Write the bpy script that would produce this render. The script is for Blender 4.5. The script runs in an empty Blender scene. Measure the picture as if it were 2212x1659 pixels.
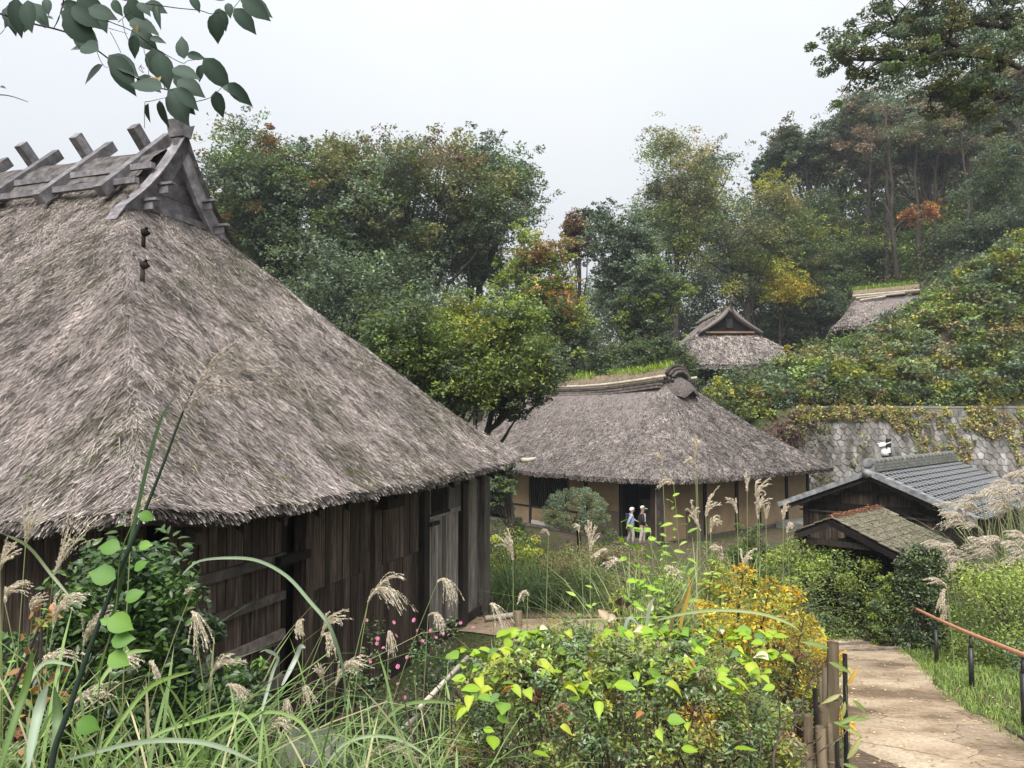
import bpy, math, random
import numpy as np
from mathutils import Vector
random.seed(7)
rng = np.random.default_rng(7)
scene = bpy.context.scene
COL = scene.collection

# ------------------------------------------------------------------ camera, sky, sun, exposure
FPX = 745.0                      # focal length in pixels of a 1024 px wide frame
PITCH = math.atan(36 / FPX)
KD = 1024 / 2212.0
cd = bpy.data.cameras.new('camera'); cam = bpy.data.objects.new('camera', cd); COL.objects.link(cam)
cam.location = (0, 0, 0); cam.rotation_euler = (math.pi / 2 + PITCH, 0, 0)
cd.sensor_width = 36; cd.lens = 36 * FPX / 1024; cd.clip_start = 0.05; cd.clip_end = 1500
scene.camera = cam
SUN_EL, SUN_AZ = math.radians(52), math.radians(-168)
w = bpy.data.worlds.new('World'); scene.world = w; w.use_nodes = True
nt = w.node_tree; nt.nodes.clear()
out = nt.nodes.new('ShaderNodeOutputWorld'); bg = nt.nodes.new('ShaderNodeBackground')
sky = nt.nodes.new('ShaderNodeTexSky'); sky.sky_type = 'NISHITA'; sky.sun_disc = False
sky.sun_elevation = SUN_EL; sky.sun_rotation = SUN_AZ; sky.dust_density = 3.0
sc_ = nt.nodes.new('ShaderNodeVectorMath'); sc_.operation = 'SCALE'; sc_.inputs['Scale'].default_value = 0.10
tc = nt.nodes.new('ShaderNodeTexCoord')
nz = nt.nodes.new('ShaderNodeTexNoise'); nz.inputs['Scale'].default_value = 1.6; nz.inputs['Detail'].default_value = 4
rp = nt.nodes.new('ShaderNodeValToRGB')
rp.color_ramp.elements[0].position = 0.3; rp.color_ramp.elements[0].color = (0.75, 0.785, 0.845, 1)
rp.color_ramp.elements[1].position = 0.7; rp.color_ramp.elements[1].color = (0.87, 0.895, 0.92, 1)
mx = nt.nodes.new('ShaderNodeMix'); mx.data_type = 'RGBA'; mx.inputs[0].default_value = 0.9
nt.links.new(tc.outputs['Generated'], nz.inputs['Vector']); nt.links.new(nz.outputs['Fac'], rp.inputs['Fac'])
nt.links.new(sky.outputs[0], sc_.inputs[0]); nt.links.new(sc_.outputs[0], mx.inputs[6])
nt.links.new(rp.outputs['Color'], mx.inputs[7])
sxyz = nt.nodes.new('ShaderNodeSeparateXYZ'); nt.links.new(tc.outputs['Generated'], sxyz.inputs[0])
gm_ = nt.nodes.new('ShaderNodeMath'); gm_.operation = 'MULTIPLY_ADD'; gm_.use_clamp = False; nt.links.new(sxyz.outputs['Z'], gm_.inputs[0]); gm_.inputs[1].default_value = 0.8; gm_.inputs[2].default_value = 0.86
gs_ = nt.nodes.new('ShaderNodeVectorMath'); gs_.operation = 'SCALE'; nt.links.new(mx.outputs[2], gs_.inputs[0]); nt.links.new(gm_.outputs[0], gs_.inputs['Scale'])
nt.links.new(gs_.outputs[0], bg.inputs['Color']); bg.inputs['Strength'].default_value = 0.262
nt.links.new(bg.outputs[0], out.inputs['Surface'])
sd = bpy.data.lights.new('sun', 'SUN'); sun = bpy.data.objects.new('sun', sd); COL.objects.link(sun)
sd.energy = 1.5; sd.angle = math.radians(42); sd.color = (1.0, 0.97, 0.92)
sun.rotation_euler = (math.pi / 2 - SUN_EL, 0, -SUN_AZ + math.pi * 0); sun.location = (0, 0, 30)
_sv = Vector((math.sin(SUN_AZ) * math.cos(SUN_EL), math.cos(SUN_AZ) * math.cos(SUN_EL), math.sin(SUN_EL)))
sun.rotation_euler = _sv.to_track_quat('Z', 'Y').to_euler()
scene.view_settings.view_transform = 'Standard'; scene.view_settings.look = 'None'
scene.view_settings.exposure = 1.95; scene.view_settings.gamma = 1.0
scene.view_settings.use_curve_mapping = False
scene.cycles.max_bounces = 6; scene.cycles.diffuse_bounces = 3; scene.cycles.glossy_bounces = 2
scene.cycles.transmission_bounces = 3; scene.cycles.transparent_max_bounces = 6

# thin autumn haze filling the valley
hm_ = bpy.data.materials.new('haze_mat'); hm_.use_nodes = True; hn = hm_.node_tree; hn.nodes.clear(); ho = hn.nodes.new('ShaderNodeOutputMaterial'); hv = hn.nodes.new('ShaderNodeVolumePrincipled')
hv.inputs['Color'].default_value = (.86, .91, .97, 1); hv.inputs['Density'].default_value = 0.0006; hv.inputs['Anisotropy'].default_value = .2; hn.links.new(hv.outputs[0], ho.inputs['Volume'])
hme = bpy.data.meshes.new('haze'); _x0, _x1, _y0, _y1, _z0, _z1 = -430, 430, -70, 910, -7, 36
hme.from_pydata([(x, y, z) for z in (_z0, _z1) for x, y in ((_x0, _y0), (_x1, _y0), (_x1, _y1), (_x0, _y1))], [], [(3, 2, 1, 0), (4, 5, 6, 7), (0, 1, 5, 4), (1, 2, 6, 5), (2, 3, 7, 6), (3, 0, 4, 7)])
hme.materials.append(hm_); hz = bpy.data.objects.new('haze', hme); COL.objects.link(hz); hz['kind'] = 'stuff'

# ------------------------------------------------------------------ helpers
def P(X, Y, d):
    """point at world depth d seen at (X, Y) of the 2212x1659 photo grid"""
    px = (X * KD - 512) / FPX; py = (384 - Y * KD) / FPX
    yy = math.cos(PITCH) - math.sin(PITCH) * py; zz = math.sin(PITCH) + math.cos(PITCH) * py
    return np.array([px / yy * d, d, zz / yy * d])
def S(n, d): return n * KD / FPX * d          # size of n photo-grid pixels at depth d
def sm(a, b, x):
    t = np.clip((x - a) / (b - a), 0, 1); return t * t * (3 - 2 * t)
def rgb(r, g, b):
    f = lambda c: (c / 255 / 12.92) if c / 255 <= 0.04045 else ((c / 255 + 0.055) / 1.055) ** 2.4
    return np.array([f(r), f(g), f(b)])
_lat = {}
def vn(x, y, seed=0):
    """smooth lattice noise 0..1"""
    if seed not in _lat: _lat[seed] = np.random.default_rng(seed + 100).random((256, 256))
    L = _lat[seed]; x = np.asarray(x, float); y = np.asarray(y, float)
    xi = np.floor(x).astype(int); yi = np.floor(y).astype(int); fx = x - xi; fy = y - yi
    fx = fx * fx * (3 - 2 * fx); fy = fy * fy * (3 - 2 * fy)
    a = L[xi % 256, yi % 256]; b = L[(xi + 1) % 256, yi % 256]; c = L[xi % 256, (yi + 1) % 256]; e = L[(xi + 1) % 256, (yi + 1) % 256]
    return (a * (1 - fx) + b * fx) * (1 - fy) + (c * (1 - fx) + e * fx) * fy
def fbm(x, y, seed=0, o=3):
    s = 0; a = 0.5; t = 0
    for k in range(o):
        s = s + a * vn(np.asarray(x) * 2 ** k, np.asarray(y) * 2 ** k, seed + k); t += a; a *= .5
    return s / t

ORG = {}
def meshdata(name, V, F, col=None, mat=None, smooth=False):
    V = np.asarray(V, np.float32).reshape(-1, 3); me = bpy.data.meshes.new(name)
    if isinstance(F, np.ndarray):
        k = F.shape[1]; n = len(F)
        me.vertices.add(len(V)); me.vertices.foreach_set('co', V.ravel())
        me.loops.add(n * k); me.loops.foreach_set('vertex_index', F.astype(np.int32).ravel())
        me.polygons.add(n); me.polygons.foreach_set('loop_start', np.arange(0, n * k, k, dtype=np.int32))
        me.update(calc_edges=True)
    else:
        me.from_pydata(V.tolist(), [], F)
    if col is not None:
        col = np.asarray(col, np.float32)
        at = me.color_attributes.new('Col', 'FLOAT_COLOR', 'POINT')
        c4 = np.ones((len(V), 4), np.float32); c4[:, :3] = col
        at.data.foreach_set('color', c4.ravel())
    if mat: me.materials.append(mat)
    if smooth: me.polygons.foreach_set('use_smooth', np.ones(len(me.polygons), bool))
    return me
def obj(name, V, F, mat, parent=None, col=None, smooth=False, kind=None, label=None, base=None):
    V = np.asarray(V, float).reshape(-1, 3)
    if parent is not None: org = ORG[parent.name]
    else: org = np.array(base if base is not None else (V[:, 0].mean(), V[:, 1].mean(), V[:, 2].min()))
    o = bpy.data.objects.new(name, meshdata(name, V - org, F, col, mat, smooth)); COL.objects.link(o)
    if parent is not None: o.parent = parent
    else: o.location = org
    ORG[o.name] = org
    if kind: o['kind'] = kind
    if label: o['label'] = label
    return o
def tag(o, label, cat, group=None):
    o['label'] = label; o['category'] = cat
    if group: o['group'] = group
    return o
def thing(name, base, label, cat, group=None):
    o = bpy.data.objects.new(name, None); COL.objects.link(o); o.empty_display_size = .2
    o.location = [float(v) for v in base]; ORG[o.name] = np.array(base, float)
    return tag(o, label, cat, group)
def inst(name, me, parent, M=None, loc=None, scale=None, rot=None):
    """child sharing mesh data; loc given in world space"""
    o = bpy.data.objects.new(name, me); COL.objects.link(o); o.parent = parent
    if loc is not None: o.location = (np.asarray(loc) - ORG[parent.name]).tolist()
    if rot is not None:
        o.rotation_mode = 'QUATERNION'; o.rotation_quaternion = rot
    if scale is not None: o.scale = scale
    ORG[o.name] = ORG[parent.name]
    return o
class MB:
    def __init__(s): s.V = []; s.F = []; s.C = []; s.col = None
    def add(s, V, F, c=None):
        n = len(s.V); s.V += [tuple(v) for v in V]; s.F += [tuple(i + n for i in f) for f in F]
        if c is not None or s.C:
            s.C += [tuple(c if c is not None else (1, 1, 1))] * len(V)
        return s
    def box(s, c, a, b, h, col=None):
        """c centre, a b h half-extent vectors"""
        c = np.asarray(c, float); a = np.asarray(a, float); b = np.asarray(b, float); h = np.asarray(h, float)
        V = [c + i * a + j * b + k * h for k in (-1, 1) for i, j in ((-1, -1), (1, -1), (1, 1), (-1, 1))]
        return s.add(V, [(3, 2, 1, 0), (4, 5, 6, 7), (0, 1, 5, 4), (1, 2, 6, 5), (2, 3, 7, 6), (3, 0, 4, 7)], col)
    def tube(s, pts, rad, n=6, col=None, cap=True):
        pts = [np.asarray(p, float) for p in pts]; m = len(pts)
        if np.isscalar(rad): rad = [rad] * m
        V = []; F = []
        up = np.array([0.13, 0.21, 0.97])
        for i, p in enumerate(pts):
            t = pts[min(i + 1, m - 1)] - pts[max(i - 1, 0)]; t = t / (np.linalg.norm(t) + 1e-9)
            if abs(t @ up) > .95: up2 = np.array([1., 0.1, 0])
            else: up2 = up
            a = np.cross(t, up2); a /= np.linalg.norm(a); b = np.cross(t, a)
            for k in range(n):
                an = 2 * math.pi * k / n; V.append(p + rad[i] * (math.cos(an) * a + math.sin(an) * b))
        for i in range(m - 1):
            for k in range(n):
                F.append((i * n + k, i * n + (k + 1) % n, (i + 1) * n + (k + 1) % n, (i + 1) * n + k))
        if cap: F.append(tuple(range(n - 1, -1, -1))); F.append(tuple((m - 1) * n + k for k in range(n)))
        return s.add(V, F, col)
    def strip(s, pts, wid, side, col=None):
        pts = [np.asarray(p, float) for p in pts]; side = np.asarray(side, float); m = len(pts); V = []
        for i, p in enumerate(pts):
            V.append(p - side * wid[i] / 2); V.append(p + side * wid[i] / 2)
        return s.add(V, [(2 * i, 2 * i + 1, 2 * i + 3, 2 * i + 2) for i in range(m - 1)], col)
    def out(s, name, mat, parent=None, smooth=False, kind=None, label=None, base=None):
        return obj(name, np.array(s.V), s.F, mat, parent, np.array(s.C) if s.C else None, smooth, kind, label, base)

# ------------------------------------------------------------------ materials
def newmat(name, rough=.8, spec=.3):
    m = bpy.data.materials.new(name); m.use_nodes = True; nt = m.node_tree
    b = nt.nodes['Principled BSDF']; b.inputs['Roughness'].default_value = rough
    b.inputs['Specular IOR Level'].default_value = spec
    return m, nt, b
def N(nt, t, **k):
    n = nt.nodes.new(t)
    for a, v in k.items():
        if a in n.inputs: n.inputs[a].default_value = v
        else: setattr(n, a, v)
    return n
def ramp(nt, src, stops):
    r = nt.nodes.new('ShaderNodeValToRGB'); nt.links.new(src, r.inputs['Fac'])
    e = r.color_ramp.elements
    while len(e) < len(stops): e.new(0.5)
    for i, (p, c) in enumerate(stops): e[i].position = p; e[i].color = (*c, 1)
    return r.outputs['Color']
def bump(nt, b, src, strength, dist):
    bp = N(nt, 'ShaderNodeBump'); bp.inputs['Strength'].default_value = strength; bp.inputs['Distance'].default_value = dist
    nt.links.new(src, bp.inputs['Height']); nt.links.new(bp.outputs[0], b.inputs['Normal'])
def mixc(nt, f, a, b, mode='MIX'):
    m = nt.nodes.new('ShaderNodeMix'); m.data_type = 'RGBA'; m.blend_type = mode
    if hasattr(f, 'links'): nt.links.new(f, m.inputs[0])
    else: m.inputs[0].default_value = f
    for s, i in ((a, 6), (b, 7)):
        if hasattr(s, 'links'): nt.links.new(s, m.inputs[i])
        else: m.inputs[i].default_value = (*s, 1)
    return m.outputs[2]
def geo_pos(nt, sc=(1, 1, 1), rot=(0, 0, 0)):
    g = N(nt, 'ShaderNodeNewGeometry'); mp = N(nt, 'ShaderNodeMapping'); mp.vector_type = 'POINT'
    mp.inputs['Scale'].default_value = sc; mp.inputs['Rotation'].default_value = rot
    nt.links.new(g.outputs['Position'], mp.inputs['Vector']); return mp.outputs[0]
def leafmat(name, rough=.5, spec=.35, trans=.3):
    m, nt, b = newmat(name, rough, spec)
    a = N(nt, 'ShaderNodeAttribute', attribute_name='Col'); nt.links.new(a.outputs['Color'], b.inputs['Base Color'])
    t = N(nt, 'ShaderNodeBsdfTranslucent')
    h = N(nt, 'ShaderNodeHueSaturation'); h.inputs['Saturation'].default_value = 1.15; h.inputs['Value'].default_value = 1.3
    nt.links.new(a.outputs['Color'], h.inputs['Color']); nt.links.new(h.outputs[0], t.inputs['Color'])
    ms = N(nt, 'ShaderNodeMixShader'); ms.inputs[0].default_value = trans
    nt.links.new(b.outputs[0], ms.inputs[1]); nt.links.new(t.outputs[0], ms.inputs[2])
    nt.links.new(ms.outputs[0], nt.nodes['Material Output'].inputs['Surface']); return m
BRL = leafmat('branch_leaf_mat', .6, .2, .12); LEAF = leafmat('leaf_mat'); GLOSS = leafmat('glossy_leaf_mat', .32, .5, .18)
def colmat(name, rough=.9, spec=.1, b_scale=None):
    m, nt, b = newmat(name, rough, spec)
    a = N(nt, 'ShaderNodeAttribute', attribute_name='Col'); nt.links.new(a.outputs['Color'], b.inputs['Base Color'])
    if b_scale:
        n = N(nt, 'ShaderNodeTexNoise', Scale=b_scale, Detail=5.0); nt.links.new(geo_pos(nt), n.inputs['Vector'])
        bump(nt, b, n.outputs['Fac'], .6, .02)
    return m
STRAW = colmat('straw_mat', .75, .25); ROOFT = colmat('roof_tile_mat', .45, .4, 9)
PLAINCOL = colmat('painted_col_mat', .8, .2, 30)
def barkmat(name, c1, c2, sc=6):
    m, nt, b = newmat(name, .95, .1)
    n = N(nt, 'ShaderNodeTexNoise', Scale=sc, Detail=6.0); nt.links.new(geo_pos(nt, (1, 1, .25)), n.inputs['Vector'])
    nt.links.new(ramp(nt, n.outputs['Fac'], [(.3, c1), (.7, c2)]), b.inputs['Base Color']); bump(nt, b, n.outputs['Fac'], .7, .05); return m
BARK = barkmat('bark_mat', (.025, .02, .017), (.085, .07, .06)); BARKL = barkmat('pale_bark_mat', (.08, .07, .06), (.2, .18, .16))
def woodmat(name, dark, mid, light, zs=1.5, xs=28, rough=.85, rand=.5, blotch=.5):
    m, nt, b = newmat(name, rough, .2)
    oi = N(nt, 'ShaderNodeObjectInfo')
    g = N(nt, 'ShaderNodeNewGeometry'); ad = N(nt, 'ShaderNodeVectorMath', operation='MULTIPLY_ADD')
    cmb = N(nt, 'ShaderNodeCombineXYZ'); 
    for i in range(3): nt.links.new(oi.outputs['Random'], cmb.inputs[i])
    nt.links.new(cmb.outputs[0], ad.inputs[0]); ad.inputs[1].default_value = (37, 51, 23); nt.links.new(g.outputs['Position'], ad.inputs[2])
    mp = N(nt, 'ShaderNodeMapping'); mp.inputs['Scale'].default_value = (xs, xs, zs); nt.links.new(ad.outputs[0], mp.inputs['Vector'])
    n = N(nt, 'ShaderNodeTexNoise', Scale=1.0, Detail=7.0, Roughness=.65); nt.links.new(mp.outputs[0], n.inputs['Vector'])
    n2 = N(nt, 'ShaderNodeTexNoise', Scale=1.3, Detail=4.0); nt.links.new(ad.outputs[0], n2.inputs['Vector'])
    c = ramp(nt, n.outputs['Fac'], [(.25, dark), (.5, mid), (.75, light)])
    c2 = ramp(nt, n2.outputs['Fac'], [(.3, (.45, .42, .4)), (.7, (1.35, 1.3, 1.3))])
    c = mixc(nt, blotch, c, c2, 'MULTIPLY')
    mr = N(nt, 'ShaderNodeMapRange'); mr.inputs['To Min'].default_value = 1 - rand; mr.inputs['To Max'].default_value = 1 + rand
    nt.links.new(oi.outputs['Random'], mr.inputs['Value'])
    hs = N(nt, 'ShaderNodeHueSaturation'); nt.links.new(mr.outputs[0], hs.inputs['Value']); nt.links.new(c, hs.inputs['Color'])
    nt.links.new(hs.outputs[0], b.inputs['Base Color']); bump(nt, b, n.outputs['Fac'], .6, .01); return m
BOARD = woodmat('dark_board_mat', (.018, .012, .01), (.066, .046, .036), (.18, .145, .12))
BOARDL = woodmat('pale_board_mat', (.05, .045, .04), (.17, .155, .14), (.36, .34, .3))
TIMBER = woodmat('dark_timber_mat', (.008, .007, .006), (.022, .017, .015), (.05, .042, .038))
BATTEN = woodmat('batten_mat', (.04, .034, .03), (.1, .085, .075), (.2, .175, .16), 6, 6)
GREYW = woodmat('grey_ridge_wood_mat', (.07, .067, .07), (.18, .173, .182), (.34, .33, .34), 5, 5, rand=.25, blotch=.7)
def noisemat(name, stops, sc=4, rough=.9, bs=.4, bd=.02, det=6.0, spec=.15):
    m, nt, b = newmat(name, rough, spec)
    n = N(nt, 'ShaderNodeTexNoise', Scale=sc, Detail=det, Roughness=.6); nt.links.new(geo_pos(nt), n.inputs['Vector'])
    nt.links.new(ramp(nt, n.outputs['Fac'], stops), b.inputs['Base Color']); bump(nt, b, n.outputs['Fac'], bs, bd); return m
PLASTER = noisemat('ochre_plaster_mat', [(.3, (.21, .15, .09)), (.7, (.315, .23, .142))], 1.2, bs=.15)
PLASTERD = noisemat('damp_plaster_mat', [(.3, (.085, .068, .052)), (.7, (.15, .118, .085))], 1.6, bs=.2)
PLASTERW = noisemat('pale_plaster_mat', [(.3, (.42, .4, .35)), (.7, (.52, .5, .44))], 2, bs=.1)
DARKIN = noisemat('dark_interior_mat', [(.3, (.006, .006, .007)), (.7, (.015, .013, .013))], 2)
TILE = noisemat('grey_tile_mat', [(.3, (.1, .1, .105)), (.5, (.2, .205, .21)), (.75, (.36, .365, .37))], 5, .5, .2, .01, spec=.4)
MOSSTHATCH = noisemat('mossy_shingle_mat', [(.3, (.09, .082, .06)), (.55, (.19, .172, .13)), (.75, (.27, .25, .205))], 5, .95, .8, .03)
STONE = noisemat('boulder_mat', [(.3, (.1, .1, .09)), (.7, (.26, .25, .23))], 3)
BAMBOO = woodmat('old_bamboo_mat', (.07, .055, .04), (.19, .15, .1), (.34, .28, .2), 2, 14, .5, .35)
BAMBOOP = woodmat('pale_bamboo_mat', (.25, .22, .18), (.42, .38, .31), (.6, .55, .48), 2, 14, .5, .15)
BLACKM = noisemat('black_paint_mat', [(.3, (.012, .012, .013)), (.7, (.03, .03, .03))], 20, .4, .1, .002, spec=.5)
RAILM = noisemat('salmon_rail_mat', [(.35, (.5, .22, .13)), (.65, (.62, .31, .2))], 9, .55, .1, .003)
WHITEM = noisemat('white_plastic_mat', [(.3, (.7, .7, .7)), (.7, (.8, .8, .8))], 5, .4, 0.05, .001)
SOIL = None
def groundmat():
    m, nt, b = newmat('ground_mat', .95, .1)
    p = geo_pos(nt)
    n1 = N(nt, 'ShaderNodeTexNoise', Scale=.9, Detail=6.0); n2 = N(nt, 'ShaderNodeTexNoise', Scale=14.0, Detail=5.0)
    nt.links.new(p, n1.inputs['Vector']); nt.links.new(p, n2.inputs['Vector'])
    soil = ramp(nt, n2.outputs['Fac'], [(.3, (.05, .037, .027)), (.7, (.15, .115, .085))])
    moss = ramp(nt, n2.outputs['Fac'], [(.3, (.03, .042, .014)), (.7, (.1, .115, .045))])
    f = N(nt, 'ShaderNodeMapRange'); f.inputs['From Min'].default_value = .42; f.inputs['From Max'].default_value = .58
    nt.links.new(n1.outputs['Fac'], f.inputs['Value'])
    nt.links.new(mixc(nt, f.outputs[0], soil, moss), b.inputs['Base Color']); bump(nt, b, n2.outputs['Fac'], .8, .04); return m
def pathmat():
    m, nt, b = newmat('path_mat', .9, .15)
    p = geo_pos(nt, (1, 1, 1))
    nd = N(nt, 'ShaderNodeTexNoise', Scale=1.2, Detail=5.0); nt.links.new(p, nd.inputs['Vector'])
    mm = N(nt, 'ShaderNodeVectorMath', operation='MULTIPLY_ADD'); nt.links.new(nd.outputs['Color'], mm.inputs[0]); mm.inputs[1].default_value = (.9, .9, 0); nt.links.new(p, mm.inputs[2])
    vo = N(nt, 'ShaderNodeTexVoronoi', Scale=.95); vo.feature = 'DISTANCE_TO_EDGE'; nt.links.new(mm.outputs[0], vo.inputs['Vector'])
    vc = N(nt, 'ShaderNodeTexVoronoi', Scale=.95); nt.links.new(mm.outputs[0], vc.inputs['Vector'])
    v2 = N(nt, 'ShaderNodeTexVoronoi', Scale=3.2); v2.feature = 'DISTANCE_TO_EDGE'; nt.links.new(mm.outputs[0], v2.inputs['Vector'])
    n1 = N(nt, 'ShaderNodeTexNoise', Scale=.75, Detail=7.0, Roughness=.62); nt.links.new(p, n1.inputs['Vector'])
    n2 = N(nt, 'ShaderNodeTexNoise', Scale=26.0, Detail=5.0); nt.links.new(p, n2.inputs['Vector'])
    base = ramp(nt, n1.outputs['Fac'], [(.38, (.17, .125, .085)), (.46, (.29, .22, .155)), (.53, (.4, .315, .23)), (.66, (.51, .425, .32))])
    fine = ramp(nt, n2.outputs['Fac'], [(.3, (.72, .7, .68)), (.7, (1.15, 1.14, 1.12))])
    c = mixc(nt, 1.0, base, fine, 'MULTIPLY')
    sep = N(nt, 'ShaderNodeSeparateColor'); nt.links.new(vc.outputs['Color'], sep.inputs[0])
    cell = ramp(nt, sep.outputs[0], [(.2, (.78, .76, .74)), (.8, (1.12, 1.1, 1.06))]); c = mixc(nt, .8, c, cell, 'MULTIPLY')
    cr = ramp(nt, vo.outputs['Distance'], [(0, (.4, .36, .33)), (.012, (1, 1, 1))]); c = mixc(nt, .85, c, cr, 'MULTIPLY')
    cr2 = ramp(nt, v2.outputs['Distance'], [(0, (.5, .46, .42)), (.03, (1, 1, 1))])
    mr = N(nt, 'ShaderNodeMapRange'); mr.inputs['From Min'].default_value = .5; mr.inputs['From Max'].default_value = .6; nt.links.new(nd.outputs['Fac'], mr.inputs['Value'])
    c = mixc(nt, mr.outputs[0], c, mixc(nt, .5, c, cr2, 'MULTIPLY'))
    nt.links.new(c, b.inputs['Base Color'])
    h = mixc(nt, .5, cr, n2.outputs['Fac']); bump(nt, b, h, .6, .025); return m
GROUND = groundmat(); PATHM = pathmat()

# ------------------------------------------------------------------ terrain
PYs = [2.0, 4, 6.6, 8, 10, 13, 16, 17.6]; PLs = [1.9, 2.3, 2.98, 3.5, 4.35, 5.5, 6.35, 6.2]; PRs = [3.9, 4.2, 4.75, 5.15, 5.75, 7.0, 8.1, 9.2]
def pathz(y):
    return np.interp(y, [-30, 0, 15.4, 17, 20, 30, 45, 200], [3.0, -1.75, -4.66, -4.74, -4.82, -5.08, -5.2, -5.2])
BX = [-40, 4, 9, 12, 15, 19, 23, 27, 31, 34, 60, 200]; BZ = [-5, -5, -3.6, -1.9, .1, 2.1, 2.8, 4.6, 8.0, 9.8, 15, 20]
def ground(x, y):
    x = np.asarray(x, float); y = np.asarray(y, float)
    A = pathz(y); L = np.interp(y, PYs, PLs)
    B = -1.7 + (-4.4 + 1.7) * sm(2.2, 8.0, y); B = np.where(y > 17, np.minimum(B, A), B)
    t = sm(-2.8, -.7, x - L)
    g = B * (1 - t) + A * t
    g = g + .03 * (vn(x * .8, y * .8, 3) - .5) * sm(-.3, -1.0, x - L)
    ye = np.maximum(y, 50); xe = x * 50 / ye
    hb = np.interp(xe, BX, BZ)
    hill = np.minimum(hb, .7 + (hb - .7) * sm(45.2, 51, y)) + .42 * np.maximum(0, y - 51) * sm(16, 30, xe)
    hill = hill + .05 * np.maximum(0, y - 50) * (1 - sm(16, 30, xe))
    hill = hill - 4.0 * np.exp(-(((x - 32) / 8) ** 2 + ((y - 66) / 6) ** 2))
    k = sm(36, 45, y) * (1 - sm(13, 17, x)) + (y > 45.25) * sm(13, 17, x)
    k = np.clip(k, 0, 1)
    return g * (1 - k) + hill * k
def gz(x, y): return float(ground(x, y))
xs = np.concatenate([np.linspace(-400, -30, 14), np.arange(-28, -8, 1.0), np.arange(-8, 14, .3), np.arange(14, 50, .8), np.linspace(52, 420, 14)])
ys = np.concatenate([np.linspace(-60, -3, 8), np.arange(-2, 22, .3), np.arange(22, 45, .8), [45.2, 45.3], np.arange(46, 90, 1.0), np.linspace(95, 900, 16)])
XX, YY = np.meshgrid(xs, ys); ZZ = ground(XX, YY)
V = np.stack([XX, YY, ZZ], -1).reshape(-1, 3); nx = len(xs)
ii, jj = np.meshgrid(np.arange(len(ys) - 1), np.arange(nx - 1), indexing='ij'); a = (ii * nx + jj).ravel()
g = obj('ground', V, np.stack([a, a + 1, a + nx + 1, a + nx], 1), GROUND, smooth=True, kind='structure')
# the paved path and the earth clearing in front of the houses
ysp = np.linspace(2.0, 17.6, 90); V = []; F = []
NP = 10
for i, y in enumerate(ysp):
    l = np.interp(y, PYs, PLs) + .09 * (vn(y * 1.3, 2, 5) - .5) + .05 * (vn(y * 4, 2, 6) - .5); r = np.interp(y, PYs, PRs) + .16 * (vn(y * 1.1, 8, 5) - .5)
    for k in range(NP):
        x = l + (r - l) * k / (NP - 1); V.append((x, y, gz(x, y) + .022))
F = [(i * NP + k, i * NP + k + 1, (i + 1) * NP + k + 1, (i + 1) * NP + k) for i in range(len(ysp) - 1) for k in range(NP - 1)]
obj('path', V, F, PATHM, smooth=True, kind='structure')
V = []; F = []
xc = np.linspace(-4.5, 9.0, 60)
for x in xc:
    y0 = 15.2 + .5 * vn(x * .8, 1, 11) + (1.9 if x > 4.5 else 1.9 * sm(2.5, 4.5, x)); y1 = 19.4 + .8 * vn(x * .7, 5, 12)
    for k in range(8):
        y = y0 + (y1 - y0) * k / 7; V.append((x, y, gz(x, y) + .034))
F = [(i * 8 + k, (i + 1) * 8 + k, (i + 1) * 8 + k + 1, i * 8 + k + 1) for i in range(59) for k in range(7)]
DIRT = noisemat('dirt_mat', [(.3, (.19, .13, .085)), (.5, (.31, .225, .155)), (.7, (.4, .31, .22))], 2.2, .95, .5, .02)
obj('dirt_clearing', V, F, DIRT, smooth=True, kind='structure')
V = []; F = []
for i in range(30):
    y = 3.2 + i * .15; l = np.interp(y, PYs, PLs) - .15; w_ = (.95 * (1 - float(sm(5.2, 7.6, y)))) * (.8 + .5 * float(vn(y * 1.7, 3, 21))) + .12
    for k in range(5): x = l + w_ * k / 4; V.append((x, y, gz(x, y) + .028))
SOILM = None
obj('soil_patch', V, [(i * 5 + k, i * 5 + k + 1, (i + 1) * 5 + k + 1, (i + 1) * 5 + k) for i in range(29) for k in range(4)], noisemat('soil_mat', [(.3, (.07, .048, .034)), (.55, (.14, .1, .072)), (.72, (.22, .165, .12))], 9, .95, .9, .03), smooth=True, kind='structure')
mb = MB()
for i in range(2):
    a_ = np.array([6.3 + .12 * i, 14.85 + .75 * i, 0]); b_ = np.array([7.75 + .2 * i, 15.15 + .75 * i, 0]); c = (a_ + b_) / 2; c[2] = gz(c[0], c[1]) + .03
    u = (b_ - a_) / 2; u[2] = 0; n = np.array([-u[1], u[0], 0]); n /= np.linalg.norm(n)
    mb.box(c, u, n * .05, (0, 0, .022))
mb.out('path_edging', BATTEN, kind='structure')
mb = MB()
for i in range(12):
    y0, y1 = 3.0 + i * .42, 3.0 + (i + 1) * .42
    a_ = np.array([np.interp(y0, PYs, PRs) + .03, y0, 0]); b_ = np.array([np.interp(y1, PYs, PRs) + .03, y1, 0]); a_[2] = gz(*a_[:2]) + .02; b_[2] = gz(*b_[:2]) + .02
    u = (b_ - a_) / 2; mb.box((a_ + b_) / 2, u, (.012, 0, 0), (0, 0, .03))
mb.out('path_side_strip', BATTEN, kind='structure')

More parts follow.
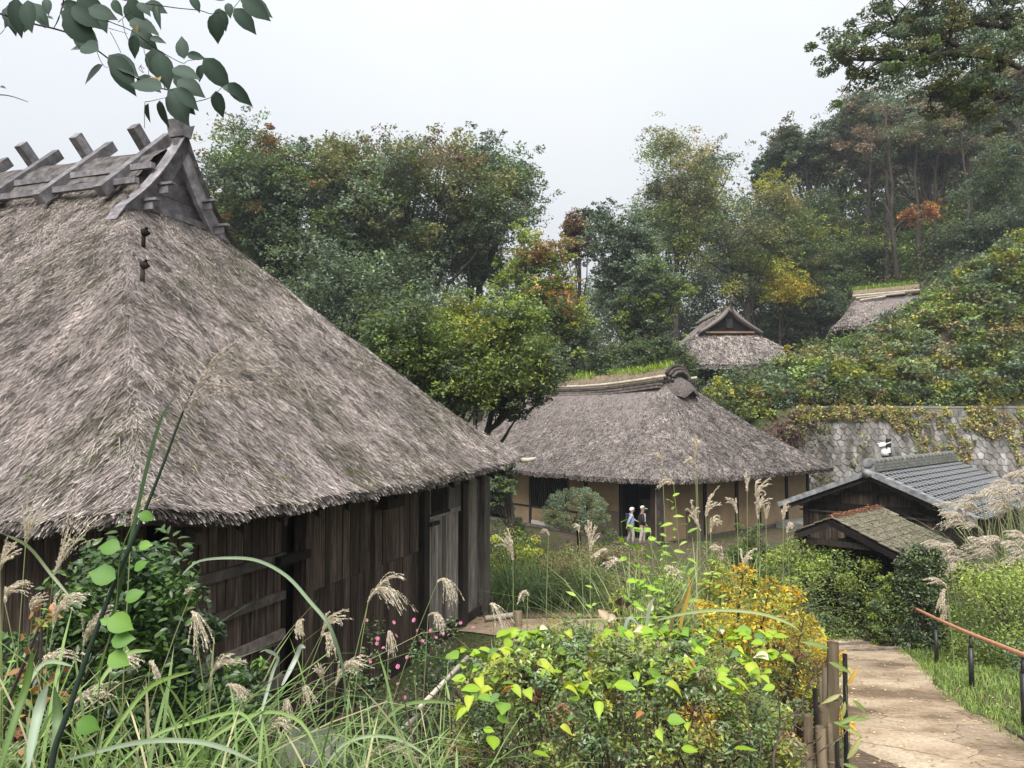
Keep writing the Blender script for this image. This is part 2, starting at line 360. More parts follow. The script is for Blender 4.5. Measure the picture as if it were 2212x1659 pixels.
# ------------------------------------------------------------------ foliage machinery
def unit(v): return v / (np.linalg.norm(v, axis=-1, keepdims=True) + 1e-9)
def leaves(c, L, Wd, col, up=.6, droop=0., fold=.15):
    n = len(c); nr = rng.normal(size=(n, 3)); nr[:, 2] = np.abs(nr[:, 2]) + up; nr = unit(nr)
    dr = rng.normal(size=(n, 3)); dr[:, 2] -= droop; dr = unit(dr - (dr * nr).sum(1, keepdims=True) * nr)
    sd_ = np.cross(nr, dr); L = np.broadcast_to(L, (n,))[:, None] * rng.uniform(.7, 1.25, (n, 1)); Wd = np.broadcast_to(Wd, (n,))[:, None] * rng.uniform(.75, 1.2, (n, 1))
    V = np.empty((n, 4, 3)); V[:, 0] = c - dr * L / 2; V[:, 2] = c + dr * L / 2
    V[:, 1] = c - sd_ * Wd / 2 + nr * Wd * fold; V[:, 3] = c + sd_ * Wd / 2 + nr * Wd * fold
    if np.max(L) >= .15 or np.max(L) < .036:      # far or tiny leaves: one triangle each
        T = np.empty((n, 3, 3)); w_ = sd_ * Wd * .62; T[:, 0] = V[:, 0] - w_ * .8; T[:, 1] = V[:, 0] * .75 + V[:, 2] * .25 + w_; T[:, 2] = V[:, 2] + nr * Wd * .2
        return T.reshape(-1, 3), np.arange(n * 3).reshape(-1, 3), np.repeat(col, 3, 0)
    b = np.arange(n)[:, None] * 4
    F = np.concatenate([b + np.array([[0, 1, 2]]), b + np.array([[0, 2, 3]])], 1).reshape(-1, 3)
    return V.reshape(-1, 3), F, np.repeat(col, 4, 0)
class LB:
    def __init__(s): s.V = []; s.F = []; s.C = []; s.n = 0
    def add(s, V, F, C): s.V.append(V); s.F.append(F + s.n); s.C.append(C); s.n += len(V); return s
    def out(s, name, mat, parent=None, kind=None, base=None, label=None):
        return obj(name, np.concatenate(s.V), np.concatenate(s.F), mat, parent, np.concatenate(s.C), kind=kind, base=base, label=label)
def palette(n, cols, wts=None, jit=.18):
    cols = np.array(cols); i = rng.choice(len(cols), n, p=None if wts is None else np.array(wts) / np.sum(wts))
    return cols[i] * np.exp(rng.normal(0, jit, (n, 1)))
def clump_leaves(cc, rr, nl, ccol, L, Wd, flat=.6, up=.6, droop=0., jit=.2, shell=.35, soft=False):
    """cc clump centres (m,3), rr radii, nl leaves each"""
    m = len(cc); k = np.repeat(np.arange(m), nl); n = len(k)
    d = unit(rng.normal(size=(n, 3))); r = np.abs(rng.normal(.74, .22, (n, 1))) if soft else rng.uniform(shell, 1, (n, 1)) ** .6
    p = cc[k] + d * r * rr[k][:, None] * np.array([1, 1, flat])
    col = ccol[k] * np.exp(rng.normal(0, jit, (n, 1))) * (1 + rng.normal(0, .06, (n, 3)))
    return leaves(p, L, Wd, np.clip(col, .004, .8), up, droop)
DG = np.array([.1, .135, .066]); MG = np.array([.135, .185, .058]); LG = np.array([.25, .31, .07]); YG = np.array([.42, .42, .075])
BG = np.array([.135, .177, .115]); TAN = np.array([.27, .22, .1]); ORG_ = np.array([.36, .2, .08]); YEL = np.array([.42, .32, .04]); BRN = np.array([.22, .165, .11]); OLV = np.array([.2, .2, .085])
def curve(a, b, bend, k=6, jit=0.):
    a = np.asarray(a, float); b = np.asarray(b, float); pts = []
    for i in range(k):
        t = i / (k - 1); p = a * (1 - t) + b * t + np.asarray(bend) * 4 * t * (1 - t)
        if jit and 0 < i < k - 1: p = p + rng.normal(0, jit, 3)
        pts.append(p)
    return pts
def tree(name, label, X, Ytop, Ybot, wd, d, cols, wts, nleaf, leaf=.26, tr=.3, group=None, cat='tree', nc=90, flat=.68, topcols=None, depthf=.75, rc=.17, bark=BARK, base=None, droop=.2, lower=.35, sparse=0, asp=.55, lean=0):
    c0 = P(X, Ytop, d); c1 = P(X, Ybot, d); cx = c0[0]; zt, zb = c0[2], c1[2]; rx = S(wd, d) / 2; rz = (zt - zb) / 2; cz = (zt + zb) / 2
    bx = cx + lean; bz = gz(bx, d) if base is None else base
    root = thing(name, (bx, d, bz - .1), label, cat, group)
    # clump centres: on several sub-crowns so that the outline is uneven
    nc = int(nc * 1.5); nleaf = int(nleaf * 1.6); rc = rc * 1.22; nsub = max(6, nc // 9); sub = []
    for i in range(nsub):
        dv = unit(rng.normal(size=3)); dv[2] = dv[2] * .85 + .1
        dv = dv / max(1, np.linalg.norm(dv)); sub.append(dv * rng.uniform(.35, .8))
    sub = np.array(sub); k = rng.integers(0, nsub, nc)
    cc = sub[k] + unit(rng.normal(size=(nc, 3))) * rng.uniform(.1, .34, (nc, 1))
    cc = cc * np.array([rx, rx * depthf, rz]) * 1.06 + np.array([cx, d, cz])
    rr = rx * rc * rng.uniform(.6, 1.35, nc)
    ccol = palette(nc, cols, wts, .3)
    if topcols is not None:
        h = (cc[:, 2] - zb) / (zt - zb); pr = sm(.45, .95, h); m = rng.random(nc) < pr
        ccol[m] = palette(m.sum(), topcols, None, .15)
    lb = LB(); lb.add(*clump_leaves(cc, rr, max(8, int(nleaf / nc * .62)), ccol, leaf, leaf * asp, flat, .5, droop, soft=True))
    # small outlying sprays that break the outline
    m2 = nc * 4; k2 = rng.integers(0, nc, m2); c2 = cc[k2] + unit(rng.normal(size=(m2, 3))) * (rr[k2] * rng.uniform(.8, 1.9, m2))[:, None] * np.array([1, 1, .8])
    lb.add(*clump_leaves(c2, rr[k2] * .36, max(4, int(nleaf * .38 / m2)), ccol[k2], leaf, leaf * asp, .6, .5, droop, soft=True))
    lb.out('foliage', LEAF, root)
    tb = MB(); top = np.array([cx, d, zb + (zt - zb) * .6]); tp = curve((bx, d, bz - .2), top, (rng.normal(0, .25), 0, 0), 7, .08 * tr / .3)
    tb.tube(tp, [tr * (1.2 - .8 * i / 6) for i in range(7)], 8)
    tb.out('trunk', bark, root, smooth=True)
    lm = MB(); nl_ = max(5, nc // 9); ends = cc[rng.choice(nc, nl_, replace=False)]; nodes = [(p, tr * .4) for p in tp[2:]]
    lpts = []
    for e in ends:
        h = np.clip((e[2] - bz) / (top[2] - bz) * .75, .3, .95) * 6; s0 = tp[int(h)]
        pts = curve(s0, e, (0, 0, -.08 * np.linalg.norm(e - s0) + .0), 6, .12 * rx / 5); lm.tube(pts, [tr * .42 * (1 - .8 * i / 5) for i in range(6)], 5, cap=False); lpts += pts[1:]
    lp = np.array(lpts)
    for e in cc:
        j = np.argmin(((lp - e) ** 2).sum(1)); pts = curve(lp[j], e, rng.normal(0, .1 * rx / 5, 3), 4); lm.tube(pts, [tr * .13, tr * .1, tr * .07, tr * .03], 4, cap=False)
    lm.out('limbs', bark, root, smooth=True)
    return root
def shrub(name, label, X0, X1, Yt, Yb, d, cols, wts, n, leaf, cat='shrub', group=None, mat=None, dep=None, box=0., asp=.5, up=.5, nc=60, topcol=None, rc=.2, twig=True, kindpart=None, flat=.8):
    a, b = P(X0, Yt, d), P(X1, Yb, d); cx = (a[0] + b[0]) / 2; rx = (b[0] - a[0]) / 2; ry = dep if dep else rx * .8
    g0 = min(gz(cx, d), b[2]); g0 = b[2] if b[2] < g0 + .3 else g0; zt = a[2]; H = zt - g0
    root = thing(name, (cx, d, g0), label, cat, group)
    # clumps on a dome (box -> squarer)
    q = unit(rng.normal(size=(nc, 3))); q[:, 2] = np.abs(q[:, 2]) * rng.uniform(0.0, 1.25, nc); e = 2 + box * 6
    nrm = (np.abs(q) ** e).sum(1) ** (1 / e); q = q / nrm[:, None]; q[:, 2] = np.clip(q[:, 2], .05, 1)
    q = q * (rng.uniform(.74, .93, (nc, 1)) if box > .2 else rng.uniform(.6, 1.04, (nc, 1)))
    cc = q * np.array([rx, ry, H * .97]) + np.array([cx, d, g0])
    rr = np.full(nc, min(rx, H) * rc) * rng.uniform(.75, 1.3, nc)
    ccol = palette(nc, cols, wts, .16)
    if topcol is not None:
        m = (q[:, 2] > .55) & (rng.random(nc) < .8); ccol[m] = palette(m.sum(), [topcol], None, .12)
    lb = LB(); lb.add(*clump_leaves(cc, rr, int(n / nc * .7), ccol, leaf, leaf * asp, flat, up, 0))
    # even skin of leaves to close the surface
    n2 = int(n * .3); q = unit(rng.normal(size=(n2, 3))); q[:, 2] = np.abs(q[:, 2]); nrm = (np.abs(q) ** e).sum(1) ** (1 / e); q = q / nrm[:, None] * rng.uniform(.6, .95, (n2, 1))
    j = rng.integers(0, nc, n2); lb.add(*leaves(q * np.array([rx, ry, H * .95]) + np.array([cx, d, g0]), leaf, leaf * asp, ccol[j] * np.exp(rng.normal(0, .2, (n2, 1))), up))
    lb.out('foliage', mat or LEAF, root)
    if twig:
        tb = MB()
        for e_ in cc[::max(1, nc // 26)]:
            s0 = np.array([cx + rng.normal(0, .25) * rx, d + rng.normal(0, .2) * ry, g0 - .03]); tb.tube(curve(s0, e_, rng.normal(0, .06, 3) * H, 5), [.016 * H, .013 * H, .01 * H, .007 * H, .004 * H], 4, cap=False)
        tb.out('stems', BARK, root)
    return root
#@@TREES
# ------------------------------------------------------------------ thatch machinery
STR = np.array([[.45, .39, .365], [.345, .295, .275], [.225, .19, .175], [.07, .058, .05], [.51, .45, .4]])
def straws(p, dr, nr, L, Wd, col, lift=.03, spread=.33):
    n = len(p); sd_ = unit(np.cross(nr, dr)); a = rng.normal(0, spread, (n, 1)); d = unit(dr * np.cos(a) + sd_ * np.sin(a))
    s = np.cross(nr, d); roll = rng.normal(0, .5, (n, 1)); s = s * np.cos(roll) + nr * np.sin(roll)
    L = np.broadcast_to(L, (n,))[:, None] * rng.uniform(.5, 1.4, (n, 1)); Wd = np.broadcast_to(Wd, (n,))[:, None] * rng.uniform(.6, 1.4, (n, 1))
    lf = rng.uniform(-.3, 1, (n, 1)) * lift; b0 = p - d * L / 2 + nr * .004; b1 = p + d * L / 2 + nr * lf
    fl = rng.random((n, 1)) < .5; b0, b1 = np.where(fl, b0, b1), np.where(fl, b1, b0)
    V = np.empty((n, 3, 3)); V[:, 0] = b0 - s * Wd * .72; V[:, 1] = b0 + s * Wd * .72; V[:, 2] = b1
    return V.reshape(-1, 3), np.arange(n * 3).reshape(-1, 3), np.repeat(col, 3, 0)
def straw_cols(n, px, py, moss=None, dk=1.0, base=STR, wts=(.25, .25, .19, .25 , .07)):
    f = fbm(px * 1.7, py * 1.7, 31); f2 = fbm(px * 6, py * 6, 41)
    i = rng.choice(len(base), n, p=np.array(wts) / sum(wts)); c = base[i].copy()
    c *= (0.42 + 1.05 * f[:, None]) * (.5 + .95 * f2[:, None]) * dk
    dark = f2 < .36; m = dark & (rng.random(n) < .55); c[m] = STR[3] * rng.uniform(.6, 1.5, (m.sum(), 1))
    if moss is not None:
        m = rng.random(n) < moss; c[m] = palette(m.sum(), [[.06, .07, .022], [.1, .11, .03], [.05, .05, .03]], None, .25)
    return np.clip(c * np.exp(rng.normal(0, .16, (n, 1))), .01, .8)
class Hip:
    """thatched hip roof with a small gable at the v=va end"""
    def __init__(s, C0, ud, vd, W, L, z0, rise, va, es, k=.18, pw=1.05, up=.22, na=.06, nf=1.6):
        s.C0 = np.array(C0); s.u = np.array(ud); s.v = np.array(vd); s.W = W; s.L = L; s.z0 = z0; s.rise = rise; s.va = va; s.es = es; s.k = k; s.pw = pw; s.up = up; s.na = na; s.nf = nf
    def t(s, u, v):
        a = np.minimum(u, s.W - u); e = np.minimum(v, s.L - v); ee = e * s.es
        h = np.clip(.5 + .5 * (ee - a) / s.k, 0, 1); smn = ee * (1 - h) + a * h - s.k * h * (1 - h)
        return np.where(e < s.va, smn, a), a, ee
    def z(s, u, v, n=True):
        t, a, e = s.t(u, v); t = np.maximum(t, 0)
        z = s.z0 + s.rise * (t / (s.W / 2)) ** s.pw
        dc = np.minimum(np.hypot(u, v), np.hypot(s.W - u, v)); z = z + s.up * np.exp(-dc / .8)
        if n: z = z + s.na * (fbm(u * s.nf, v * s.nf, 61) - .5) * 2 + s.na * .5 * (vn(u * 5, v * 5, 71) - .5)
        return z
    def w(s, u, v, z):
        u = np.asarray(u, float); v = np.asarray(v, float); z = np.broadcast_to(np.asarray(z, float), np.broadcast(u, v).shape)
        return np.stack([s.C0[0] + u * s.u[0] + v * s.v[0], s.C0[1] + u * s.u[1] + v * s.v[1], z], -1)
    def frame(s, u, v):
        e = .12; zu = (s.z(u + e, v, False) - s.z(u - e, v, False)) / (2 * e); zv = (s.z(u, v + e, False) - s.z(u, v - e, False)) / (2 * e)
        du = np.stack([s.u[0] + 0 * zu, s.u[1] + 0 * zu, zu], -1); dv = np.stack([s.v[0] + 0 * zv, s.v[1] + 0 * zv, zv], -1)
        nr = unit(np.cross(du, dv)); nr = nr * np.sign(nr[:, 2:3])
        g = -(du * zu[:, None] + dv * zv[:, None]); return unit(g), nr
    def shell(s, root, mat, thick=.3, nu=70, nv=90, inset=.8):
        us = np.linspace(0, s.W, nu); vs = np.unique(np.concatenate([np.linspace(0, s.L, nv), [s.va - .004, s.va + .004]])); U, Vv = np.meshgrid(us, vs)
        Z = s.z(U, Vv); V = s.w(U, Vv, Z).reshape(-1, 3); nv = len(vs)
        ii, jj = np.meshgrid(np.arange(nv - 1), np.arange(nu - 1), indexing='ij'); a = (ii * nu + jj).ravel(); F = np.stack([a, a + 1, a + nu + 1, a + nu], 1)
        c = STR[2] * (.6 + .6 * fbm(U.ravel() * 3, Vv.ravel() * 3, 9))[:, None]
        o = obj('thatch', V, F, STRAW, root, c, smooth=True)
        # eave edge and underside
        mb = MB(); ring = [(u, 0) for u in us[:-1]] + [(s.W, v) for v in vs[:-1]] + [(u, s.L) for u in us[:0:-1]] + [(0, v) for v in vs[:0:-1]]
        R = np.array(ring); zt = s.z(R[:, 0], R[:, 1]); A = s.w(R[:, 0], R[:, 1], zt)
        ui = np.clip(R[:, 0], .12, s.W - .12); vi = np.clip(R[:, 1], .12, s.L - .12); B = s.w(ui, vi, zt - thick)
        ui = np.clip(R[:, 0], inset, s.W - inset); vi = np.clip(R[:, 1], inset, s.L - inset); Cc = s.w(ui, vi, s.z0 - thick + .25 + 0 * zt)
        n = len(R); VV = np.concatenate([A, B, Cc]); FF = []
        for i in range(n):
            j = (i + 1) % n; FF += [(i, n + i, n + j, j), (n + i, 2 * n + i, 2 * n + j, n + j)]
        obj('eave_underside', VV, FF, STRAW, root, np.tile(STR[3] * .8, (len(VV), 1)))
        return o

# ------------------------------------------------------------------ the near barn
UD = (.317, .948); VD = (-.948, .317); BC = (-3.39, 6.77); BW_, BL = 11.5, 15.0; BG0 = -4.38
H = Hip(BC, UD, VD, BW_, BL, -1.0, 6.0, 5.25, .925)
barn = thing('thatched_barn', (*H.w(5.7, 6, BG0)[:2], BG0), 'large old barn under a shaggy grey thatched roof with crossed ridge timbers, filling the left', 'barn')
H.shell(barn, STRAW, .17)
n = 760000; u = rng.uniform(0, BW_, n); v = rng.uniform(0, 11.5, n) ** 1.0
t, a_, e_ = H.t(u, v); near = u < BW_ / 2; endf = e_ < a_ ; keep = (endf & (v < 5.25)) | near; u = u[keep]; v = v[keep]
# leave out what is far off to the left of the near slope
p = H.w(u, v, H.z(u, v)); keep = p[:, 0] / p[:, 1] > -.8; u = u[keep]; v = v[keep]; p = p[keep]
dr, nr = H.frame(u, v); n = len(u); t, _, _ = H.t(u, v)
swirl = (fbm(u * .8, v * .8, 77) - .5)[:, None] * 1.1 * sm(.4, 2.5, t)[:, None]; sdv = np.cross(nr, dr); dr = unit(dr * np.cos(swirl) + sdv * np.sin(swirl))
ms = np.clip((fbm(u * .9, v * .9, 91) - .5) * 2.6, 0, .45) * ((u > 4) & (v < 5.2)) + .02 + .4 * sm(.55, .66, fbm(u * 1.2, v * 1.2, 95))
L = .135 - .02 * sm(0, 5, t); lift = .032
lb = LB(); lb.add(*straws(p, dr, nr, np.where(t < .25, .16, L), .0052, straw_cols(n, u, v, ms * .6), lift, .3))
# longer loose stalks
k = rng.choice(n, 2500, replace=False); lb.add(*straws(p[k] + nr[k] * .03, dr[k], nr[k], .34, .006, np.tile([.45, .4, .33], (len(k), 1)) * rng.uniform(.4, .9, (len(k), 1)), .05, .45))
# cut straw ends hanging along the two visible eaves
m = 16000; uu = np.where(rng.random(m) < .6, rng.uniform(0, BW_, m), 0.); vv = np.where(uu == 0, rng.uniform(0, 5, m), 0.)
off = rng.uniform(0, .16, m); uu2 = np.where(uu == 0, off, uu); vv2 = np.where(vv == 0, off, vv)
q = H.w(uu2, vv2, H.z(uu, vv, True) - rng.uniform(.0, .1, m)); dr2, nr2 = H.frame(np.clip(uu2, .2, BW_ - .2), np.clip(vv2, .2, 9))
dr2 = unit(dr2 + np.array([0, 0, -.12])); lb.add(*straws(q, dr2, nr2, .13, .009, straw_cols(m, uu, vv, None, .9), .012, .2))
lb.out('loose_straw', STRAW, barn, kind='stuff')
# eave tip pole at the far corner
mb = MB(); tip = H.w(BW_, 0, H.z(np.array(BW_), np.array(0.))); tp0 = P(1120, 993, tip[1] - .2); tp1 = P(1158, 990, tip[1] - .1)
mb.tube([tp0, (tp0 + tp1) / 2 + [0, 0, -.03], tp1], [.06, .06, .035], 6); mb.out('eave_pole', BAMBOOP, barn, smooth=True)
# moss tufts
lb = LB(); mu = rng.uniform(1, 10, 26); mv = rng.uniform(.3, 4.7, 26); t, a_, e_ = H.t(mu, mv); k = e_ < a_
mp = H.w(mu[k], mv[k], H.z(mu[k], mv[k])); lb.add(*clump_leaves(mp, np.full(len(mp), .16), 70, palette(len(mp), [[.06, .075, .02], [.1, .12, .03]]), .05, .012, .3, .2))
lb.out('moss_tufts', LEAF, barn, kind='stuff')
VW = .75
def uX(X, vo=VW):
    r = P(X, 1200, 1.)[0]; return (BC[0] + vo * VD[0] - r * (BC[1] + vo * VD[1])) / (r * UD[1] - UD[0])
def zXY(X, Y, vo=VW):
    uu = uX(X, vo); d = BC[1] + uu * UD[1] + vo * VD[1]; return P(X, Y, d)[2]
ud3 = np.array([*UD, 0]); vd3 = np.array([*VD, 0])
def board(name, u0, u1, z0, z1, vo, th, mat, parent=None, lab=None):
    c = H.w((u0 + u1) / 2, vo, (z0 + z1) / 2); mb = MB()
    mb.box(c, ud3 * (u1 - u0) / 2, vd3 * th / 2, (0, 0, (z1 - z0) / 2))
    return mb.out(name, mat, parent or barn, label=lab)
ZT = -.62
# near long wall and inner dark core
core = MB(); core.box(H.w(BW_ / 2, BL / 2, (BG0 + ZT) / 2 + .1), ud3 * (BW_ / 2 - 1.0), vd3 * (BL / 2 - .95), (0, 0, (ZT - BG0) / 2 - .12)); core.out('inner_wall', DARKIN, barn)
mb = MB()
for i in range(26):
    uu = .9; v0 = .8 + i * .28; mb = MB(); mb.box(H.w(.92, v0 + .13, (BG0 + .25 + ZT) / 2), ud3 * .02, vd3 * .133, (0, 0, (ZT - BG0 - .25) / 2)); mb.out('side_board', BOARD, barn)
def boards(X0, X1, zf0, zf1, wd, vo, mat, name='wall_board'):
    u0, u1 = uX(X0, vo), uX(X1, vo); n = max(1, round((u1 - u0) / wd)); ed = [u0]
    for i in range(n - 1): ed.append(u0 + (u1 - u0) * (i + 1) / n + rng.uniform(-.02, .02))
    ed.append(u1)
    for i in range(n):
        board(name, ed[i] + .006, ed[i + 1] - .006, zf0 + rng.uniform(-.01, .02), zf1, vo + rng.uniform(-.012, .012), .03, mat)
SEAM = zXY(690, 1275)
boards(657, 798, SEAM, ZT, .17, VW, BOARD); boards(657, 798, BG0 + .22, SEAM + .03, .2, VW - .03, BOARD)
board('post', uX(798), uX(812), BG0 + .1, ZT, VW - .03, .14, BOARD)
boards(812, 903, SEAM, ZT, .19, VW, BOARD); boards(812, 903, BG0 + .22, SEAM + .03, .23, VW - .03, BOARD)
for X0, X1 in ((903, 915), (988, 999), (1035, 1047)): board('post', uX(X0), uX(X1), BG0 + .05, ZT, VW - .05, .16, TIMBER if X0 < 1030 else BOARDL)
boards(1000, 1035, BG0 + .15, ZT, .17, VW, BOARDL)
gz1 = zXY(940, 1103)
ug0, ug1 = uX(923), uX(962); zg0, zg1 = zXY(940, 1106), zXY(940, 1055)
boards(915, 988, BG0 + .25, zg0 - .1, .16, VW - .03, BOARDL, 'door_board')
board('door_rail', uX(915), uX(988), zg0 - .1, zg0, VW - .045, .05, BOARDL); board('door_rail', uX(915), uX(988), zg1, ZT, VW - .045, .05, BOARDL)
board('door_stile', uX(915), ug0, zg0, zg1, VW - .045, .05, BOARDL); board('door_stile', ug1, uX(988), zg0, zg1, VW - .045, .05, BOARDL)
gr = board('window_frame', ug0 - .03, ug1 + .03, zg0 - .04, zg0, VW - .08, .04, TIMBER)
for i in range(9):
    uu = ug0 + (ug1 - ug0) * (i + .5) / 9; board('window_bar', uu - .02, uu + .02, zg0, zg1, VW - .03, .03, TIMBER, gr)
board('latch', uX(912), uX(930), zg0 - .2, zg0 - .13, VW - .16, .08, TIMBER)
# doorway and the batten door
board('door_post', uX(640), uX(657), BG0 + .05, ZT, VW - .06, .2, BOARD); board('door_post', uX(606), uX(618, .6), BG0 + .05, ZT, VW - .02, .14, TIMBER)
board('lintel_beam', uX(600, .5), uX(664, .5), zXY(640, 1211, .5), zXY(640, 1193, .5), .5, .12, TIMBER)
board('beam_end', uX(795), uX(835), zXY(815, 1082) - .1, -.85, .5, .2, TIMBER)
DV = .62; ul, ur = uX(360, DV), uX(606, DV)
door = board('batten_door', ul, ur, BG0 + .3, -.9, DV + .03, .02, TIMBER, lab='dark vertical board door with four horizontal battens')
nb = 13
for i in range(nb):
    a0 = ul + (ur - ul) * i / nb; board('door_board', a0 + .008, a0 + (ur - ul) / nb - .008, BG0 + .3, -.95, DV + rng.uniform(-.006, .006), .03, BOARD, door)
for (ya, yb) in ((1216, 1196), (1297, 1279), (1383, 1363), (1482, 1462), (1560, 1532)):
    board('door_batten', ul - .05, ur + .02, zXY(603, ya, DV - .05), zXY(603, yb, DV - .05), DV - .05, .06, BATTEN, door)
board('sill_beam', uX(656, .65), uX(1047, .65), BG0 - .02, BG0 + .2, .78, .2, TIMBER)
board('eave_beam', .5, BW_ - .6, ZT - .25, ZT - .02, .82, .16, TIMBER)
for i in range(14):
    uu = .9 + i * .74; c = H.w(uu, .45, -1.02); mb = MB(); mb.box(c, ud3 * .035, vd3 * .36 + np.array([0, 0, .2]), (0, 0, .05)); mb.out('rafter', TIMBER, barn)
# gable: panel boards, bargeboards, ridge logs, crossed timbers
gz0 = 3.88
gx = thing  # alias kept short
for i in range(3):
    z0 = gz0 - .06 + i * .34; z1 = z0 + .33; mb = MB(); V = []
    hw = lambda z: max(.03, (5.0 - z) / 1.04 * .93)
    vo = 5.1
    for dv in (0, .05):
        for (uu, zz) in ((5.75 - hw(z0), z0), (5.75 + hw(z0), z0), (5.75 + hw(z1), z1), (5.75 - hw(z1), z1)): V.append(H.w(uu, vo + dv, zz))
    mb.add(V, [(0, 1, 2, 3), (7, 6, 5, 4), (0, 4, 5, 1), (1, 5, 6, 2), (2, 6, 7, 3), (3, 7, 4, 0)]); mb.out('gable_board', GREYW, barn)
board('gable_sill', 4.55, 6.95, gz0 - .14, gz0 - .02, 5.0, .12, GREYW)
for sgn in (-1, 1):
    mb = MB(); pts = []; W1 = .34
    for i in range(9):
        f = i / 8; uu = 5.75 + sgn * (.02 + 1.34 * f ** 1.08); zz = 5.33 - 1.72 * f - .13 * math.sin(f * math.pi)
        pts.append((uu, zz))
    Vv = []; m_ = len(pts)
    for (uu, zz), i in zip(pts, range(m_)):
        a0 = pts[max(0, i - 1)]; b0 = pts[min(m_ - 1, i + 1)]; tx, tz = b0[0] - a0[0], b0[1] - a0[1]; l = math.hypot(tx, tz); nx_, nz_ = -tz / l * sgn, tx / l * sgn
        if nz_ > 0: nx_, nz_ = -nx_, -nz_
        wd = W1 * (.75 + .25 * i / 8)
        for dv in (0, .09):
            Vv.append(H.w(uu, 4.86 + dv, zz)); Vv.append(H.w(uu + nx_ * wd, 4.86 + dv, zz + nz_ * wd))
    for i in range(m_ - 1):
        a0 = i * 4; b0 = a0 + 4; mb.F += [(a0, a0 + 1, b0 + 1, b0), (a0 + 2, b0 + 2, b0 + 3, a0 + 3), (a0, b0, b0 + 2, a0 + 2), (a0 + 1, a0 + 3, b0 + 3, b0 + 1)]
    mb.F += [(0, 2, 3, 1), (4 * m_ - 4, 4 * m_ - 3, 4 * m_ - 1, 4 * m_ - 2)]; mb.V = [tuple(v) for v in Vv]
    bb = mb.out('bargeboard', GREYW, barn)
    # thin capping strip over the bargeboard, running a little further down
    cm = MB(); cp = [H.w(uu, 4.9, zz + .03) for uu, zz in pts] + [H.w(pts[-1][0] + sgn * .2, 4.9, pts[-1][1] - .26)]
    cm.strip(cp, [.24] * len(cp), vd3); cm.strip([c + [0, 0, -.035] for c in cp], [.24] * len(cp), vd3); cm.out('bargeboard_cap', GREYW, barn)
    for f in (4, 6):
        uu, zz = pts[f]; pm = MB(); pm.box(H.w(uu + sgn * -.10, 4.75, zz - .1), ud3 * .05, vd3 * .2, (0, 0, .022)); pm.box(H.w(uu - sgn * .1, 4.77, zz - .17), ud3 * .018, vd3 * .12, (0, 0, .1)); pm.out('peg', GREYW, barn)
mb = MB(); V = []
for dv, k_ in ((-.02, 1), (.3, 1)):
    for uu, zz in ((-.11, 5.3), (.11, 5.3), (.2, 5.6), (.1, 5.54), (-.1, 5.54), (-.2, 5.6)): V.append(H.w(5.75 + uu, 4.8 + dv, zz))
mb.add(V, [(0, 1, 2, 3, 4, 5), (11, 10, 9, 8, 7, 6)] + [(i, i + 6, (i + 1) % 6 + 6, (i + 1) % 6) for i in range(6)]); mb.out('ridge_end_block', GREYW, barn)
# ridge bark layer and the long rails
mb = MB(); sec = [(-.75, 4.28), (-.4, 4.75), (-.12, 4.98), (.12, 4.98), (.4, 4.75), (.75, 4.28)]; V = []; F = []
rows = np.linspace(5.15, 13, 30)
for i, vv in enumerate(rows):
    for j, (uu, zz) in enumerate(sec): V.append(H.w(5.75 + uu, vv, zz + .1 + .05 * (vn(vv * 2, j * 3.1, 5) - .5)))
F = [(i * 6 + j, i * 6 + j + 1, (i + 1) * 6 + j + 1, (i + 1) * 6 + j) for i in range(29) for j in range(5)]
obj('ridge_bark', V, F, barkmat('ridge_bark_mat', (.04, .036, .035), (.16, .145, .14), 7), barn)
for off, zz in ((-.62, 4.58), (-.98, 4.2), (.62, 4.58), (.98, 4.2)):
    mb = MB(); mb.box(H.w(5.75 + off, 9.05, zz), ud3 * .05, vd3 * 4.1, (0, 0, .055)); mb.out('ridge_rail', GREYW, barn)
for vv in (5.52, 6.95, 8.38, 9.8, 11.2):
    for sgn, dv in ((1, 0), (-1, .2)):
        c0 = np.array([-1.22, 3.98]) ; c1 = np.array([.34, 5.5])   # (du, z) foot and head
        A = H.w(5.75 + sgn * c0[0], vv + dv, c0[1]); B = H.w(5.75 + sgn * c1[0], vv + dv, c1[1]); t_ = (B - A) / 2; tn = t_ / np.linalg.norm(t_); up_ = np.cross(tn, vd3); up_ = up_ / np.linalg.norm(up_) * np.sign(up_[2] + 1e-9)
        mb = MB(); mb.box((A + B) / 2, t_, vd3 * .085, up_ * .1); mb.out('crossed_timber', GREYW, barn)
# hip pins on the corner ridge
for uu, s_ in ((3.95, .6), (3.2, .9)):
    c = H.w(uu - .0, uu, H.z(np.array(uu), np.array(uu)) + .02); mb = MB(); mb.tube([c + [0, 0, -.05], c + [0, 0, .22]], [.035, .03], 6)
    mb.tube([c + [0, 0, .2], c + [.03, 0, .26], c + [.05, 0, .32]], [.05, .085, .04], 7); mb.out('hip_pin', TIMBER, barn, smooth=True)
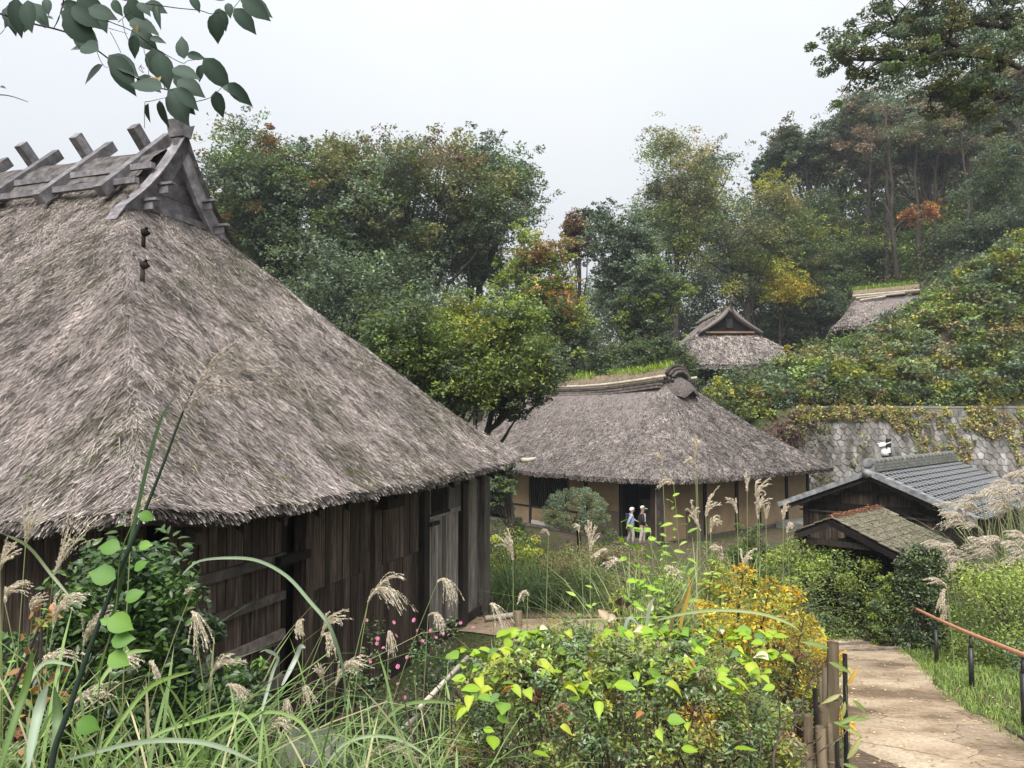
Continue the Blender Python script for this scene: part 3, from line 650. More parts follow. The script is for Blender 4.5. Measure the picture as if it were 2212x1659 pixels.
# foundation stones
def boulder(name, c, r, flat, mat, label, cat, group=None, n1=14, n2=9):
    V = []; F = []
    for i in range(n2):
        th = math.pi * i / (n2 - 1)
        for j in range(n1):
            ph = 2 * math.pi * j / n1; d = np.array([math.sin(th) * math.cos(ph), math.sin(th) * math.sin(ph), math.cos(th)])
            k = .8 + .4 * float(vn(d[0] * 1.6 + c[0] * 5, d[1] * 1.6 + d[2] * 1.3 + 9, 8)); dd = np.sign(d) * np.abs(d) ** .75
            V.append(np.array(c) + dd * k * np.array(r) * [1, 1, flat])
    F = [(i * n1 + j, i * n1 + (j + 1) % n1, (i + 1) * n1 + (j + 1) % n1, (i + 1) * n1 + j) for i in range(n2 - 1) for j in range(n1)]
    o = obj(name, V, [tuple(reversed(f)) for f in F], mat, smooth=True); return tag(o, label, cat, group)
c = P(640, 1592, 10.15); boulder('foundation_stone', c - [0, 0, .14], (.72, .5, .5), .42, STONE, 'large flat grey boulder at the foot of the barn door post', 'stone')
c = P(480, 1640, 8.6); boulder('foundation_stone', c - [0, 0, .1], (.6, .4, .4), .4, STONE, 'mossy low boulder below the left end of the barn door', 'stone')

# ------------------------------------------------------------------ the big farmhouse
def rrect(u0, u1, v0, v1, r, n):
    """rounded rectangle: n points, starting at u0 side, even split per side and corner"""
    pts = []; q = n // 4; a = q // 3
    cs = [((u0 + r[0], v0 + r[0]), math.pi, r[0]), ((u1 - r[1], v0 + r[1]), 1.5 * math.pi, r[1]), ((u1 - r[2], v1 - r[2]), 0, r[2]), ((u0 + r[3], v1 - r[3]), .5 * math.pi, r[3])]
    for i, (c, an, rr) in enumerate(cs):
        arc = [(c[0] + rr * math.cos(an + math.pi / 2 * k / (a - 1)), c[1] + rr * math.sin(an + math.pi / 2 * k / (a - 1))) for k in range(a)]
        c2, an2, r2 = cs[(i + 1) % 4]; nxt = (c2[0] + r2 * math.cos(an2), c2[1] + r2 * math.sin(an2)); last = arc[-1]; m = q - a
        pts += arc + [(last[0] + (nxt[0] - last[0]) * k / (m + 1), last[1] + (nxt[1] - last[1]) * k / (m + 1)) for k in range(1, m + 1)]
    return np.array(pts)
class Loft:
    def __init__(s, C0, ud, vd, W, L, z0, z1, er, crest, cr, nm=96, sag=.1, pw=1.0, cup=None):
        s.C0 = np.array(C0); s.u = np.array(ud); s.v = np.array(vd); s.E = rrect(0, W, 0, L, er, nm); s.R = rrect(*crest, cr, nm); s.z0 = z0; s.z1 = z1; s.n = nm; s.pw = pw; s.sag = sag; s.W = W; s.L = L
    def w(s, u, v, z):
        return np.stack([s.C0[0] + u * s.u[0] + v * s.v[0], s.C0[1] + u * s.u[1] + v * s.v[1], z + 0 * u], -1)
    def pt(s, a, t):
        """a in 0..1 around, t in 0..1 up"""
        x = (a % 1) * s.n; i = np.floor(x).astype(int) % s.n; j = (i + 1) % s.n; f = (x - np.floor(x))[..., None]
        e = s.E[i] * (1 - f) + s.E[j] * f; r = s.R[i] * (1 - f) + s.R[j] * f; tt = t[..., None]; q = e * (1 - tt) + r * tt
        z = s.z0 + (s.z1 - s.z0) * (t ** s.pw - s.sag * np.sin(np.pi * t))
        z = z + .05 * (fbm(q[..., 0] * 1.1, q[..., 1] * 1.1, 15) - .5)
        return s.w(q[..., 0], q[..., 1], z)
    def build(s, root, nstraw, L, Wd, amask, thick=.32, inset=1.0, base=STR, dk=.8):
        nt_ = 22; A, T = np.meshgrid(np.arange(s.n) / s.n, np.linspace(0, 1, nt_)); V = s.pt(A, T).reshape(-1, 3)
        F = [(i * s.n + j, i * s.n + (j + 1) % s.n, (i + 1) * s.n + (j + 1) % s.n, (i + 1) * s.n + j) for i in range(nt_ - 1) for j in range(s.n)]
        F.append(tuple((nt_ - 1) * s.n + j for j in range(s.n)))
        obj('thatch', V, F, STRAW, root, np.tile(STR[2] * .8, (len(V), 1)), smooth=True)
        A0 = V[:s.n]; ctr = A0.mean(0); B = A0 + (ctr - A0) * .012; B[:, 2] -= thick; Cc = A0 + (ctr - A0) * (inset / (s.W / 2)); Cc[:, 2] = s.z0 - thick + .12; n = s.n
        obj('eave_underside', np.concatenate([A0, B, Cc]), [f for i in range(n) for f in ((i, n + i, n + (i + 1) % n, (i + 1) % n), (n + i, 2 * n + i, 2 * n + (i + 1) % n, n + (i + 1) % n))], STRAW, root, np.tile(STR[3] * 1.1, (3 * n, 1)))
        a = rng.uniform(*amask, nstraw); t = 1 - np.sqrt(rng.random(nstraw)) * 1.0; t = np.clip(t + rng.uniform(-.01, .01, nstraw), 0, 1)
        p = s.pt(a, t); e = .004; p2 = s.pt(a + e, t); p3 = s.pt(a, np.clip(t + .02, 0, 1.02)); ta = unit(p2 - p); tt = unit(p3 - p); nr = unit(np.cross(ta, tt)); nr *= np.sign(nr[:, 2:3]); dr = -tt
        q = p[:, :2]; lb = LB(); lb.add(*straws(p, dr, nr, L, Wd, straw_cols(nstraw, q[:, 0], q[:, 1], np.full(nstraw, .02), dk, base), L * .2, .5))
        m = nstraw // 12; a = rng.uniform(*amask, m); p = s.pt(a, np.zeros(m)); p[:, 2] -= rng.uniform(0, thick * .8, m); p2 = s.pt(a, np.full(m, .03)); d = unit(p - p2 + [0, 0, -.1]); sd_ = unit(np.cross(d, [0, 0, 1.])); nr = np.cross(sd_, d)
        lb.add(*straws(p, d, nr, L * .8, Wd, straw_cols(m, p[:, 0], p[:, 1], None, dk * .8, base), .01, .3))
        lb.out('loose_straw', STRAW, root, kind='stuff')
HU = (.77, .638); HV = (-.638, .77); HC = (5.65, 28.5); HW, HLn = 15.6, 19.0; HG = -5.1
fh = Loft(HC, HU, HV, HW, HLn, -2.35, 1.85, (3.0, 3.2, 2.5, 2.5), (5.9, 7.7, 4.6, 14.9), (.25,) * 4, sag=.05)
house = thing('thatched_farmhouse', (*[float(x) for x in fh.w(np.array(6.6), np.array(9.), np.array(0.))[:2]], HG), 'long farmhouse with ochre plaster walls under thatch with grass growing on its ridge', 'farmhouse')
fh.build(house, 130000, .17, .018, (-.27, .42), thick=.2, dk=.68)
hu3 = np.array([*HU, 0]); hv3 = np.array([*HV, 0])
def hw(u, v, z): return np.array([HC[0] + u * HU[0] + v * HV[0], HC[1] + u * HU[1] + v * HV[1], z])
# ridge mound of sod
crestz = 1.55; V = []; F = []; rows = np.linspace(4.5, 15.1, 40); m_ = 12
for i, vv in enumerate(rows):
    for k in range(m_):
        an = math.pi * k / (m_ - 1); r = 1.0; fz = (math.sin(an)) ** .7
        sagz = -.28 * math.sin(math.pi * (vv - 4.5) / 10.6)
        V.append(hw(6.8 - math.cos(an) * 1.05, vv, crestz + .25 + .85 * fz + sagz + .1 * (vn(vv * 2, k, 4) - .5)))
F = [(i * m_ + k, (i + 1) * m_ + k, (i + 1) * m_ + k + 1, i * m_ + k + 1) for i in range(39) for k in range(m_ - 1)] + [tuple(range(m_)), tuple(39 * m_ + k for k in range(m_))]
SOD = noisemat('sod_mat', [(.3, (.1, .075, .055)), (.6, (.22, .175, .12)), (.75, (.2, .19, .09))], 6, .95, .9, .05)
obj('ridge_sod', V, F, SOD, house, smooth=True)
for lay in range(3):
    for side in (-1, 1):
        mb = MB()
        pa = []
        for i in range(9):
            vv = 4.4 + 10.9 * i / 8; sagz = -.28 * math.sin(math.pi * (vv - 4.5) / 10.6); pa.append(hw(6.8 + side * (1.42 - .12 * lay), vv, crestz + .02 + lay * .15 + sagz))
        for i in range(8):
            mb.box((pa[i] + pa[i + 1]) / 2, (pa[i + 1] - pa[i]) / 2, hu3 * .16, (0, 0, .05))
        mb.out('bark_course', BATTEN, house)
for side in (-1, 1):
    mb = MB(); pa = [hw(6.8 + side * 1.22, 4.2 + 11.1 * i / 8, crestz + .52 - .28 * math.sin(math.pi * (4.2 + 11.1 * i / 8 - 4.5) / 10.6)) for i in range(9)]; mb.tube(pa, .07, 7); mb.out('ridge_pole', BAMBOOP, house, smooth=True)
for k, (r, dz) in enumerate(((.95, .4), (.8, .36), (.65, .32))):
    mb = MB(); mb.tube([hw(6.8 - math.cos(a) * r, 4.42 - .1 * k, crestz + dz + math.sin(a) * r * .72) for a in np.linspace(0, math.pi, 15)], .085, 6); mb.out('ridge_end_roll', BATTEN, house, smooth=True)
V = []; F = []
for i, (vv, r, zz) in enumerate(((4.55, .95, crestz - .2), (4.0, .82, crestz - .35), (3.55, .55, crestz - .5), (3.5, .05, crestz - .2))):
    for k in range(10):
        an = math.pi * k / 9; V.append(hw(6.8 - math.cos(an) * r, vv, zz + .9 * math.sin(an) * r))
F = [(i * 10 + k, i * 10 + k + 1, (i + 1) * 10 + k + 1, (i + 1) * 10 + k) for i in range(3) for k in range(9)]
obj('ridge_end_thatch', V, F, noisemat('cut_thatch_mat', [(.35, (.03, .026, .024)), (.65, (.22, .19, .17))], 22, .95, 1., .05), house, smooth=True)
def blades(mb_unused, pts, hgt, wd, cols, lean=.5, nseg=3, n3=None):
    """bent grass blades as strips; pts (n,3)"""
    n = len(pts); an = rng.uniform(0, 2 * math.pi, n); d = np.stack([np.cos(an), np.sin(an), 0 * an], 1); sd_ = np.stack([-np.sin(an), np.cos(an), 0 * an], 1)
    h = hgt * rng.uniform(.5, 1.25, n); ln = lean * rng.uniform(.2, 1.4, n); V = np.empty((n, 2 * nseg + 1, 3))
    for k in range(nseg):
        f = k / nseg; c = pts + d * (h * ln * f * f)[:, None] + np.array([0, 0, 1.]) * (h * (f - .35 * ln * f * f))[:, None]; wk = wd * (1 - .25 * f)
        V[:, 2 * k] = c - sd_ * wk / 2; V[:, 2 * k + 1] = c + sd_ * wk / 2
    V[:, 2 * nseg] = pts + d * (h * ln)[:, None] + np.array([0, 0, 1.]) * (h * (1 - .35 * ln - .25 * np.clip(ln - .6, 0, 1)))[:, None]
    b = np.arange(n)[:, None] * (2 * nseg + 1); tr = []
    for k in range(nseg - 1): tr += [[2 * k, 2 * k + 1, 2 * k + 3], [2 * k, 2 * k + 3, 2 * k + 2]]
    tr += [[2 * nseg - 2, 2 * nseg - 1, 2 * nseg]]
    F = np.concatenate([b + np.array([q]) for q in tr], 1).reshape(-1, 3)
    return V.reshape(-1, 3), F, np.repeat(cols, 2 * nseg + 1, 0)
lb = LB(); n = 2600; vv = rng.uniform(4.6, 15, n); uu = rng.uniform(6.0, 7.6, n); sg = crestz + .98 - .28 * np.sin(math.pi * (vv - 4.5) / 10.6)
pp = np.stack([hw(a, b, c) for a, b, c in zip(uu, vv, sg - .25 * np.abs(uu - 6.8))])
cl = palette(n, [[.3, .24, .15], [.24, .2, .11]], None, .2); gm = (vn(vv * 1.1, uu, 9) > np.where(vv < 9.6, .3, .55)); cl[gm] = palette(gm.sum(), [[.28, .36, .06], [.2, .3, .05]], None, .2)
lb.add(*blades(None, pp[~gm], .28, .02, cl[~gm], .8)); lb.add(*blades(None, pp[gm], .58, .032, cl[gm], .8)); lb.out('ridge_grass', LEAF, house, kind='stuff')
# walls: long front (u = 1.15) and end (v = 1.2)
WU, WV = 1.35, 1.45; WT = -2.3
HP = lambda X, Y=1100: P(X, Y, 1.)[0]
def vX(X, uo=WU):
    r = HP(X); x0 = HC[0] + uo * HU[0]; y0 = HC[1] + uo * HU[1]; return (x0 - r * y0) / (r * HV[1] - HV[0])
def uX2(X, vo=WV):
    r = HP(X); x0 = HC[0] + vo * HV[0]; y0 = HC[1] + vo * HV[1]; return (x0 - r * y0) / (r * HU[1] - HU[0])
def fbox(name, v0, v1, z0, z1, mat, uo=WU, th=.1, parent=None, lab=None):
    mb = MB(); mb.box(hw(uo, (v0 + v1) / 2, (z0 + z1) / 2), hu3 * th / 2, hv3 * (v1 - v0) / 2, (0, 0, (z1 - z0) / 2)); return mb.out(name, mat, parent or house, label=lab)
def ebox(name, u0, u1, z0, z1, mat, vo=WV, th=.1, parent=None):
    mb = MB(); mb.box(hw((u0 + u1) / 2, vo, (z0 + z1) / 2), hu3 * (u1 - u0) / 2, hv3 * th / 2, (0, 0, (z1 - z0) / 2)); return mb.out(name, mat, parent or house)
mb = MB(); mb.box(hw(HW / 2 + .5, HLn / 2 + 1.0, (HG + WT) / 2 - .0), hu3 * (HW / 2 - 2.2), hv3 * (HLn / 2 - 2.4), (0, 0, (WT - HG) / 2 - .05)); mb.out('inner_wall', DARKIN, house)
zq = lambda X, Y, uo=WU: P(X, Y, (HC[1] + uo * HU[1] + vX(X, uo) * HV[1]))[2]
vc = WV
segs = [(1436, 1500, PLASTER)]
# front posts and panels, right to left
vd1, vd0 = vX(1345), vX(1425)     # doorway
zd = zq(1385, 1052)
fbox('wall_panel', vc, vd0 - .1, HG + .1, WT, PLASTER); fbox('post', vd0 - .12, vd0 + .08, HG, WT, BATTEN, th=.2); fbox('post', vd1 - .1, vd1 + .12, HG, WT, TIMBER, th=.2)
fbox('door_head', vd0, vd1, zd, zd + .18, TIMBER, th=.16); fbox('wall_panel', vd0, vd1, zd + .18, WT, PLASTER)
fbox('threshold', vd0, vd1, HG, HG + .18, BATTEN, th=.3)
fbox('inner_screen', vX(1408, 2.1), vX(1382, 2.1), HG + .2, zq(1395, 1084), PLASTERD, uo=2.15, th=.04)
vp = vX(1268); vwl, vwr = vX(1150), vX(1228); zs = zq(1200, 1098)
fbox('post', vp - .09, vp + .09, HG, WT, TIMBER, th=.2)
zm = zq(1300, 1100)
fbox('wall_panel', vd1 + .12, vp - .09, zm, WT, PLASTER); fbox('wall_panel', vd1 + .12, vp - .09, HG + .1, zm, PLASTERD, uo=WU - .015)
fbox('post', vwr - .06, vwr + .04, zs, WT, TIMBER, th=.16)
fbox('wall_panel', vp + .09, vwr - .06, zs, WT, PLASTER); fbox('wall_panel', vp + .09, vX(1150), HG + .1, zs - .08, PLASTER)
fbox('wall_panel', vX(1250), vX(1150), HG + .12, zq(1200, 1130), PLASTERW, uo=WU - .06, th=.04)
fbox('wall_rail', vp, vX(1050), zs - .08, zs, TIMBER, th=.16)
fbox('head_rail', vp, vX(1050), WT - .2, WT - .08, TIMBER, th=.16)
wf = fbox('window_frame', vwr, vwl, zs, WT - .18, DARKIN, uo=WU + .1, th=.04, lab='dark lattice window')
nbar = 18
for i in range(nbar):
    a0 = vwr + (vwl - vwr) * (i + .5) / nbar; fbox('lattice_bar', a0 - .035, a0 + .035, zs, WT - .2, TIMBER, uo=WU - .01, th=.05, parent=wf)
fbox('post', vwl, vwl + .14, HG, WT, TIMBER, th=.2); va2 = vX(1108)
fbox('wall_panel', vwl + .14, va2, zs, WT, PLASTER); fbox('wall_panel', vX(1150), va2, HG + .1, zs - .08, PLASTER)
fbox('post', va2, va2 + .16, HG, WT, TIMBER, th=.2)
fbox('shutter', va2 + .16, vX(1085), HG + .3, WT - .2, TIMBER, th=.06); fbox('shutter', vX(1085) + .03, vX(1060), HG + .3, WT - .2, DARKIN, th=.06); fbox('wall_panel', vX(1060), 17.4, HG + .1, WT, BOARD)
fbox('sill_beam', vd1, 17.4, HG, HG + .12, BATTEN, uo=WU - .1, th=.2)
# end wall
ups = [WU] + [uX2(x) for x in (1520, 1589, 1638, 1697, 1743)]
for i, uu in enumerate(ups): ebox('post', uu - .1, uu + .1, HG, WT, TIMBER if i < 6 else BATTEN, th=.2)
for i in range(5): ebox('wall_panel', ups[i] + .1, ups[i + 1] - .1, HG + .12, WT, PLASTER, th=.08)
ebox('wall_panel', ups[1] - 1.3, ups[1] - .1, HG + .13, zm, PLASTERD, vo=WV - .05, th=.03)
ebox('sill_beam', WU, ups[5], HG, HG + .12, BATTEN, vo=WV - .05, th=.2)
def porch(vv): pass
mb = MB(); mb.box(hw(ups[4] + .6, WV - 1.0, HG + .12), hu3 * 1.9, hv3 * .75, (0, 0, .16)); o = mb.out('stone_step', STONE); tag(o, 'flat pale stone terrace at the right end of the farmhouse', 'step')

# ------------------------------------------------------------------ the hip-and-gable house beyond, facing the camera
c = P(1602, 787, 55); C3 = (c[0] - 5.75, 55.0)
H3 = Hip(C3, (1, 0.0), (0.0, 1), 11.5, 14, c[2], 4.6, 3.2, 1.1, k=.3, pw=1.08, up=.1, na=.05)
G3 = c[2] - 2.6
h3 = thing('thatched_house', (c[0], 60, G3), 'thatched house beyond with a dark triangular gable opening facing forward', 'house')
H3.shell(h3, STRAW, .35, 50, 60)
n = 36000; u = rng.uniform(0, 11.5, n); v = rng.uniform(0, 6, n); t, a_, e_ = H3.t(u, v); keep = (v < 3.2) | (u < 6.5) | (u > 5); u = u[keep]; v = v[keep]; n = len(u)
p = H3.w(u, v, H3.z(u, v)); dr, nr = H3.frame(u, v); lb = LB(); lb.add(*straws(p, dr, nr, .3, .035, straw_cols(n, u, v, None, .95), .05, .5))
m = 3000; uu = rng.uniform(0, 11.5, m); q = H3.w(uu, 0 * uu + .03, H3.z(uu, 0 * uu) - rng.uniform(0, .3, m)); lb.add(*straws(q, np.tile([0, -.4, -1.], (m, 1)), np.tile([0, -1., .1], (m, 1)), .2, .035, straw_cols(m, uu, uu, None, .7), .02, .3)); lb.out('loose_straw', STRAW, h3, kind='stuff')
uc = 5.75; zb = float(H3.z(np.array(uc), np.array(3.15), False)); za = c[2] + 4.6
# curved thatched flares either side of the gable opening
for sgn in (-1, 1):
    mb = MB(); V = []; F = []
    for i in range(9):
        f = i / 8; uu = uc + sgn * (.15 + 2.3 * f ** 1.25); zz = za + .15 - (za - zb + .1) * f ** .85
        for dv, dz in ((2.45 - .1 * f, -.0), (3.4, .12), (3.4, -.45), (2.55, -.42 + .2 * f)): V.append(H3.w(uu, dv, zz + dz * (1 - .45 * f)))
    F = [(i * 4 + k, i * 4 + (k + 1) % 4, (i + 1) * 4 + (k + 1) % 4, (i + 1) * 4 + k) for i in range(8) for k in range(4)] + [(0, 1, 2, 3), (32, 35, 34, 33)]
    obj('gable_thatch', V, F, STRAW, h3, np.tile(STR[1] * .62, (len(V), 1)) * rng.uniform(.85, 1.1, (len(V), 1)), smooth=True)
V = [H3.w(uc - 1.8, 3.0, zb + .02), H3.w(uc + 1.8, 3.0, zb + .02), H3.w(uc, 3.0, za - .1), H3.w(uc - 1.8, 3.2, zb + .02), H3.w(uc + 1.8, 3.2, zb + .02), H3.w(uc, 3.2, za - .1)]
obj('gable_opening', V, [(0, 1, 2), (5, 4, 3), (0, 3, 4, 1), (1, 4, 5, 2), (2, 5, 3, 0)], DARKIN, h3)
mb = MB(); mb.box(H3.w(uc, 2.85, zb + .05), (1.9, 0, 0), (0, .15, 0), (0, 0, .07)); mb.out('gable_sill', woodmat('red_brown_wood_mat', (.1, .06, .04), (.18, .11, .07), (.25, .16, .1)), h3)
mb = MB(); mb.box(H3.w(uc, 2.95, zb + .75), (.25, 0, 0), (0, .04, 0), (0, 0, .35)); mb.out('gable_vent', TIMBER, h3)
for k in range(3):
    mb = MB(); a0 = H3.w(uc - .3 - .0, 2.6 + k * .0, za + .1); b0 = H3.w(uc - 2.6, 6.5 - k * 1.2, za - 2.2 - k * .2); mb.tube([H3.w(uc - .5 - k * .25, 3 + k * .2, za + .12 - k * .25), H3.w(uc - .5 - k * .3, 9, za + .12 - k * .25)], .07, 6); mb.out('ridge_pole', BAMBOOP, h3)
mb = MB(); mb.tube([H3.w(uc - .3, 2.5, za + .15), H3.w(uc + .15, 2.5, za + .55), H3.w(uc + .3, 2.5, za + .95)], [.08, .1, .05], 6); mb.tube([H3.w(uc + .5, 2.5, za + .1), H3.w(uc - .1, 2.5, za + .6)], [.1, .08], 6); mb.out('ridge_horn', BARK, h3, smooth=True)
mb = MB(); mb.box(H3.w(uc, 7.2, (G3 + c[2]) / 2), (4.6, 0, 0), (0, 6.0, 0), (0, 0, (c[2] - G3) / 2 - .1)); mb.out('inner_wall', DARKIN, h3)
for k, uu in enumerate((1.2, 3.2, 5.2, 6.4, 8.0, 10.2)):
    mb = MB(); mb.box(H3.w(uu, 1.1, (G3 + c[2]) / 2), (.09, 0, 0), (0, .09, 0), (0, 0, (c[2] - G3) / 2 - .05)); mb.out('post', BATTEN, h3)
for a0, b0 in ((6.5, 7.9), (8.1, 10.1)):
    mb = MB(); mb.box(H3.w((a0 + b0) / 2, 1.15, (G3 + c[2]) / 2), ((b0 - a0) / 2, 0, 0), (0, .05, 0), (0, 0, (c[2] - G3) / 2 - .1)); mb.out('wall_panel', PLASTERD, h3)

# ------------------------------------------------------------------ the thatched house up on the right
d4 = 62; c = P(1797, 708, d4); r0 = P(1850, 648, d4 + 4); 
f4 = Loft((c[0], d4), (.94, -.35), (.35, .94), 15, 10, c[2] + .1, r0[2], (1.2, 1.2, 1.2, 1.2), (2.1, 12.9, 4.2, 5.8), (.25,) * 4, sag=.10)
h4 = thing('thatched_house', (c[0] + 6, d4 + 5, c[2] - 2.4), 'far thatched hillside house half hidden by bushes, bright grass on its ridge', 'house')
f4.build(h4, 34000, .28, .03, (-.3, .5), base=STR, dk=.9)
def w4(u, v, z): return np.array([c[0] + u * .94 + v * .35, d4 - u * .35 + v * .94, z])
mb = MB(); V = []; F = []
for i in range(24):
    uu = 2.0 + 5.2 * i / 23 * 1.0
    for k in range(8): an = math.pi * k / 7; V.append(w4(uu, 5 - math.cos(an) * .95, r0[2] - .1 + .95 * math.sin(an) ** .7 + .012 * i))
F = [(i * 8 + k, i * 8 + k + 1, (i + 1) * 8 + k + 1, (i + 1) * 8 + k) for i in range(23) for k in range(7)] + [tuple(range(7, -1, -1)), tuple(23 * 8 + k for k in range(8))]
obj('ridge_sod', V, F, SOD, h4, smooth=True)
for k in range(3):
    mb = MB(); mb.tube([w4(1.9 + .3 * k, 5 - 1.1 - .12 * k, r0[2] + .2 - .22 * k), w4(7.5 - 1.5 * k, 5 - 1.1 - .12 * k, r0[2] + .42 - .22 * k)], .075, 6); mb.out('ridge_pole', BAMBOOP, h4)
mb = MB(); mb.box(w4(7.3, 3.9, r0[2] + .7), (.12, 0, 0), (0, .1, 0), (0, 0, .38)); mb.out('ridge_end_board', BATTEN, h4)
n = 900; uu = rng.uniform(1.9, 7.2, n); pp = np.stack([w4(a, 5 + rng.uniform(-.5, .5), r0[2] + .75 + .05 * (a - 2)) for a in uu]); lb = LB(); lb.add(*blades(None, pp, .5, .05, palette(n, [[.25, .36, .06], [.2, .3, .05]]), .8)); lb.out('ridge_grass', LEAF, h4, kind='stuff')
mb = MB(); mb.box(w4(7.5, 5, c[2] - 1.2), np.array([.94, -.35, 0]) * 6.3, np.array([.35, .94, 0]) * 3.9, (0, 0, 1.25)); mb.out('inner_wall', DARKIN, h4)
for uu in (1.3, 3.2, 5.2): mb = MB(); mb.box(w4(uu, .95, c[2] - 1.2), (.09, 0, 0), (0, .09, 0), (0, 0, 1.2)); mb.out('post', BATTEN, h4)
# a third far roof edge at the right border of the picture
c5 = P(2262, 600, 66); f5 = Loft((c5[0] - 2.2, 66), (1, 0), (0, 1), 9, 8, c5[2], c5[2] + 3.0, (.8,) * 4, (3.5, 5.5, 3.5, 4.5), (.2,) * 4, sag=.1)
h5 = thing('thatched_house', (c5[0] + 2, 70, c5[2] - 2), 'sliver of a far grey thatched roof at the right edge of the picture', 'house'); f5.build(h5, 5000, .3, .04, (0, .5))
mb = MB(); mb.box((c5[0] + 2.3, 70, c5[2] - 1), (3, 0, 0), (0, 2.8, 0), (0, 0, 1)); mb.out('inner_wall', DARKIN, h5)

# ------------------------------------------------------------------ the stone retaining wall
rw = thing('retaining_wall', (24, 45, -5), 'high grey stone retaining wall with creeper hanging over it, behind the tiled shed', 'wall')
WX0, WX1, WZ0, WZ1, WY, BAT = 17.2, 35.5, -5.2, .72, 44.3, .14
def wpt(x, z, pr=0): return np.array([x, WY + (z - WZ0) * BAT - pr + .0, z])
mb = MB(); mb.add([wpt(WX0, WZ0), wpt(WX1, WZ0), wpt(WX1, WZ1), wpt(WX0, WZ1), [WX0, 46, WZ0], [WX1, 46, WZ0], [WX1, 46, WZ1], [WX0, 46, WZ1]], [(0, 1, 2, 3), (3, 2, 6, 7), (0, 3, 7, 4), (1, 5, 6, 2)])
mb.out('mortar_core', noisemat('mortar_mat', [(.3, (.1, .095, .085)), (.7, (.2, .19, .175))], 3), rw)
mb = MB(); mb.box(((WX0 + WX1) / 2, 45.45, WZ1 + .06), ((WX1 - WX0) / 2, 0, 0), (0, .35, 0), (0, 0, .06)); mb.out('coping', noisemat('coping_mat', [(.3, (.14, .135, .12)), (.7, (.28, .27, .25))], 3), rw)
WST = []
def wallstone(i):
    m, nt, b = newmat('wall_stone_mat', .95, .1); oi = N(nt, 'ShaderNodeObjectInfo'); n = N(nt, 'ShaderNodeTexNoise', Scale=2.2, Detail=6.0); nt.links.new(geo_pos(nt, (1, 1, .35)), n.inputs['Vector'])
    n2 = N(nt, 'ShaderNodeTexNoise', Scale=.55, Detail=7.0, Roughness=.7); nt.links.new(geo_pos(nt, (1.8, 1, .35)), n2.inputs['Vector'])
    c = ramp(nt, n.outputs['Fac'], [(.3, (.1, .095, .088)), (.55, (.22, .21, .2)), (.78, (.4, .395, .38))]); c2 = ramp(nt, n2.outputs['Fac'], [(.4, (.36, .31, .26)), (.5, (.85, .83, .8)), (.62, (1.2, 1.2, 1.2))])
    c = mixc(nt, .85, c, c2, 'MULTIPLY'); mr = N(nt, 'ShaderNodeMapRange'); mr.inputs['To Min'].default_value = .75; mr.inputs['To Max'].default_value = 1.25; nt.links.new(oi.outputs['Random'], mr.inputs['Value'])
    hs = N(nt, 'ShaderNodeHueSaturation'); nt.links.new(mr.outputs[0], hs.inputs['Value']); nt.links.new(c, hs.inputs['Color']); nt.links.new(hs.outputs[0], b.inputs['Base Color']); bump(nt, b, n.outputs['Fac'], .5, .04); return m
WSM = wallstone(0)
cell = .46; nxs = int((WX1 - WX0) / cell); nzs = int((WZ1 - WZ0) / (cell * .78)); stones = []
for j in range(nzs):
    for i in range(nxs):
        x = WX0 + (i + .5 + .5 * (j % 2)) * cell; z = WZ0 + (j + .5) * cell * .78
        if x > WX1 - .2: continue
        # irregular rhombic stones laid on the diagonal
        ang = [90, 30, -30, -90, -150, 150]; pts = []
        for q, a_ in enumerate(ang):
            vx = x + .5 * cell * 1.04 * math.cos(math.radians(a_)) ; vz = z + .5 * cell * (1.04 if abs(a_) == 90 else .96) * math.sin(math.radians(a_))
            kx, kz = round(vx * 5.3), round(vz * 7.1); h = math.sin(kx * 12.9898 + kz * 78.233) * 43758.5453; h -= math.floor(h); h2 = math.sin(kx * 39.3 + kz * 11.1) * 24634.6; h2 -= math.floor(h2)
            pts.append((vx + (h - .5) * .15, vz + (h2 - .5) * .15))
        stones.append((x, z, pts))
stones.sort(key=lambda s: (-(s[1] > -3.4), abs(s[0] - 22)))
stuff = MB()
for k, (x, z, pts) in enumerate(stones):
    pr = rng.uniform(.02, .06); cx, cz = np.mean([p[0] for p in pts]), np.mean([p[1] for p in pts]); V = []
    for p in pts: V.append(wpt(cx + (p[0] - cx) * .985, min(cz + (p[1] - cz) * .985, WZ1), 0))
    for p in pts: V.append(wpt(cx + (p[0] - cx) * .91, min(cz + (p[1] - cz) * .91, WZ1), pr + rng.uniform(-.01, .02)))
    F = [tuple(range(11, 5, -1))] + [(i, 6 + i, 6 + (i + 1) % 6, (i + 1) % 6) for i in range(6)]
    if k < 290: obj('stone', V, F, WSM, rw)
    else: stuff.add(V, F)
stuff.out('stones', WSM, rw, kind='stuff')
# ------------------------------------------------------------------ tiled shed
from mathutils import Matrix
R3 = np.array([.707, .707, 0]); W3 = np.array([.707, -.707, 0]); A3 = np.array([*P(1877, 1012, 22)[:2], P(1877, 1022, 22)[2]])
SL = math.radians(22.5); HWD = 2.72; SG = -5.0; LEN = 8.6
shed = thing('tiled_shed', (*(A3 + R3 * 4)[:2], SG), 'dark board shed with a grey tiled gable roof below the stone wall', 'shed')
DN = W3 * math.cos(SL) + np.array([0, 0, -math.sin(SL)]); UPN = np.cross(R3, DN); UPN = UPN * np.sign(UPN[2])
DNL = -W3 * math.cos(SL) + np.array([0, 0, -math.sin(SL)]); UPL = -W3 * -math.sin(SL) * -1 + np.array([0, 0, math.cos(SL)]); UPL = unit(np.cross(DNL, R3)); UPL = UPL * np.sign(UPL[2])
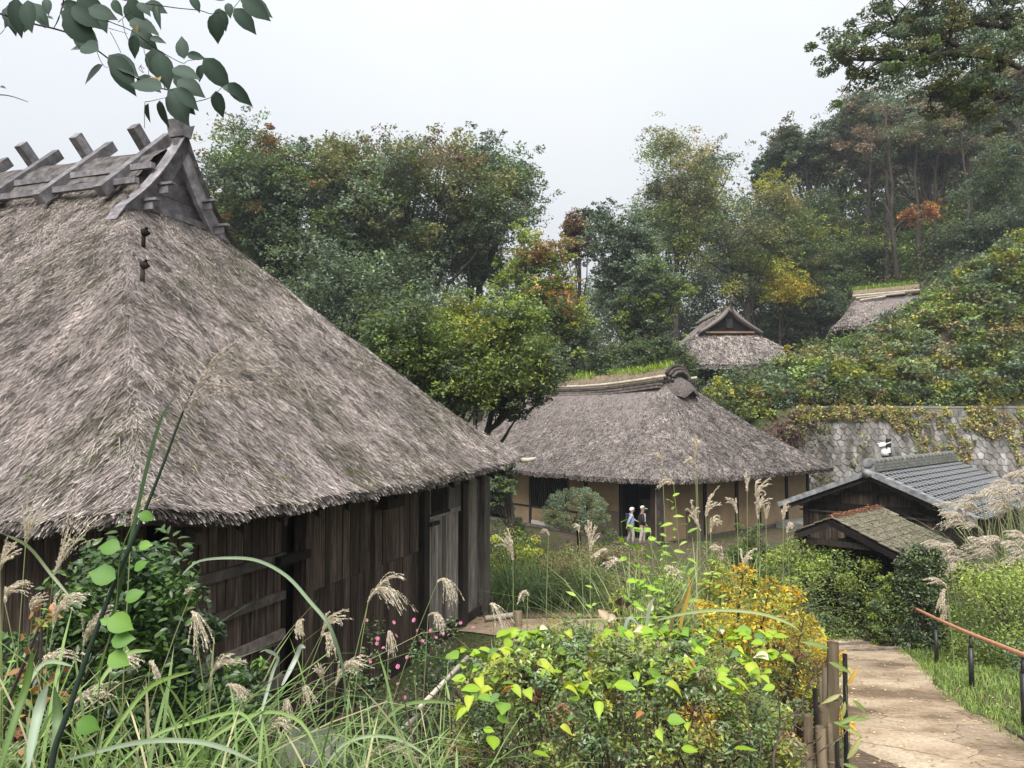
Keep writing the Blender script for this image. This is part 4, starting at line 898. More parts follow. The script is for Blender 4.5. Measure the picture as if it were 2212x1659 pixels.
# tile: x across (.30), y down the slope (.27)
prof = [(-.15, .0), (-.13, .013), (-.105, .02), (-.08, .013), (-.06, .0), (.0, -.01), (.08, -.01), (.15, .0)]
V = []; 
for (x, z) in prof: V += [(x, -.16, z - .004), (x, .13, z + .04), (x, .133, z - .01)]
F = []
for i in range(len(prof) - 1):
    a = 3 * i; b = a + 3; F += [(a, a + 1, b + 1, b), (a + 1, a + 2, b + 2, b + 1)]
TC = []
for (x, z) in prof: k_ = sm(.003, .014, z); TC += [np.array([.022, .022, .024]) * (1 - k_) + np.array([.25, .255, .26]) * k_] * 2 + [np.array([.02, .02, .02])]  # highlight on the rolls and shade in the pans painted into the tile colour
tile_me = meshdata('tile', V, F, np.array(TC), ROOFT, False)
def rotq(x, y, z): return Matrix(((x[0], y[0], z[0]), (x[1], y[1], z[1]), (x[2], y[2], z[2]))).to_quaternion()
qR = rotq(R3, DN, UPN) if np.dot(np.cross(R3, DN), UPN) > 0 else rotq(-R3, DN, UPN)
NC, NR = 27, 11
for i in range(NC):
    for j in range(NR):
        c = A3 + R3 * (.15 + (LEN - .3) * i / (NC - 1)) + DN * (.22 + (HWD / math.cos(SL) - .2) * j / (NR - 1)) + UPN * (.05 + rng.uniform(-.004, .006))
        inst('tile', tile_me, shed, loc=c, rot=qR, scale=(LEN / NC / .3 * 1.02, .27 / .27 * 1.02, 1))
mb = MB()
for dn, un in ((DN, UPN), (DNL, UPL)):
    L_ = HWD / math.cos(SL) + .1; mb.box(A3 + R3 * LEN / 2 + dn * L_ / 2 - un * .03, R3 * (LEN / 2 - .02), dn * L_ / 2, un * .035)
mb.out('roof_deck', TIMBER, shed)
for dn, un in ((DN, UPN), (DNL, UPL)):
    for j in range(13):
        c = A3 + R3 * .02 + dn * (.12 + j * .228) + un * .06; mb = MB(); mb.box(c, R3 * .14, dn * .125 + un * .008, un * .03); mb.box(c - R3 * .13 - un * .06, R3 * .012, dn * .12, un * .06); mb.out('verge_tile', TILE, shed)
# left slope tiles (seen edge-on) as one field
mb = MB()
for j in range(11): mb.box(A3 + R3 * (LEN / 2 + .1) + DNL * (.2 + j * .27) + UPL * .045, R3 * (LEN / 2 - .2), DNL * .14 + UPL * .02, UPL * .02)
mb.out('left_slope_tiles', TILE, shed, kind='stuff')
mb = MB()
RT = noisemat('ridge_tile_mat', [(.3, (.09, .09, .08)), (.7, (.25, .25, .23))], 6, .6)
for k, (hh, ww) in enumerate(((.06, .2), (.14, .17), (.22, .14))): mb.box(A3 + R3 * LEN / 2 + np.array([0, 0, hh + .02]), R3 * (LEN / 2 - .02), W3 * ww / 1, (0, 0, .034))
mb.out('ridge_course', RT, shed)
for i in range(22):
    mb = MB(); a = A3 + R3 * (.1 + i * .385) + np.array([0, 0, .31]); mb.tube([a, a + R3 * .37], [.105, .095], 8); mb.out('ridge_tile', RT, shed, smooth=True)
mb = MB(); mb.tube([A3 - R3 * .1 + [0, 0, .28], A3 + R3 * .06 + [0, 0, .28]], .16, 14); mb.box(A3 - R3 * .02 + [0, 0, .14], R3 * .08, W3 * .15, (0, 0, .14)); mb.tube([A3 - R3 * .12 + [0, 0, .3], A3 - R3 * .1 + [0, 0, .3]], .13, 12)
mb.out('ridge_end_tile', TILE, shed)
mb = MB(); mb.tube([A3 - R3 * .22 + [0, 0, -.0], A3 + R3 * .1 + [0, 0, .0]], [.13, .13], 10); mb.out('ridge_end_roll', TILE, shed, smooth=True)
FW = .55
def sp(s_, ww, z): return np.array([*(A3 + R3 * s_ + W3 * ww)[:2], z])
mb = MB(); mb.box(sp(LEN / 2 + .1, 0, (SG + A3[2] - 1.3) / 2), R3 * (LEN / 2 - .75), W3 * 2.05, (0, 0, (A3[2] - 1.3 - SG) / 2))
mb.add([sp(FW + .05, -2.05, A3[2] - 1.3), sp(FW + .05, 2.05, A3[2] - 1.3), sp(FW + .05, 0, A3[2] - .15), sp(LEN - .5, -2.05, A3[2] - 1.3), sp(LEN - .5, 2.05, A3[2] - 1.3), sp(LEN - .5, 0, A3[2] - .15)], [(0, 1, 2), (5, 4, 3), (0, 2, 5, 3), (1, 4, 5, 2)])
mb.out('inner_wall', DARKIN, shed)
nb = 22
for i in range(nb):
    w0 = -2.1 + 4.2 * (i + .5) / nb; zt_ = A3[2] - .12 - abs(w0) * math.tan(SL); mb = MB(); mb.box(sp(FW - rng.uniform(0, .012), w0, (SG + zt_) / 2), R3 * .015, W3 * (2.1 / nb - .006), (0, 0, (zt_ - SG) / 2)); mb.out('wall_board', BOARD, shed)
for zz, hwid, hh in ((-.62, 1.4, .05), (-1.08, 2.3, .09), (-1.28, 2.3, .02)):
    mb = MB(); mb.box(sp(FW - .07, 0, A3[2] + zz), R3 * .05, W3 * hwid, (0, 0, hh)); mb.out('wall_rail', TIMBER if hh > .03 else BATTEN, shed)
for w0 in (-2.1, -1.1, 0, 1.1, 2.1):
    zt_ = A3[2] - .1 - abs(w0) * math.tan(SL); zb_ = SG if abs(w0) > 2 else A3[2] - 1.05; mb = MB(); mb.box(sp(FW - .08, w0, (zt_ + zb_) / 2), R3 * .07, W3 * .075, (0, 0, (zt_ - zb_) / 2)); mb.out('post', TIMBER, shed)
    mb = MB(); mb.box(sp(FW - .22, w0, zt_ - .08), R3 * .22, W3 * .07, (0, 0, .08)); mb.out('purlin_end', BATTEN, shed)
for s1 in (.4,):
    for dn in (DN, DNL):
        mb = MB(); L_ = HWD / math.cos(SL); mb.box(A3 + R3 * .02 + dn * L_ / 2 - np.array([0, 0, .14]), R3 * .025, dn * L_ / 2, (0, 0, .07)); mb.out('bargeboard', TIMBER, shed)
for i in range(14):
    mb = MB(); mb.box(sp(.8 + i * .55, 2.1, (SG + A3[2] - 1.0) / 2), R3 * .265, W3 * .02, (0, 0, (A3[2] - 1.0 - SG) / 2)); mb.out('side_board', BOARD, shed)

# ------------------------------------------------------------------ mossy shingled shed in front
B3 = P(1799, 1119, 17.0); B4 = P(1900, 1098, 18.9); RB = unit(B4 - B3); RB[2] = 0; RB = unit(RB); LB3 = np.linalg.norm((B4 - B3)[:2])
WB = np.array([RB[1], -RB[0], 0]); SLB = math.radians(23.5); DB = WB * math.cos(SLB) + [0, 0, -math.sin(SLB)]; UB = np.cross(RB, DB); UB *= np.sign(UB[2])
DBL = -WB * math.cos(SLB) + [0, 0, -math.sin(SLB)]; UBL = np.cross(RB, DBL); UBL *= np.sign(UBL[2])
ms_ = thing('mossy_shed', (*(B3 + RB * 1.2)[:2], -4.75), 'low open shed with a moss covered shingle roof in front of the tiled shed', 'shed')
LR, LL = 1.62, 1.0
for side, (D_, U_, L_) in enumerate(((DB, UB, LR), (DBL, UBL, LL))):
    mb = MB(); mb.box(B3 + RB * LB3 / 2 + D_ * L_ / 2 - U_ * .03, RB * LB3 / 2, D_ * L_ / 2, U_ * .02); mb.out('roof_deck', TIMBER, ms_)
    nr_ = 8 if side == 0 else 5
    for j in range(nr_):
        x0 = -.06
        while x0 < LB3 + .02:
            wd = rng.uniform(.14, .26); mb = MB(); c = B3 + RB * (x0 + wd / 2) + D_ * (.1 + (L_ - .08) * j / (nr_ - 1) + rng.uniform(-.012, .012)) + U_ * (.016 + rng.uniform(0, .012))
            mb.box(c, RB * (wd / 2 - .004), D_ * (.55 * L_ / nr_) + U_ * .008, U_ * .011); mb.out('shingle', MOSSTHATCH, ms_); x0 += wd
mb = MB(); mb.box(B3 + DB * .8 - UB * .12 - RB * .02, RB * .03, DB * .85, UB * .06); mb.out('bargeboard', TIMBER, ms_)
mb = MB(); mb.box(B3 + DBL * .5 - UBL * .12 - RB * .02, RB * .03, DBL * .52, UBL * .06); mb.out('bargeboard', TIMBER, ms_)
for s_ in (.1, LB3 - .1):
    for dd in (-.75, 1.35):
        c = B3 + RB * s_ + WB * dd; zt_ = c[2] - abs(dd) * math.tan(SLB) - .08; mb = MB(); mb.box([c[0], c[1], (zt_ - 4.85) / 2], RB * .06, WB * .06, (0, 0, (zt_ + 4.85) / 2)); mb.out('post', TIMBER, ms_)
for zz in (.5,): mb = MB(); c = B3 + RB * .1 + WB * .3; mb.box([c[0], c[1], B3[2] - .58], RB * .05, WB * 1.15, (0, 0, .06)); mb.out('tie_beam', TIMBER, ms_)
mb = MB(); c = B3 + RB * (LB3 * .55) + WB * .3; mb.box([c[0], c[1], -3.9], RB * (LB3 * .4), WB * .9, (0, 0, .95)); mb.out('inner_wall', DARKIN, ms_)
lb = LB(); n = 900; s_ = rng.uniform(0, LB3, n); q = B3 + RB * s_[:, None] + rng.normal(0, .06, (n, 3)) * [1, 1, .25] + [0, 0, .05]
lb.add(*leaves(q, .06, .035, palette(n, [[.22, .085, .05], [.16, .07, .045], [.28, .14, .07]]), .8)); lb.out('fallen_leaves', LEAF, ms_, kind='stuff')
lb = LB(); n = 3500; s_ = rng.uniform(0, LB3, n); t_ = rng.uniform(0, LR, n); q = B3 + RB * s_[:, None] + DB * t_[:, None] + UB * .04; lb.add(*leaves(q, .05, .02, palette(n, [[.2, .19, .11], [.13, .13, .07], [.26, .24, .15]]), 1.5)); lb.out('moss_tufts', LEAF, ms_, kind='stuff')

# ------------------------------------------------------------------ security camera pole
pc = P(1919, 1000, 29.5); pt_ = P(1919, 948, 29.5)
pole = thing('camera_pole', (pc[0], pc[1], gz(pc[0], 29.5)), 'dark pole with a white dome camera rising behind the tiled shed', 'camera pole')
mb = MB(); mb.tube([[pc[0], pc[1], gz(pc[0], 29.5)], pt_], .1, 10); mb.out('pole', BLACKM, pole)
dc = P(1911, 978, 29.2); mb = MB(); mb.tube([dc + [0, 0, .16], dc + [0, 0, .1], dc + [0, 0, -.1]], [.05, .13, .15], 12); camo = mb.out('camera_housing', WHITEM, pole, smooth=True)
mb = MB(); mb.tube([dc + [0, 0, -.1], dc + [0, 0, -.16], dc + [0, 0, -.22]], [.12, .1, .04], 12); mb.out('dome', BLACKM, camo, smooth=True)
mb = MB(); mb.box(dc + [.16, 0, .1], (.05, 0, 0), (0, .04, 0), (0, 0, .1)); mb.out('bracket', WHITEM, pole)
mb = MB(); c = P(1904, 960, 29.2); mb.box(c, (.13, 0, .04), (0, .08, 0), (-.02, 0, .06)); mb.box(c + [.25, 0, .05], (.13, 0, .04), (0, .02, 0), (0, 0, .015)); mb.out('floodlight', WHITEM, pole)

def field(name, n, xr, yr, hf, rr_, cols, wts, nl, leaf, mat=None, cs=None, up=.5, flat=.75, asp=.55, region=None, hmul=(0.1, 1.), cj=.14):
    x = rng.uniform(*xr, n); y = rng.uniform(*yr, n)
    if region is not None: k = region(x, y); x = x[k]; y = y[k]
    n = len(x); h = hf(x, y); z = ground(x, y) + h * rng.uniform(hmul[0], hmul[1], n); cc = np.stack([x, y, z], 1); rr = rng.uniform(*rr_, n)
    f = fbm(x * (cs or .3), y * (cs or .3), 55); cols = np.array(cols); idx = np.clip((f * 1.6 - .3 + rng.normal(0, .12, n)) * len(cols), 0, len(cols) - 1).astype(int)
    col = cols[idx] * np.exp(rng.normal(0, cj, (n, 1))); lb = LB(); lb.add(*clump_leaves(cc, rr, nl, col, leaf, leaf * asp, flat, up)); return lb.out(name, mat or LEAF, kind='stuff')
# ------------------------------------------------------------------ trees
Tc = dict(cat='tree')
tree('broadleaf_tree', 'dark green tree with a few rusty leaves, leftmost large one behind the barn', 640, 246, 720, 500, 48, [BG, DG * 1.3, MG, ORG_ * .6], [5, 3, 2.4, .35], 52000, .24, .45, 'tall trees behind the barn', nc=170, topcols=[MG, OLV, BRN * 1.3, BG, ORG_ * .55], rc=.13)
tree('broadleaf_tree', 'big spreading tree with bare dark limbs, middle of the group behind the barn', 880, 255, 690, 520, 50, [BG, MG, DG * 1.3, OLV], [4, 3, 3, 2], 52000, .24, .5, 'tall trees behind the barn', nc=170, topcols=[MG, OLV, TAN * .8, BRN], rc=.13)
tree('broadleaf_tree', 'dark green tree forming the right shoulder of the tall group behind the barn', 1040, 262, 640, 250, 52, [DG * 1.2, BG, MG], [3, 4, 2], 17000, .25, .35, 'tall trees behind the barn', nc=70, rc=.2)
tree('broadleaf_tree', 'small crowned tree peeking out beside the barn gable, orange tinted on top', 465, 335, 640, 190, 54, [MG, OLV, BG], [3, 2, 3], 15000, .25, .3, 'tall trees behind the barn', nc=60, topcols=[MG, ORG_ * .5, OLV], rc=.2)
tree('broadleaf_tree', 'dark lower tree behind the sloping barn roof under the big crowns', 780, 470, 900, 480, 43, [DG, BG, DG * .8], [3, 4, 2], 24000, .24, .35, nc=90, rc=.16)
tree('broadleaf_tree', 'yellow green leafy tree just beyond the barn, brightest of the left half', 975, 588, 950, 440, 24, [MG, LG * .8, DG * 1.2, BG], [5, 3, 3, 2], 46000, .13, .2, nc=130, topcols=[LG * .9, LG * .75, MG * 1.3, YG * .6], rc=.17, flat=.85)
tree('evergreen_tree', 'dark low branched evergreen leaning over the left end of the farmhouse roof', 1090, 700, 925, 240, 26.5, [DG, BG * .9, MG * .8], [4, 3, 2], 20000, .12, .16, nc=80, rc=.16, lean=-2)
tree('maple_tree', 'low green maple branch tier hanging by the barn corner post', 1085, 965, 1095, 130, 21, [DG, MG * .9, BG], [3, 2, 2], 9000, .09, .08, nc=36, rc=.24, flat=.3)
tree('autumn_tree', 'light green tree turning orange at its tips, in the gap between the tall trees', 1185, 500, 800, 230, 46, [LG * .9, MG, YG * .7, ORG_ * .7], [3, 4, 2, .8], 22000, .2, .25, nc=80, topcols=[TAN * 1.3, LG, ORG_ * .5], rc=.18)
tree('red_leaved_tree', 'thin reddish brown tree showing in the sky gap', 1250, 452, 640, 110, 60, [BRN * 1.5, [.16, .06, .045], OLV], [3, 2, 1], 7000, .24, .22, nc=40, rc=.22)
tree('yellowing_tree', 'tallest tree of the centre with thin yellow tinged top', 1455, 250, 600, 290, 72, [MG * 1.1, OLV, BG], [3, 2, 3], 24000, .24, .4, 'tall trees behind the farmhouse', nc=90, topcols=[TAN * 1.5, OLV * 1.4, YG * .7, LG * .8], rc=.17)
tree('yellowing_tree', 'broad tree yellow along its upper right edge, over the gabled house', 1610, 325, 700, 320, 71, [MG, OLV, BG, YG * .6], [3, 3, 3, 1], 34000, .24, .42, 'tall trees behind the farmhouse', nc=120, topcols=[TAN * 1.4, YG * .8, OLV * 1.3], rc=.15)
tree('broadleaf_tree', 'dense bluish dark tree left of the tallest yellow tinged one', 1355, 400, 800, 230, 56, [BG, DG, BG * .8], [4, 3, 2], 24000, .24, .4, 'tall trees behind the farmhouse', nc=80, rc=.18)
tree('broadleaf_tree', 'dark trunked tree standing behind the farmhouse ridge with light sprays low on it', 1405, 540, 800, 170, 52, [BG, MG, LG * .8, DG], [4, 3, 1.5, 2], 26000, .2, .35, 'tall trees behind the farmhouse', nc=90, rc=.17)
tree('yellowing_tree', 'spray of bright yellow leaves to the right of the gabled house', 1690, 550, 700, 170, 70, [YG, YEL * .8, LG], [3, 2, 2], 7000, .18, .16, nc=40, rc=.2, base=2)
# low dark trees and understorey behind the farmhouse
for i, (X, Yt, wd, d, lab) in enumerate(((1240, 690, 200, 46, 'low dark green tree behind the left end of the farmhouse ridge'), (1390, 715, 220, 47, 'low dark conifer behind the middle of the farmhouse ridge'), (1120, 640, 220, 44, 'mid green bushy tree between the bright tree and the farmhouse'), (1445, 700, 110, 50, 'small dark tree at the left corner of the gabled house'))):
    tree('understorey_tree', lab, X, Yt, 905, wd, d, [DG, BG * .8, MG * .8, OLV * .6], [4, 3, 2, 1], 15000, .18, .15, 'low trees under the tall ones', nc=60, rc=.2, flat=.5)
for (X, Yt, Yb, wd, d, lab, cs) in ((1770, 470, 720, 220, 74, 'layered light green maple below the hillside wood', [MG, LG * .7, DG]), (1880, 480, 640, 240, 76, 'layered maple with flat green tiers left of the far right house', [MG * .9, LG * .8, DG]), (1800, 405, 570, 190, 79, 'grey green fluffy tree against the hillside wood', [OLV, MG, BG]), (1900, 405, 560, 170, 78, 'bright green flat topped tree under the tall trunks', [MG, BG, LG * .6]), (1765, 610, 780, 200, 72, 'dark tree in the hollow right of the gabled house', [DG * .8, BG * .7]), (1680, 640, 790, 160, 73, 'shadowy tree just behind the gabled house', [DG * .8, DG])):
    tree('maple_tree', lab, X, Yt, Yb, wd, d, cs, None, 17000, .22, .18, 'maples on the hillside', nc=70, rc=.2, flat=.32, droop=.4)
for (X, Yt, Yb, wd, d, lab, cs, tc_) in ((1745, 240, 440, 200, 80, 'dark green tree at the left end of the hilltop wood', [DG, BG, DG * .8], [DG, BRN * .8, BG]), (1870, 200, 430, 220, 78, 'tall brown tinged tree on the hilltop with dark trunk', [BG, DG, BRN], [BRN * 1.2, OLV * .8, BG]), (1975, 175, 440, 200, 76, 'tall thin trunked tree on the hill with rusty foliage', [OLV * .8, BRN, BG], [BRN * 1.3, BG]), (2090, 130, 430, 220, 74, 'high brown and green tree near the right edge on the hilltop', [BRN, BG, OLV * .8], [BRN * 1.3, TAN * .7, BG]), (2190, 110, 430, 200, 70, 'highest tree of the hilltop wood at the right edge', [BG, MG * .8, BRN], [BG, TAN * .7]), (1815, 190, 470, 230, 86, 'dark tree filling the back of the hilltop wood at left', [DG, BG], None), (2010, 150, 470, 260, 86, 'dense dark tree filling the back of the hilltop wood in the middle', [DG, BG, OLV * .7], None), (2180, 90, 450, 220, 84, 'dense tree closing the back of the hilltop wood at right', [BG, DG], None), (1680, 290, 500, 110, 82, 'small dark tree on the hill skyline beside the yellow tree', [DG, BG], None)):
    tree('hilltop_tree', lab, X, Yt, Yb, wd, d, cs, None, 21000, .3, .4, 'hilltop wood', nc=80, rc=.17, flat=.45, topcols=tc_, lower=.5)
for (X, Yt, Yb, wd, d, lab, cs) in ((2180, 300, 520, 190, 60, 'dark green maple filling the right edge under the hilltop wood', [DG, BG * .8, MG * .7]), (2150, 440, 570, 180, 56, 'dark rounded evergreen on the slope at the right edge', [DG * .8, DG, BG * .7])):
    tree('evergreen_tree', lab, X, Yt, Yb, wd, d, cs, None, 16000, .17, .2, nc=60, rc=.2)
tree('orange_maple', 'small bright orange leaved tree among the dark trunks on the hill', 1982, 434, 480, 80, 66, [[.42, .2, .1], ORG_], None, 1300, .24, .035, nc=16, rc=.25, flat=.3)
field('hilltop_brush', 700, (30, 62), (68, 84), lambda x, y: 5.5 + 0 * x, (.8, 1.7), [DG * .9, BG * .9, MG * .9, OLV * .8, MG], None, 75, .3, cj=.25)
# bare trunks of the hilltop wood
for i in range(16):
    if i in (0, 1, 2, 6, 10, 13): continue
    X = [1755, 1800, 1838, 1872, 1905, 1935, 1958, 1990, 2015, 2040, 2062, 2083, 2104, 2130, 2160, 2190][i]; d = 70 + rng.uniform(-3, 6); a = P(X + rng.uniform(-8, 8), 520, d); b = P(X + rng.uniform(-18, 18), 260 + rng.uniform(-30, 50), d); a[2] = gz(a[0], d) - .3
    t_ = thing('bare_trunk_tree', a, 'slender dark trunk, %s from the left in the hilltop wood' % {3: 'first', 4: 'second', 5: 'third', 7: 'fourth', 8: 'fifth', 9: 'sixth', 11: 'seventh', 12: 'eighth', 14: 'ninth', 15: 'last'}[i], 'tree', 'slender trunks of the hilltop wood')
    mb = MB(); r = .17 + .1 * rng.random(); pts = curve(a, b, (rng.normal(0, .5), 0, 0), 8, .12); mb.tube(pts, [r * (1.2 - .8 * k / 7) for k in range(8)], 7)
    for q in range(5):
        s_ = pts[3 + q % 4]; mb.tube(curve(s_, s_ + np.array([rng.normal(0, 2.2), rng.normal(0, 1), rng.uniform(1.5, 4)]), (0, 0, .2), 5), [r * .35, r * .28, r * .2, r * .13, r * .06], 5, cap=False)
    mb.out('trunk', BARK, t_, smooth=True)
    cc = np.array([b + [rng.normal(0, 1.5), rng.normal(0, 1), rng.uniform(-2, .8)] for _ in range(9)]); lb = LB(); lb.add(*clump_leaves(cc, np.full(9, 1.0), 130, palette(9, [BRN, BG, OLV * .7]), .28, .15, .5)); lb.out('foliage', LEAF, t_)
# far woodland behind everything
field('far_woodland', 2300, (-62, 66), (86, 98), lambda x, y: np.where(x < 1, 27., np.where(x < 15, 21., 29.)) - 5 + 5 * vn(x * .2, 1, 3), (1.6, 3.0), [DG, BG, MG * .8, BG * .9, OLV * .7], None, 60, .5)
field('woodland_floor', 700, (-26, 16), (44, 62), lambda x, y: 3.4 + 0 * x, (.7, 1.5), [DG * .8, DG, BG * .8, MG * .7], None, 70, .26)
field('hill_brush', 900, (16, 64), (54, 84), lambda x, y: 2.6 + 0 * x, (.9, 1.9), [DG * .8, DG, BG * .8, MG * .8, OLV * .7, MG], None, 75, .3, region=lambda x, y: np.hypot((x - 33) / 9, (y - 66) / 7) > 1)
# undergrowth covering the hillside above the stone wall
HC_ = [DG * 1.2, MG, OLV, LG * .75, MG * 1.1, YG * .55, BG, DG, TAN, BG, MG * .8]
field('hillside_undergrowth', 1700, (6, 44), (45.4, 57), lambda x, y: 1.4 + 2.2 * vn(x * .35, y * .35, 6), (.4, 1.15), HC_, None, 80, .25, cs=.8, cj=.32, flat=.5, up=.5, region=lambda x, y: (x > 12) | (y < 50), asp=.65)
for (X, Y, w_, h_, lab, c_) in ((1335, 890, 150, 70, None, None),):
    pass
hs = [(1990, 850, 40, 20, 'little orange tuft low in the middle of the slope', [ORG_ * 1.2], 47), (2140, 870, 60, 26, 'yellow leaved creeper tuft on the wall top near the right', [YEL * .9, YG], 46), (2030, 730, 70, 45, 'orange red leaved bush on the slope above the stone wall', [ORG_, [.42, .12, .06]], 52.0), (2088, 768, 35, 18, 'small orange bush on the slope near the right edge', [ORG_], 50.5), (1722, 905, 120, 80, 'dull green bush on the bank where the stone wall begins', [OLV * .9, MG, BRN], 45.8), (1703, 765, 70, 40, 'golden yellow bush at the right corner of the gabled house', [YEL * .8, [.45, .28, .05]], 50), (1560, 815, 90, 60, 'yellow green leafy bush behind the farmhouse ridge end', [YG * .8, LG], 46), (1620, 870, 110, 70, 'light green leafy bush on the bank above the farmhouse roof', [LG, YG * .6], 46), (1945, 745, 150, 90, 'tall green bush below the far hillside house', [MG, OLV, LG * .8], 54), (1790, 800, 120, 60, 'green broad leaved bush in the middle of the slope', [MG * 1.2, BG * 1.3], 48), (1900, 760, 130, 70, 'pale olive creeper mound on the slope', [OLV * 1.6, TAN, LG * .8], 49), (2150, 700, 130, 90, 'deep green leafy bush high on the slope at right', [MG, DG * 1.4], 51), (2080, 820, 110, 60, 'pinkish tan leaved patch low on the slope', [TAN * 1.3, [.3, .16, .1], OLV], 47.5), (2190, 780, 90, 90, 'lime leafed creeper hanging at the right edge of the slope', [YG, LG], 48), (1735, 915, 150, 120, 'dusky purple brown bush at the left end of the stone wall', [[.1, .06, .055], BRN, OLV * .6], 44.6), (1680, 905, 90, 45, 'brown red bush behind the farmhouse roof slope', [[.11, .065, .055], BRN], 43.5), (1660, 790, 80, 60, 'bluish green reedy bush beside the gabled house', [BG * 1.4, MG], 49), (1850, 868, 80, 30, 'yellow creeper patch on the top edge of the wall', [YG * .8, OLV], 45.2)]
for (X, Y, w_, h_, lab, cs, d) in hs:
    shrub('hillside_shrub', lab, X - w_ / 2, X + w_ / 2, Y - h_ / 2, Y + h_ / 2, d, cs, None, int(26 * w_), .2, group=None, nc=28, asp=.65, twig=False)
field('slope_brush', 1300, (29, 48), (46, 60), lambda x, y: 1.6 + 0 * x, (.5, 1.2), HC_, None, 62, .26, cs=.8, asp=.65, cj=.32, flat=.5)
field('hollow_brush', 1100, (2, 34), (74, 88), lambda x, y: 18 + 0 * x, (.9, 1.8), [DG * .8, DG, BG * .8, MG * .8], None, 75, .3)
field('wall_top_brush', 260, (13.5, 42), (45.4, 46.8), lambda x, y: .9 + .5 * vn(x * .8, y, 6), (.3, .6), HC_, None, 70, .2, cs=.9, cj=.3)
# creeper hanging on the wall face
lb = LB(); n = 520; x = rng.uniform(WX0, WX1, n); hang = rng.random(n) ** 1.0 * (.6 + 4.2 * sm(.42, .62, fbm(x * .42, 0 * x, 33)) + 1.5 * sm(24, 31, x)); z = WZ1 - hang; cc = np.stack([x, WY + (z - WZ0) * BAT - .12, z], 1); k = z > WZ0
lb.add(*clump_leaves(cc[k], np.full(k.sum(), .26), 26, palette(k.sum(), [OLV * 1.5, YG * .8, TAN * 1.6, BRN, MG, [.4, .33, .14]]), .16, .13, 1., .1)); lb.out('creeper', LEAF, rw, kind='stuff')
# big leaning tree at the upper right: trunk stands outside the frame
rt = thing('overhanging_tree', (20.5, 24, gz(20.5, 24)), 'leafy limbs of a large tree reaching in at the upper right corner', 'tree')
def PP(X, Y, d): return P(X, Y, d)
mb = MB(); tr0 = np.array([20.5, 24, gz(20.5, 24) - .2]); tj = P(2260, 190, 23.5); mb.tube(curve(tr0, P(2330, 260, 23.5), (.6, 0, 0), 8, .1) + [tj], [.5, .48, .45, .42, .38, .34, .3, .27, .22], 9); mb.out('trunk', BARK, rt, smooth=True)
limbs = [[(2260, 190), (2212, 150), (2160, 128), (2100, 120), (2040, 118), (1990, 125), (1930, 128), (1870, 130), (1815, 128)], [(2260, 190), (2200, 80), (2160, 30), (2130, -10), (2100, -40)], [(2212, 150), (2180, 180), (2120, 200), (2060, 190), (2010, 210)], [(2100, 120), (2050, 88), (1990, 60), (1930, 50), (1860, 75)], [(2180, 60), (2110, 50), (2060, 40), (2000, 30)], [(2330, 260), (2240, 230), (2170, 215), (2120, 235)]]
mb = MB(); cc = []
for L_ in limbs:
    pts = [P(x, y, 23 + rng.normal(0, .3)) for x, y in L_]; m_ = len(pts); mb.tube(pts, [.085 * (1 - .8 * k / (m_ - 1)) + .012 for k in range(m_)], 6, cap=False)
    for k in range(1, m_):
        for q in range(14 if k > 1 else 4):
            e = pts[k] + np.array([rng.normal(0, .6), rng.normal(0, .6), rng.normal(.02, .36)]); mb.tube(curve(pts[k], e, (0, 0, .08), 4), [.03, .02, .015, .008], 4, cap=False); cc.append(e)
mb.out('limbs', BARK, rt, smooth=True)
cc = np.array(cc); k = rng.random(len(cc)) < .95; cc = cc[k]; lb = LB(); lb.add(*clump_leaves(cc, rng.uniform(.2, .42, len(cc)), 120, palette(len(cc), [DG * 1.1, BG, MG * .9, OLV * .7]), .12, .06, .5, .4, .4)); lb.out('foliage', LEAF, rt)
mb = MB()
for q in range(9):
    a = P(1900, 60, 23); e = P(1900 + rng.uniform(-50, 30), 60 - rng.uniform(5, 45), 23); mb.tube(curve(a + [rng.normal(0, .1), 0, 0], e, (0, 0, .05), 5, .02), [.014, .012, .01, .007, .004], 4, cap=False)
mb.out('bare_twigs', BARKL, rt)
# ------------------------------------------------------------------ middle-ground shrubs
pcx = P(1243, 1100, 25.5); tz = P(1243, 1050, 25.5)[2]; bz_ = P(1243, 1130, 25.5)[2]; gzp = gz(pcx[0], 25.5)
tpn = thing('trimmed_pine', (pcx[0], 25.5, gzp), 'mushroom shaped clipped pine in front of the farmhouse wall', 'topiary tree')
n = 420; q = unit(rng.normal(size=(n, 3))); q[:, 2] = np.where(q[:, 2] < 0, q[:, 2] * .35, q[:, 2]); q *= rng.uniform(.8, .97, (n, 1)); rxp = S(150, 25.5) / 2
lb = LB(); cc = q * np.array([rxp, rxp * .9, (tz - bz_) * .86]) + np.array([pcx[0], 25.5, bz_ + (tz - bz_) * .14]); lb.add(*clump_leaves(cc, np.full(n, .12), 62, palette(n, [BG * 1.35, BG * 1.5, OLV * 1.1], None, .13), .06, .02, .8, .9)); lb.out('foliage', LEAF, tpn)
mb = MB(); mb.tube(curve((pcx[0] + .1, 25.5, gzp - .1), (pcx[0], 25.5, bz_ + .2), (.08, 0, 0), 6), [.1, .09, .08, .075, .07, .07], 8); mb.out('trunk', BARK, tpn, smooth=True)
mb = MB()
for i in range(9): a = 2 * math.pi * i / 9; mb.tube(curve((pcx[0], 25.5, bz_ + .05), (pcx[0] + math.cos(a) * rxp * .7, 25.5 + math.sin(a) * rxp * .7, bz_ + .3), (0, 0, -.03), 5), [.05, .04, .03, .02, .01], 5)
mb.out('limbs', BARK, tpn, smooth=True)
